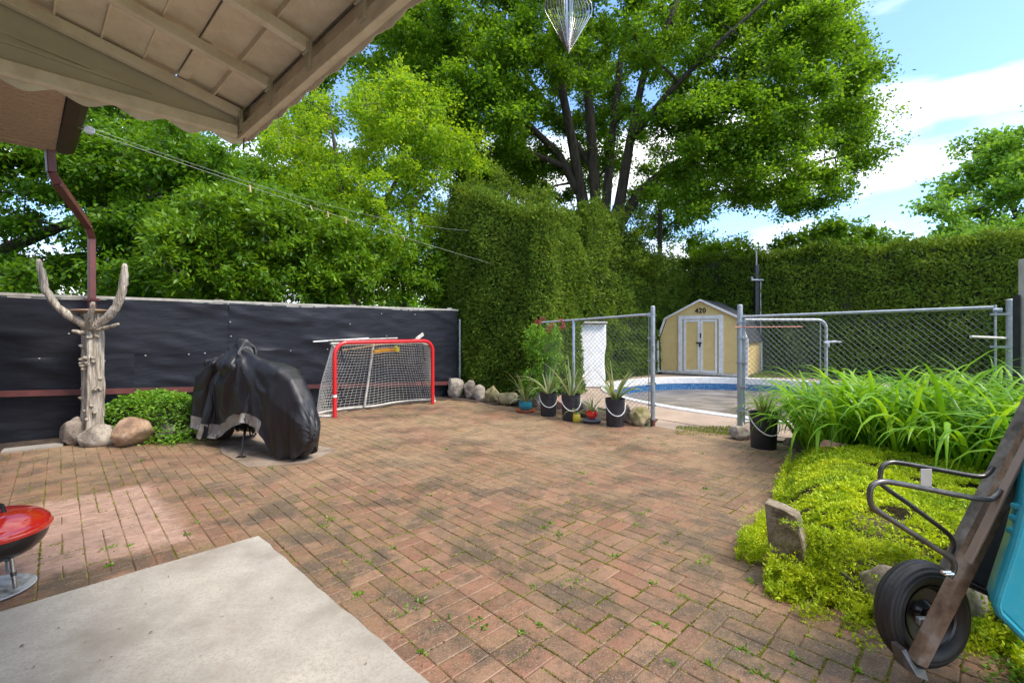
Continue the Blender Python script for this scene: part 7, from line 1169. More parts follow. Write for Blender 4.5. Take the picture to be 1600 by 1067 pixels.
# ================================================================== HOCKEY GOAL
def goal():
    A, B = G(523, 652), G(676, 631); X = (B - A).normalized(); Wd = (B - A).length; Y = Vector((-X.y, X.x, 0)); 
    if Y.y < 0: Y = -Y
    H = 1.19; root = thing('hockey_goal', (A + B) / 2, 'red framed street hockey goal with white net by the black fence', 'hockey goal')
    p = lambda x, y, z: A + X * x + Y * y + Vector((0, 0, z))
    r = .034; pts = [p(0, 0, 0.0), p(0, 0, H - .2)] + [p(.2 - .2 * math.cos(a), 0, H - .2 + .2 * math.sin(a)) for a in [k * math.pi / 12 for k in range(1, 7)]]
    pts += [p(Wd - .2 + .2 * math.sin(a), 0, H - .2 + .2 * math.cos(a)) for a in [k * math.pi / 12 for k in range(0, 7)]] + [p(Wd, 0, 0)]
    MB().tube(pts, r, 14).build('front_frame', M_redp, root, True)
    MB().tube([p(0, 0, .32), p(0, 0, .36)], r + .002, 14).build('tape_band', M_white, root, True)
    D = .62
    base = [p(.0, .03, .02), p(-.14, .12, .02), p(-.20, .24, .02), p(-.12, .40, .02), p(.1, .52, .02), p(.5, .56, .02), p(Wd * .5, .46, .02), p(Wd - .5, .56, .02), p(Wd - .1, .52, .02), p(Wd + .12, .40, .02), p(Wd + .2, .24, .02), p(Wd + .14, .12, .02), p(Wd, .03, .02)]
    fine = []
    for i in range(len(base) - 1):
        p0, p1, p2, p3 = base[max(i - 1, 0)], base[i], base[i + 1], base[min(i + 2, len(base) - 1)]
        for k in range(5):
            t = k / 5; fine.append(.5 * ((2 * p1) + (p2 - p0) * t + (2 * p0 - 5 * p1 + 4 * p2 - p3) * t * t + (3 * p1 - p0 - 3 * p2 + p3) * t ** 3))
    fine.append(base[-1]); MB().tube(fine, .02, 8).build('base_frame', M_whitew, root, True)
    MB().tube([p(.1, .34, H - .02), p(Wd - .1, .34, H - .02)], .016, 8).tube([p(Wd * .46, .34, H - .02), p(Wd * .40, .47, .02)], .022, 8).tube([p(.03, 0, H - .1), p(.1, .34, H - .02)], .014, 8).tube([p(Wd - .03, 0, H - .1), p(Wd - .1, .34, H - .02)], .014, 8).build('back_frame', M_whitew, root, True)
    # net: wraps left side, back, right side
    n = len(fine); topc = []
    for i, q in enumerate(fine):
        x = (q - A).dot(X); y = (q - A).dot(Y); t = i / (n - 1)
        if t < .22: k = t / .22; topc.append(p(.0 + .1 * k, .01 + .33 * k, H - .08 + .05 * k))
        elif t > .78: k = (1 - t) / .22; topc.append(p(Wd - .1 * k, .01 + .33 * k, H - .08 + .05 * k))
        else: k = (t - .22) / .56; topc.append(p(.1 + (Wd - .2) * k, .34, H - .03))
    def at(arr, t):
        f = t * (len(arr) - 1); i = min(int(f), len(arr) - 2); return arr[i].lerp(arr[i + 1], f - i)
    net = MB(); nc, nr = 62, 24
    def npnt(u, v):
        q = at(fine, u).lerp(at(topc, u), v); sag = math.sin(math.pi * v) * .05; return q + Vector((0, 0, -.015 * math.sin(u * 19))) + Y * sag * math.sin(u * math.pi) * .6 + X * .012 * math.sin(v * 7 + u * 9)
    for i in range(nc + 1): net.tube([npnt(i / nc, k / 12) for k in range(13)], .0026, 3, False)
    for j in range(nr + 1): net.tube([npnt(k / 50, j / nr) for k in range(51)], .0026, 3, False)
    for i in range(33):
        x = .06 + (Wd - .12) * i / 32; net.tube([p(x, 0, H - .01), p(x, .17, H - .05), p(x, .34, H - .02)], .0026, 3, False)
    for j in range(7): 
        y = .34 * j / 6; net.tube([p(.08 + (Wd - .16) * k / 8, y, H - .015 - .035 * math.sin(math.pi * j / 6)) for k in range(9)], .0026, 3, False)
    net.build('net', M_net, root)
    dk = MB()
    for x, z in ((.14, 1.0), (.14, .33), (Wd - .16, .95), (Wd - .18, .30)):
        dk.tube([p(x, .10, z + .14), p(x + .03, .12, z + .05), p(x + .05, .12, z - .08), p(x + .09, .14, z - .12)], .010, 6)
    dk.build_each('target_strap', M_blackp, root)
    # sticks lying on the top net
    def stick(a, b, m, label, blade=None, nm='hockey_stick', cat='hockey stick'):
        t = thing(nm, a, label, cat); MB().beam(a, b, .026, .02, bev=.004).build('shaft', m, t)
        if blade: MB().beam(b, b + blade, .016, .065, bev=.006).build('blade', M_whitew, t)
    stick(p(-.02, .18, H + .035), p(Wd * .62, .06, H + .06), M_whitew, 'white stick lying along the goal crossbar, leftmost end flush with the bar')
    stick(p(-.28, .16, H + .02), p(.75, .30, H + .06), M_white, 'stick whose pale end sticks out left of the goal', )
    stick(p(.25, .30, H + .0 - .14), p(Wd - .30, .10, H + .03), M_peg, 'light wooden stick ending in an upturned tip at right of the goal', X * .16 + Vector((0, 0, .10)))
    t = thing('street_hockey_blade', p(1.1, .1, H - .12), 'orange and yellow plastic stick head hanging under the goal crossbar', 'hockey stick')
    MB().tube([p(.75, .12, H - .17), p(1.0, .12, H - .15), p(1.16, .12, H - .15)], [.03, .035, .02], 8).build('grip', M_orange, t, True)
    MB().lathe([(.01, -.06), (.05, -.04), (.06, 0), (.05, .04), (.01, .06)], p(1.2, .12, H - .14), 16).build('knob', M_yel, t, True)
goal()

# ================================================================== KETTLE GRILL
gc_ = Vector((-2.775, 2.50, 0))
gr = thing('kettle_grill', gc_, 'small charcoal grill with shiny red lid and black bowl at left edge', 'grill')
def sph(r, h, n, up): return [(r * math.cos(a), (h * math.sin(a)) * up) for a in [i * math.pi / 2 / n for i in range(n + 1)]]
ld = MB().lathe([(.240, -.018), (.244, -.012), (.244, 0)] + [(max(.002, .238 * math.cos(a) ** .85), .004 + .092 * math.sin(a)) for a in [i * math.pi / 2 / 14 for i in range(15)]], gc_ + Vector((0, 0, .335)), 56).build('lid', M_redlid, gr, True)
MB().lathe([(max(.05, .231 * math.cos(a) ** .7), -.15 * math.sin(a)) for a in [i * math.pi / 2 / 12 for i in range(13)]], gc_ + Vector((0, 0, .325)), 56).build('bowl', M_black, gr, True)
MB().tube([gc_ + Vector((-.06, -.02, .425)), gc_ + Vector((-.06, -.02, .46)), gc_ + Vector((.055, .01, .462)), gc_ + Vector((.065, .01, .423))], .011, 8).box(gc_ + Vector((0, -.005, .468)), (.12, .03, .022), bev=.008).build('lid_handle', M_blackp, ld, True)
for a in (-8, 112, 232):
    h = Vector((math.cos(R(a)), math.sin(R(a)), 0)); lg = MB().tube([gc_ + h * .135 + Vector((0, 0, .215)), gc_ + h * .16 + Vector((0, 0, .04))], .010, 10).build('leg', M_chrome, gr, True)
    MB().tube([gc_ + h * .148 + Vector((0, 0, .125)), gc_ + h * .1505 + Vector((0, 0, .105))], .0125, 10).build('collar', M_steel, lg, True)
MB().lathe([(.165, .0), (.176, .008), (.178, .012), (.174, .014), (.16, .008), (.02, .007)], gc_ + Vector((0, 0, .004)), 48).build('ash_plate', mat('ash_plate', (.50, .53, .54), (.22, .20, .17), 9, .5, .1, detail=9, c3=(.58, .6, .6)), gr, True)

# ================================================================== HOUSE EAVE AND DOWNSPOUT
he = thing('brick_house', (-5.9, 4.1, 0), 'house corner at far left with pinkish soffit, brown gutter and red brown downspout', 'house')
ZE = 3.30
fdir = Vector((.7226, -.6913, 0)); idir = Vector((-.6913, -.7226, 0))
gcn = Vector((-4.80, 5.03, 0))          # outer corner of the eave
def ev(a, b, z): return gcn + fdir * a + idir * b + Vector((0, 0, z))
MB().prism([ev(.0, 0.06, ZE), ev(3.2, .06, ZE), ev(3.2, .78, ZE), ev(0, .78, ZE)], (0, 0, .02)).build('soffit', M_soffit, he)
sr = MB()
for k in range(29): sr.beam(ev(.04 + k * .105, .07, ZE - .002), ev(.04 + k * .105, .77, ZE - .002), .012, .008)
sr.build('soffit_rib', M_soffit, he)
MB().prism([ev(-.0, .78, ZE), ev(3.2, .78, ZE), ev(3.2, 4.5, ZE + .9), ev(-.0, 4.5, ZE + .9)], (0, 0, .02)).build('inner_soffit', M_soffit, he)
rf = MB(); rf.prism([ev(-.12, -.02, ZE + .20), ev(3.2, -.02, ZE + .20), ev(3.2, 4.5, ZE + 1.5), ev(-.12, 4.5, ZE + 1.5)], (0, 0, .05)).build('roof', M_roofm, he)
MB().prism([ev(-.035, .0, ZE - .012), ev(-.035, 4.5, ZE - .012), ev(-.035, 4.5, ZE + 1.45), ev(-.035, .0, ZE + .19)], fdir * .03).build('verge_board', M_soffit, he)
gt_ = MB(); prof = [(.055, 0), (.0, 0), (-.05, .02), (-.09, .09), (-.10, .15), (-.085, .15), (-.075, .09), (.055, .09)]
gt_.prism([ev(-.02, b - .02, ZE - .02 + z) for b, z in [(.07, 0), (-.02, 0), (-.07, .03), (-.10, .15), (.07, .15)]], fdir * 3.2).build('gutter', M_brown, he, False, .006)
wl = MB(); wl.prism([ev(.25, .78, 0), ev(3.2, .78, 0), ev(3.2, .78, ZE), ev(.25, .78, ZE)], idir * .2); wl.prism([ev(.25, .985, 0), ev(.25, 4.5, 0), ev(.25, 4.5, ZE + .8), ev(.25, .985, ZE)], fdir * .2)
mbk, tbk, obk = newmat('house_brick')
bt = nd(tbk, 'ShaderNodeTexBrick'); bt.inputs['Scale'].default_value = 4; bt.inputs['Color1'].default_value = (.28, .13, .08, 1); bt.inputs['Color2'].default_value = (.22, .10, .065, 1); bt.inputs['Mortar'].default_value = (.4, .37, .32, 1)
cbk = nd(tbk, 'ShaderNodeTexCoord'); mpk = nd(tbk, 'ShaderNodeMapping'); mpk.inputs['Rotation'].default_value = (R(90), 0, 0); bb = nd(tbk, 'ShaderNodeBsdfPrincipled')
tbk.links.new(cbk.outputs['Object'], mpk.inputs[0]); tbk.links.new(mpk.outputs[0], bt.inputs['Vector']); tbk.links.new(bt.outputs[0], bb.inputs['Base Color']); tbk.links.new(bb.outputs[0], obk.inputs[0])
wl.build('wall', mbk, he)
rw = MB().prism([Vector((-1.345, 2.36, 0)) + fdir * a + idir * 3.02 + Vector((0, 0, z)) for a, z in ((-1.2, 0), (6, 0), (6, 3.1), (-1.2, 3.1))], idir * .2); rw.build('rear_wall', mbk, he)
ds = MB(); q0 = P(77, 246, 4.75); q1 = P(80, 262, 4.78)
pth = [P(78, 236, 4.72), P(80, 268, 4.74), P(88, 284, 4.80), P(137, 352, 6.0), P(143, 372, 6.12)]
def rectpipe(mb, pts, w, h):
    for a, b in zip(pts, pts[1:]): mb.beam(a, b + (b - a).normalized() * .012, w, h, up=(.6, .8, .1), bev=.008)
rectpipe(ds, pth + [Vector((P(143, 372, 6.10).x, 6.11, .05))], .105, .07)
ds.build('downspout', M_rust, he)
MB().beam(P(135, 468, 6.10), P(151, 468, 6.10), .09, .03).build('pipe_strap', M_rust, he)

# ================================================================== AWNING
C0 = Vector((-1.345, 2.36, 0))
def aw(s, t, z): return C0 + fdir * s + idir * t + Vector((0, 0, z))
ZR, SL, LN, DP = 2.50, .215, 5.2, 3.0
an_ = thing('patio_awning', C0 * 1, 'cream metal patio awning with scalloped edge overhead at upper left', 'awning')
zr = lambda t: ZR + SL * t
pans = MB(); t = 0.0; i = 0
wseq = [.14, .105, .035, .125, .14]
while t < DP:
    w = wseq[i % 5]; lift = (.0, .012, -.006, .010, .0)[i % 5]
    pans.prism([aw(-.04, t + .002, zr(t) + lift), aw(-.04, t + w, zr(t + w) + lift), aw(-.04, t + w, zr(t + w) + lift + .008), aw(-.04, t + .002, zr(t) + lift + .008)], fdir * (LN + .04))
    if i % 5 != 2: pans.prism([aw(-.04, t + w - .004, zr(t + w) + lift - .016), aw(-.04, t + w + .002, zr(t + w) + lift - .016), aw(-.04, t + w + .002, zr(t + w) + .03), aw(-.04, t + w - .004, zr(t + w) + .03)], fdir * (LN + .04))
    t += w; i += 1
pans.build('roof_pan', M_awnp, an_)
MB().prism([aw(-.05, -.05, zr(-.05) + .034), aw(LN, -.05, zr(-.05) + .034), aw(LN, DP, zr(DP) + .034), aw(-.05, DP, zr(DP) + .034)], (0, 0, .006)).build('roof_skin', M_awn, an_)
for s in (0.0, .40, .80, 1.20, 1.60, 2.0, 2.4, 2.8, 3.2, 3.6, 4.0, 4.4):
    MB().beam(aw(s + .02, .03, zr(.03) - .038), aw(s + .02, DP, zr(DP) - .038), .032, .044, bev=.003).build('rafter', M_awn, an_)
    MB().box(aw(s + .02, .022, 2.435), (.034, .012, .10), (fdir, idir, Vector((0, 0, 1)))).box(aw(s + .02, .034, 2.455), (.05, .008, .03), (fdir, idir, Vector((0, 0, 1)))).build('bracket', M_sage, an_)
MB().beam(aw(-.02, -.005, 2.395), aw(LN, -.005, 2.395), .045, .05, bev=.006).beam(aw(-.02, .012, 2.363), aw(LN, .012, 2.363), .018, .02, bev=.003).build('front_beam', M_awn, an_)
MB().beam(aw(-.005, .03, 2.385), aw(-.005, DP, 2.385), .04, .055, bev=.006).beam(aw(-.03, .03, 2.42), aw(-.03, DP, 2.42), .02, .02).build('side_beam', M_awn, an_)
MB().prism([aw(-.02, -.018, 2.40), aw(LN, -.018, 2.40), aw(LN, -.018, 2.50), aw(-.02, -.018, 2.50)], idir * .006).build('filler_board', M_awn, an_)
gs = MB(); gs.prism([aw(-.012, .02, 2.412), aw(-.012, DP, 2.412), aw(-.012, DP, zr(DP) - .01), aw(-.012, .02, zr(.02) - .01)], fdir * .004)
gs.build('side_gusset', M_sage, an_)
gs = MB()
for k in (.3, .6): gs.beam(aw(-.004, .25 + k * .4, 2.42 + .05 * k + .02), aw(-.004, DP, 2.42 + (zr(DP) - 2.45) * k), .008, .012)
gs.build('gusset_rib', M_sage, an_)
def valance(a0, dirv, ln, wl_, am, out):
    rows = [[], [], [], []]; n = int(ln / .01)
    for i in range(n + 1):
        x = ln * i / n; sc = .5 - .5 * math.cos(2 * math.pi * x / wl_ + .4); zz = 2.362 - am * sc ** .8; rp = .0015 * math.sin(x * 2 * math.pi / .06)
        base = a0 + dirv * x
        for k, z in enumerate((2.53, 2.46, 2.40, zz)): rows[k].append(base + out * (rp if k else 0) + Vector((0, 0, z)))
    return MB().grid(rows)
valance(aw(-.03, -.03, 0), idir, DP, .18, .034, -fdir).build('side_valance', M_awn, an_, 'all', solid=.003)
valance(aw(-.03, -.03, 0), fdir, LN, .18, .012, -idir).build('front_valance', M_awn, an_, 'all', solid=.003)
MB().tube([aw(0, 0, 2.37), aw(0, .0, 2.33), aw(.005, .005, 2.30)], .004, 6).tube([aw(.40, -.02, 2.36), aw(.40, -.02, 2.2)], .0012, 4).build('hook', M_steel, an_)

# spinner
scx = Vector((.118, .985, 0)); wspn = thing('wind_spinner', (scx.x, scx.y, 1.957), 'spiral metal wind spinner of nested diamonds hanging from the awning', 'wind spinner')
tipz = 1.4 + 431 / F * scx.y; zc = tipz + .095; NS = 10
for k in range(NS):
    a = R(4 + k * 7.0); r = .050 * (1 - .092 * k); hh = .095 * (1 - .006 * k); h = Vector((math.cos(a), math.sin(a), 0)); w_ = .0022
    pts = [(0, -hh), (r * .97, -hh * .12), (r, 0), (r * .97, hh * .12), (0, hh), (-r * .97, hh * .12), (-r, 0), (-r * .97, -hh * .12)]
    MB().tube([scx + h * x + Vector((0, 0, zc + z)) for x, z in pts], .00125, 6, closed=True).build('ring', M_chrome, wspn)
MB().tube([scx + Vector((0, 0, zc + .10)), scx + Vector((0, 0, 2.37))], .001, 4).build_each('hanger', M_chrome, wspn)

# ================================================================== CLOTHES LINES AND PEGS
def sagline(a, b, sag, n=30): return [a.lerp(b, i / n) - Vector((0, 0, sag * 4 * (i / n) * (1 - i / n))) for i in range(n + 1)]
ca_ = P(138, 205, 4.6); cb_ = P(792, 402, 9.6)
l1 = sagline(P(95, 190, 4.3), P(812, 424, 10.4), .06)
l2 = sagline(P(136, 198, 4.6), P(775, 362, 10.7), .26)
l3 = sagline(P(110, 196, 4.6), P(760, 421, 9.5), .02)
tag(MB().tube(l1, .0022, 5).build('clothesline', M_line), 'lower white clothesline with pegs running from the eave to the big hedge', 'clothesline')
tag(MB().tube(l2, .0018, 5).build('clothesline', mat('grey_cord', (.35, .36, .34), None, 5, .5, 0)), 'upper thin grey clothesline sagging toward the big hedge', 'clothesline')
pl_ = MB(); pc = P(140, 204, 4.62)
o = thing('line_pulley', pc, 'small metal pulley holding the clothesline beside the gutter', 'pulley')
pl_.lathe([(.02, -.012), (.04, -.012), (.03, 0), (.04, .012), (.02, .012)], pc, 20, (Vector((.9, .44, 0)), Vector((0, 0, 1)), Vector((.44, -.9, 0)))).build('wheel', M_galv, o, True)
MB().beam(pc + Vector((-.12, -.02, .03)), pc, .02, .02).build('arm', M_steel, o)
def peg(t, label, m=M_peg, line=l1, tl=0):
    f = t * (len(line) - 1); i = int(f); p = line[i].lerp(line[min(i + 1, len(line) - 1)], f - i); d = Vector((math.sin(tl) * .6, 0, -math.cos(tl)))
    mb = MB()
    for s in (-1, 1): mb.beam(p + Vector((0, s * .006, .018)) - d * .0, p + Vector((0, s * .011, 0)) + d * .07, .012, .007)
    tag(mb.build('clothes_peg', m), label, 'clothes peg', 'clothes pegs on the clothesline')
for t, l, tl in ((.225, 'wooden clothes peg on the lower clothesline, nearest to the gutter', .2), (.33, 'tilted clothes peg, second from the gutter on the lower clothesline', .8), (.365, 'clothes peg third from the gutter on the lower clothesline', .3),
                 (.405, 'pale clothes peg fourth from the gutter, before the awning corner', 0), (.55, 'lone clothes peg under the awning corner on the lower clothesline', .4)):
    peg(t, l, M_peg, l1, tl)
for t, l in ((  .90, 'white clothes peg near the hedge, leftmost of the three far ones'), (.915, 'white clothes peg near the hedge, middle of the three far ones'), (.93, 'white clothes peg right at the hedge end of the clothesline')):
    peg(t, l, M_white, l1, .3)

# ================================================================== RIGHT BED: soil, rocks, sedum, daylilies
BED = [(1.46, 2.78), (1.62, 2.56), (2.3, 2.05), (3.5, 1.3), (6.0, 1.8), (6.2, 4.6), (4.2, 6.0), (3.45, 6.1), (3.25, 5.45), (2.75, 4.7), (2.15, 3.8)]
def bed_h(x, y):
    # distance to bed edge -> height
    best = 9
    for i in range(len(BED)):
        ax, ay = BED[i]; bx, by = BED[(i + 1) % len(BED)]; L2 = (bx - ax) ** 2 + (by - ay) ** 2; t = max(0, min(1, ((x - ax) * (bx - ax) + (y - ay) * (by - ay)) / L2))
        best = min(best, math.hypot(x - ax - t * (bx - ax), y - ay - t * (by - ay)))
    ins = inpoly(x, y, BED); top = .34 if y < 4 else .34 - .12 * min(1, (y - 4) / 1.5)
    return top * math.sin(min(1, best / .50) * math.pi / 2) ** .75 if ins else -.02
g = MB(); xs = [1.3 + i * .1 for i in range(50)]; ys = [1.2 + i * .1 for i in range(51)]
rows = [[Vector((x, y, bed_h(x, y) - .05)) for x in xs] for y in ys]; g.grid(rows)
bo = g.build('planting_bed', M_soil, None, 'all'); struct(bo)
rock(1312, 717, 42, 26, ROCKM[5], 'pink stone on the upper rim of the yellow green bed', z0=.24, group=GS, seed=3)
rock(1388, 950, 62, 58, ROCKM[0], 'brown grey rock half covered by sedum left of the wheel', z0=.02, group=GS)
rock(1456, 930, 58, 66, ROCKM[3], 'round yellow mossy rock behind the top of the wheel', z0=.03, group=GS)
rock(1318, 940, 46, 52, ROCKM[4], 'dark rock nearly hidden under the front of the sedum', z0=.0, group=GS)
rock(1528, 985, 44, 78, ROCKM[2], 'tall pale rock just right of the wheel', z0=.0, group=GS)
rock(1568, 935, 50, 40, ROCKM[1], 'tan rock under the teal sled edge', z0=.03, group=GS)
# upright stone slab
sl_ = [G(1198, 878), G(1248, 900)]
a0, a1 = Vector((1.44, 2.74, 0)), Vector((1.60, 2.57, 0))
slb = MB(); ex_ = (a1 - a0).normalized(); 
ol = [P(1205, 888, 2.74), P(1250, 900, 2.62), P(1258, 862, 2.62), P(1245, 808, 2.63), P(1222, 796, 2.68), P(1194, 785, 2.76), P(1199, 840, 2.76)]
slb.prism(ol, Vector((.075, .09, 0))); so_ = slb.build('stone_slab', mat('slab_stone', (.22, .175, .12), (.10, .08, .055), 9, .9, 1.0, 24, c3=(.30, .26, .19), dist=.02, speck=(40, .5, (.07, .06, .035))), None, False, .010); tag(so_, 'upright weathered stone slab at the near corner of the yellow green bed', 'stone slab')

# sedum
def sedum():
    rg = np.random.default_rng(12); N0 = 34000; C = []
    poly = [(1.44, 2.84), (1.56, 2.50), (1.95, 2.30), (2.35, 2.05), (3.2, 1.7), (3.6, 2.4), (3.5, 3.1), (3.35, 3.9), (3.0, 4.6), (2.74, 4.68), (2.10, 3.78)]
    x = rg.uniform(1.35, 3.6, N0 * 3); y = rg.uniform(1.7, 4.7, N0 * 3)
    for a, b in zip(x, y):
        if inpoly(a, b, poly):
            h = bed_h(a, b) ; C.append((a, b, max(h, -.0) + .02 + .035 * mnoise.noise(Vector((a * 5, b * 5, 1))) + .02 * mnoise.noise(Vector((a * 16, b * 16, 4)))))
            if len(C) >= N0: break
    C = np.array(C); C = C[lump(C, 11, 5) > -.62]
    # trailing down the front and over the bricks
    ed = []
    for (p, q, w) in (((1.42, 2.95), (2.1, 3.65), .07), ((1.46, 2.9), (2.15, 3.75), .06), ((2.1, 3.7), (2.75, 4.65), .08), ((2.15, 3.85), (2.7, 4.6), .05), ((1.42, 2.62), (1.56, 2.44), .06), ((1.50, 2.46), (1.85, 2.28), .10), ((1.85, 2.28), (2.35, 2.0), .07), ((2.1, 2.0), (2.6, 1.75), .10)):
        n = 2600; t = rg.uniform(0, 1, n); o = rg.normal(0, w, n); ex = np.stack([p[0] + (q[0] - p[0]) * t + o * .6, p[1] + (q[1] - p[1]) * t + o, np.abs(rg.normal(0, .06, n)) * (rg.uniform(0, 1, n) < .8)], 1)
        lm = lump(ex, 14, 3); ed.append(ex[lm > -.35])
    fr = []   # hanging front curtain
    for _ in range(9000):
        t = rg.uniform(0, 1); a = Vector((1.50, 2.62, 0)).lerp(Vector((2.35, 2.05, 0)), t); h = rg.uniform(.0, .34); k = 1 - (h / .36) ** 2
        px = a + Vector((-.45, -.65, 0)).normalized() * (.10 * k + rg.normal() * .02); fr.append((px.x, px.y, h))
    fr = np.array(fr); m = lump(fr, 9, 8) > -.55 + .5 * (fr[:, 2] < .12) + 1.6 * ((fr[:, 0] > 1.68) & (fr[:, 2] > .04) & (fr[:, 2] < .25)); fr = fr[m]
    kx = 800 + F * fr[:, 0] / fr[:, 1]; fr = fr[~((kx < 1262) & (fr[:, 2] > .05) & (fr[:, 2] < .33))]
    C = np.concatenate([C] + ed + [fr]); n = len(C); K = 5
    Cc = np.repeat(C, K, 0) + rg.normal(size=(n * K, 3)) * .006; D = rg.normal(size=(n * K, 3)); D[:, 2] = np.abs(D[:, 2]) * .9 + .25
    Nn = rg.normal(size=(n * K, 3)); Nn[:, 2] += 1; Ln = np.repeat(rg.lognormal(0, .30, n) * (1 + .35 * lump(C, 6, 9)), K) * rg.uniform(.009, .021, n * K)
    o = npmesh('sedum_carpet', leaves(Cc, D, Nn, Ln, Ln * .42, .2), 4, LF_sedum); tag(o, 'bright yellow green sedum carpet spilling over the raised bed', 'groundcover', kind='stuff')
sedum()
# weeds at the foot, right corner
wp = np.array([[2.0 + random.gauss(0, .10) + .25 * random.random(), 1.80 + random.gauss(0, .09), abs(random.gauss(0, .03))] for _ in range(1100)])
rgn = np.random.default_rng(3); Dn = rgn.normal(size=wp.shape); Dn[:, 2] = abs(Dn[:, 2]) * .5; Nn = rgn.normal(size=wp.shape) * .5; Nn[:, 2] += 1; Ln = rgn.uniform(.015, .035, len(wp))
tag(npmesh('bed_weeds', leaves(wp, Dn, Nn, Ln, Ln * .6), 4, LF_cover), 'low green weeds at the foot of the bed under the teal sled', 'weeds', kind='stuff')

def lilies():
    rg = random.Random(31); mb = MB(); cl = []
    tries = 0
    ar = [(3.50, 5.75), (3.10, 4.9), (2.95, 4.35), (3.3, 3.9), (3.45, 3.0), (3.6, 2.4), (5.2, 2.6), (6.0, 4.2), (4.6, 5.0), (3.7, 5.75)]
    while len(cl) < 190 and tries < 6000:
        tries += 1; x, y = rg.uniform(2.6, 6.2), rg.uniform(2.3, 6.0)
        if not inpoly(x, y, ar) or any((x - a) ** 2 + (y - b) ** 2 < .022 for a, b in cl): continue
        cl.append((x, y))
    V = []
    for x, y in cl:
        h0 = max(0, bed_h(x, y)) - .05; nb = rg.randint(13, 18)
        for i in range(nb):
            a = rg.uniform(0, 6.283); L_ = rg.uniform(.70, 1.22); w = rg.uniform(.026, .050); h = Vector((math.cos(a), math.sin(a), 0)); side = Vector((-h.y, h.x, 0))
            ang = R(rg.uniform(58, 86)); p = Vector((x, y, h0)) + h * rg.uniform(0, .04); bend = rg.uniform(.22, .62); tw = rg.uniform(-.3, .3); row = []; sg = 8
            for k in range(sg + 1):
                t = k / sg; ww = w * (1 - t ** 3) * (.6 + .8 * min(t, .5)) + .0012; d = Vector((h.x * math.cos(ang), h.y * math.cos(ang), math.sin(ang))); nr_ = side.cross(d)
                sd = (side + nr_ * tw * t).normalized(); row.append((p - sd * ww / 2 + nr_ * ww * .22, p.copy(), p + sd * ww / 2 + nr_ * ww * .22)); p = p + d * (L_ / sg); ang -= bend * (.25 + 1.15 * t)
                ang = max(ang, R(-75))
            mb.grid(row)
    me = bpy.data.meshes.new('daylily_bed'); me.from_pydata([tuple(v) for v in mb.v], [], mb.f); me.update(); o = finish('daylily_bed', me, LF_lily, None, 'all')
    tag(o, 'dense bed of arching bright green daylily leaves in front of the right chain link', 'daylilies', kind='stuff')
lilies()

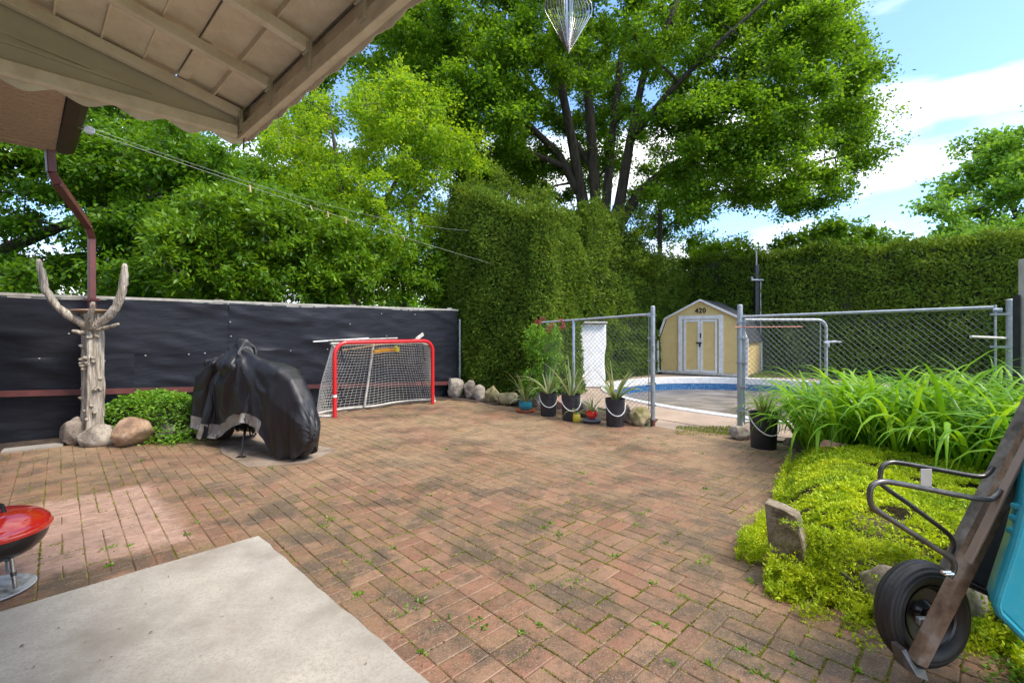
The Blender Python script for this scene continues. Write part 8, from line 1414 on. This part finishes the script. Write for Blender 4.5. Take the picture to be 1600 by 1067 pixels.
# ================================================================== WHEELBARROW standing on its nose
def barrow():
    dn, df = 1.74, 2.04
    root = thing('wheelbarrow', (1.62, 1.9, 0), 'old wheelbarrow standing on its nose with wooden handles and black tyre', 'wheelbarrow')
    na, nb = P(1432, 1034, dn + .03), P(1640, 624, dn - .02)
    nd_ = (nb - na).normalized()
    nb2 = na + nd_ * 1.5
    MB().beam(na, nb2, .045, .050, up=(0, 1, 0), bev=.005).build('handle', M_handle, root)
    fa, fb = P(1452, 962, df), P(1614, 640, df); fa = P(1446, 975, df); fd = (fb - fa).normalized(); fb2 = fa + fd * 1.45
    MB().beam(fa, fb2, .045, .085, up=(0, 1, 0), bev=.006).build('handle', M_handleg, root)
    # metal strip on the near handle
    sa = P(1509, 878, dn - .03) + Vector((.006, 0, 0)); MB().beam(sa, sa + nd_ * .9, .012, .030, up=(0, 1, 0), bev=.003).build('tray_strap', M_strip, root)
    g = MB()
    for k in (.05, .22, .45, .62): q = sa + nd_ * k; g.tube([q, q + Vector((0, -.014, 0))], .006, 8)
    g.build_each('bolt', M_chrome, root)
    # wheel
    wc_ = P(1441, 957, 1.89); ax = Vector((.16, -1, .10)).normalized(); X = ax.cross(Vector((0, 0, 1))).normalized(); Y = ax.cross(X).normalized()
    R0, r0 = .155, .050
    prof = []
    for k in range(64):
        a = 2 * math.pi * k / 64; rr = r0 * (1.0 - (.075 if (k % 4 == 2 and math.cos(a) > .05) else 0)); prof.append((R0 + rr * math.cos(a) * .96, rr * math.sin(a) * 1.0))
    prof.append(prof[0])
    ty = MB().lathe(prof, wc_, 64, (X, Y, ax), cap=False).build('tyre', M_tyre, root, 'all')
    MB().lathe([(.112, -.03), (.118, -.038), (.11, -.034), (.10, -.015), (.055, .0), (.03, .004), (.03, .035), (.001, .035)], wc_, 40, (X, Y, ax), cap=False).build('rim', M_black, ty, True)
    MB().lathe([(.112, .03), (.118, .038), (.11, .034), (.10, .012), (.055, .004), (.034, .02), (.001, .02)], wc_, 40, (X, Y, ax), cap=False).build('rim_disc', M_black, ty, True)
    MB().tube([wc_ - ax * .13, wc_ + ax * .085], .014, 12).build('axle', M_chrome, root, True)
    q = wc_ + ax * .085 + Vector((-.065, 0, .01))
    MB().box(q + Vector((.005, 0, -.0)), (.09, .022, .03), bev=.004).box(q + Vector((.0, -.0, -.04)), (.07, .02, .02), bev=.004).tube([q + Vector((0, 0, 0)), q + Vector((0, -.03, 0))], .011, 8).build('axle_bracket', M_galv, root)
    # leg loops
    def z8(x, y, d): return P(1340 + x / 2.5, 640 + y / 2.5, d)
    def spl(pts, n=6):
        o = []
        for i in range(len(pts) - 1):
            p0, p1, p2, p3 = pts[max(i - 1, 0)], pts[i], pts[i + 1], pts[min(i + 2, len(pts) - 1)]
            for k in range(n):
                t = k / n; o.append(.5 * ((2 * p1) + (p2 - p0) * t + (2 * p0 - 5 * p1 + 4 * p2 - p3) * t * t + (3 * p1 - p0 - 3 * p2 + p3) * t ** 3))
        return o + [pts[-1]]
    l1_ = [(358, 655), (376, 622), (374, 590), (345, 567), (200, 473), (75, 392), (50, 360), (50, 310), (75, 285), (130, 283), (300, 315), (490, 350), (535, 338), (560, 312)]
    MB().tube(spl([z8(x, y, dn - .04 - .03 * min(1, max(0, (370 - x) / 320))) for x, y in l1_]), .0098, 10).build('leg_loop', M_steel, root, True)
    l2_ = [(365, 560), (374, 530), (366, 500), (335, 468), (210, 375), (100, 297), (88, 270), (95, 225), (125, 206), (180, 210), (330, 237), (470, 260), (510, 248), (530, 222)]
    MB().tube(spl([z8(x, y, df - .08 + .02) for x, y in l2_]), .0098, 10).build('leg_loop', M_steel, root, True)
    s_ = z8(268, 265, df - .082 - .012); MB().box(s_, (.045, .003, .072), (Vector((1, 0, 0)), Vector((0, 1, 0)), Vector((0, 0, 1)))).build('price_tag', M_white, root)
    g = MB(); 
    for x, y in ((350, 632), (362, 640)): q = z8(x, y, dn - .055); g.tube([q - Vector((.02, 0, 0)), q + Vector((.01, 0, 0))], .006, 8)
    g.build_each('bolt', M_chrome, root)
    # nose guard
    MB().prism([z8(172, 940, dn + .02), z8(190, 935, dn + .02), z8(215, 985, dn), z8(235, 1010, dn - .01), z8(265, 1015, dn), z8(278, 1060, dn - .02), z8(232, 1040, dn - .03), z8(185, 1010, dn)], Vector((.0, .05, 0))).build('nose_guard', M_steel, root)
    MB().beam(na + Vector((-.02, .0, .0)), fa + Vector((-.06, .0, -.11)), .03, .03).build('nose_bar', M_steel, root)
    # black tray behind the handles
    zc = lambda px, py, d: P(px, py, d)
    tr = MB(); tr.add([zc(1508, 905, 1.95), zc(1566, 932, 1.9), zc(1700, 760, 1.8), zc(1700, 500, 1.9), zc(1640, 560, 2.0), zc(1590, 735, 1.95)], [tuple(range(6))])
    tr = MB().prism([zc(1508, 905, 1.90), zc(1570, 935, 1.86), zc(1760, 820, 1.8), zc(1760, 470, 1.9), zc(1690, 580, 1.9)], Vector((.19, .18, -.07))); tr.build('tray', M_blackp, root, False, .01)
    MB().beam(zc(1504, 908, 1.885), zc(1572, 938, 1.85), .03, .022, bev=.006).build('tray_lip', M_black, root)
barrow()
# teal sled
ts = thing('plastic_sled', (2.1, 1.75, 0), 'teal plastic tub leaning on edge against the wheelbarrow at right edge', 'plastic tub')
ol = [(1612, 700), (1604, 735), (1594, 790), (1579, 850), (1554, 925), (1549, 942), (1553, 955), (1600, 1002), (1660, 1060), (1800, 1060), (1800, 560), (1640, 600)]
q = [P(x, y, 1.62) for x, y in ol]
tb_ = MB().prism(q, Vector((.10, .12, .0))); tb_.build('tub_body', M_teal, ts, False, .028)
rimp = [p.lerp(q[6] + (q[9] - q[6]) * .5, .015) + Vector((.01, -.002, 0)) for p in q]; MB().tube(rimp, .012, 8, closed=True).build('rim', M_teal, ts, True)
g = MB()
for x, y in ((1591, 792), (1584, 830), (1588, 810)): g.box(P(x, y, 1.64), (.02, .04, .02), bev=.005)
g.build_each('rim_notch', M_teal, ts)
# timber post with black bag at the right edge
tpx = P(1612, 500, 4.3)
tp = thing('timber_post', (tpx.x, 4.3, 0), 'wooden post at the right picture edge behind the chain link end post', 'post')
MB().beam((tpx.x + .02, 4.3, 0), (tpx.x + .02, 4.3, 2.05), .14, .14, up=(1, 0, 0), bev=.006).build('timber', M_oldwood, tp)
MB().beam((tpx.x - .075, 4.36, 0), (tpx.x - .075, 4.36, 1.72), .05, .02, up=(1, 0, 0)).build('black_strip', M_blackp, tp)
bg_ = MB(); rows = []
for i in range(17):
    t = i / 16; rr = .115 * math.sin(math.pi * min(1, t * .96 + .02)) ** .6; rows.append([(tpx.x + .03 + rr * math.cos(a), 4.13 + rr * .6 * math.sin(a), 1.58 - .52 * t) for a in [k * 2 * math.pi / 24 for k in range(25)]])
tag(bg_.grid(rows).build('black_bag', M_blackp, None, 'all'), 'rounded black bag hanging on the timber post at the right edge', 'bag')
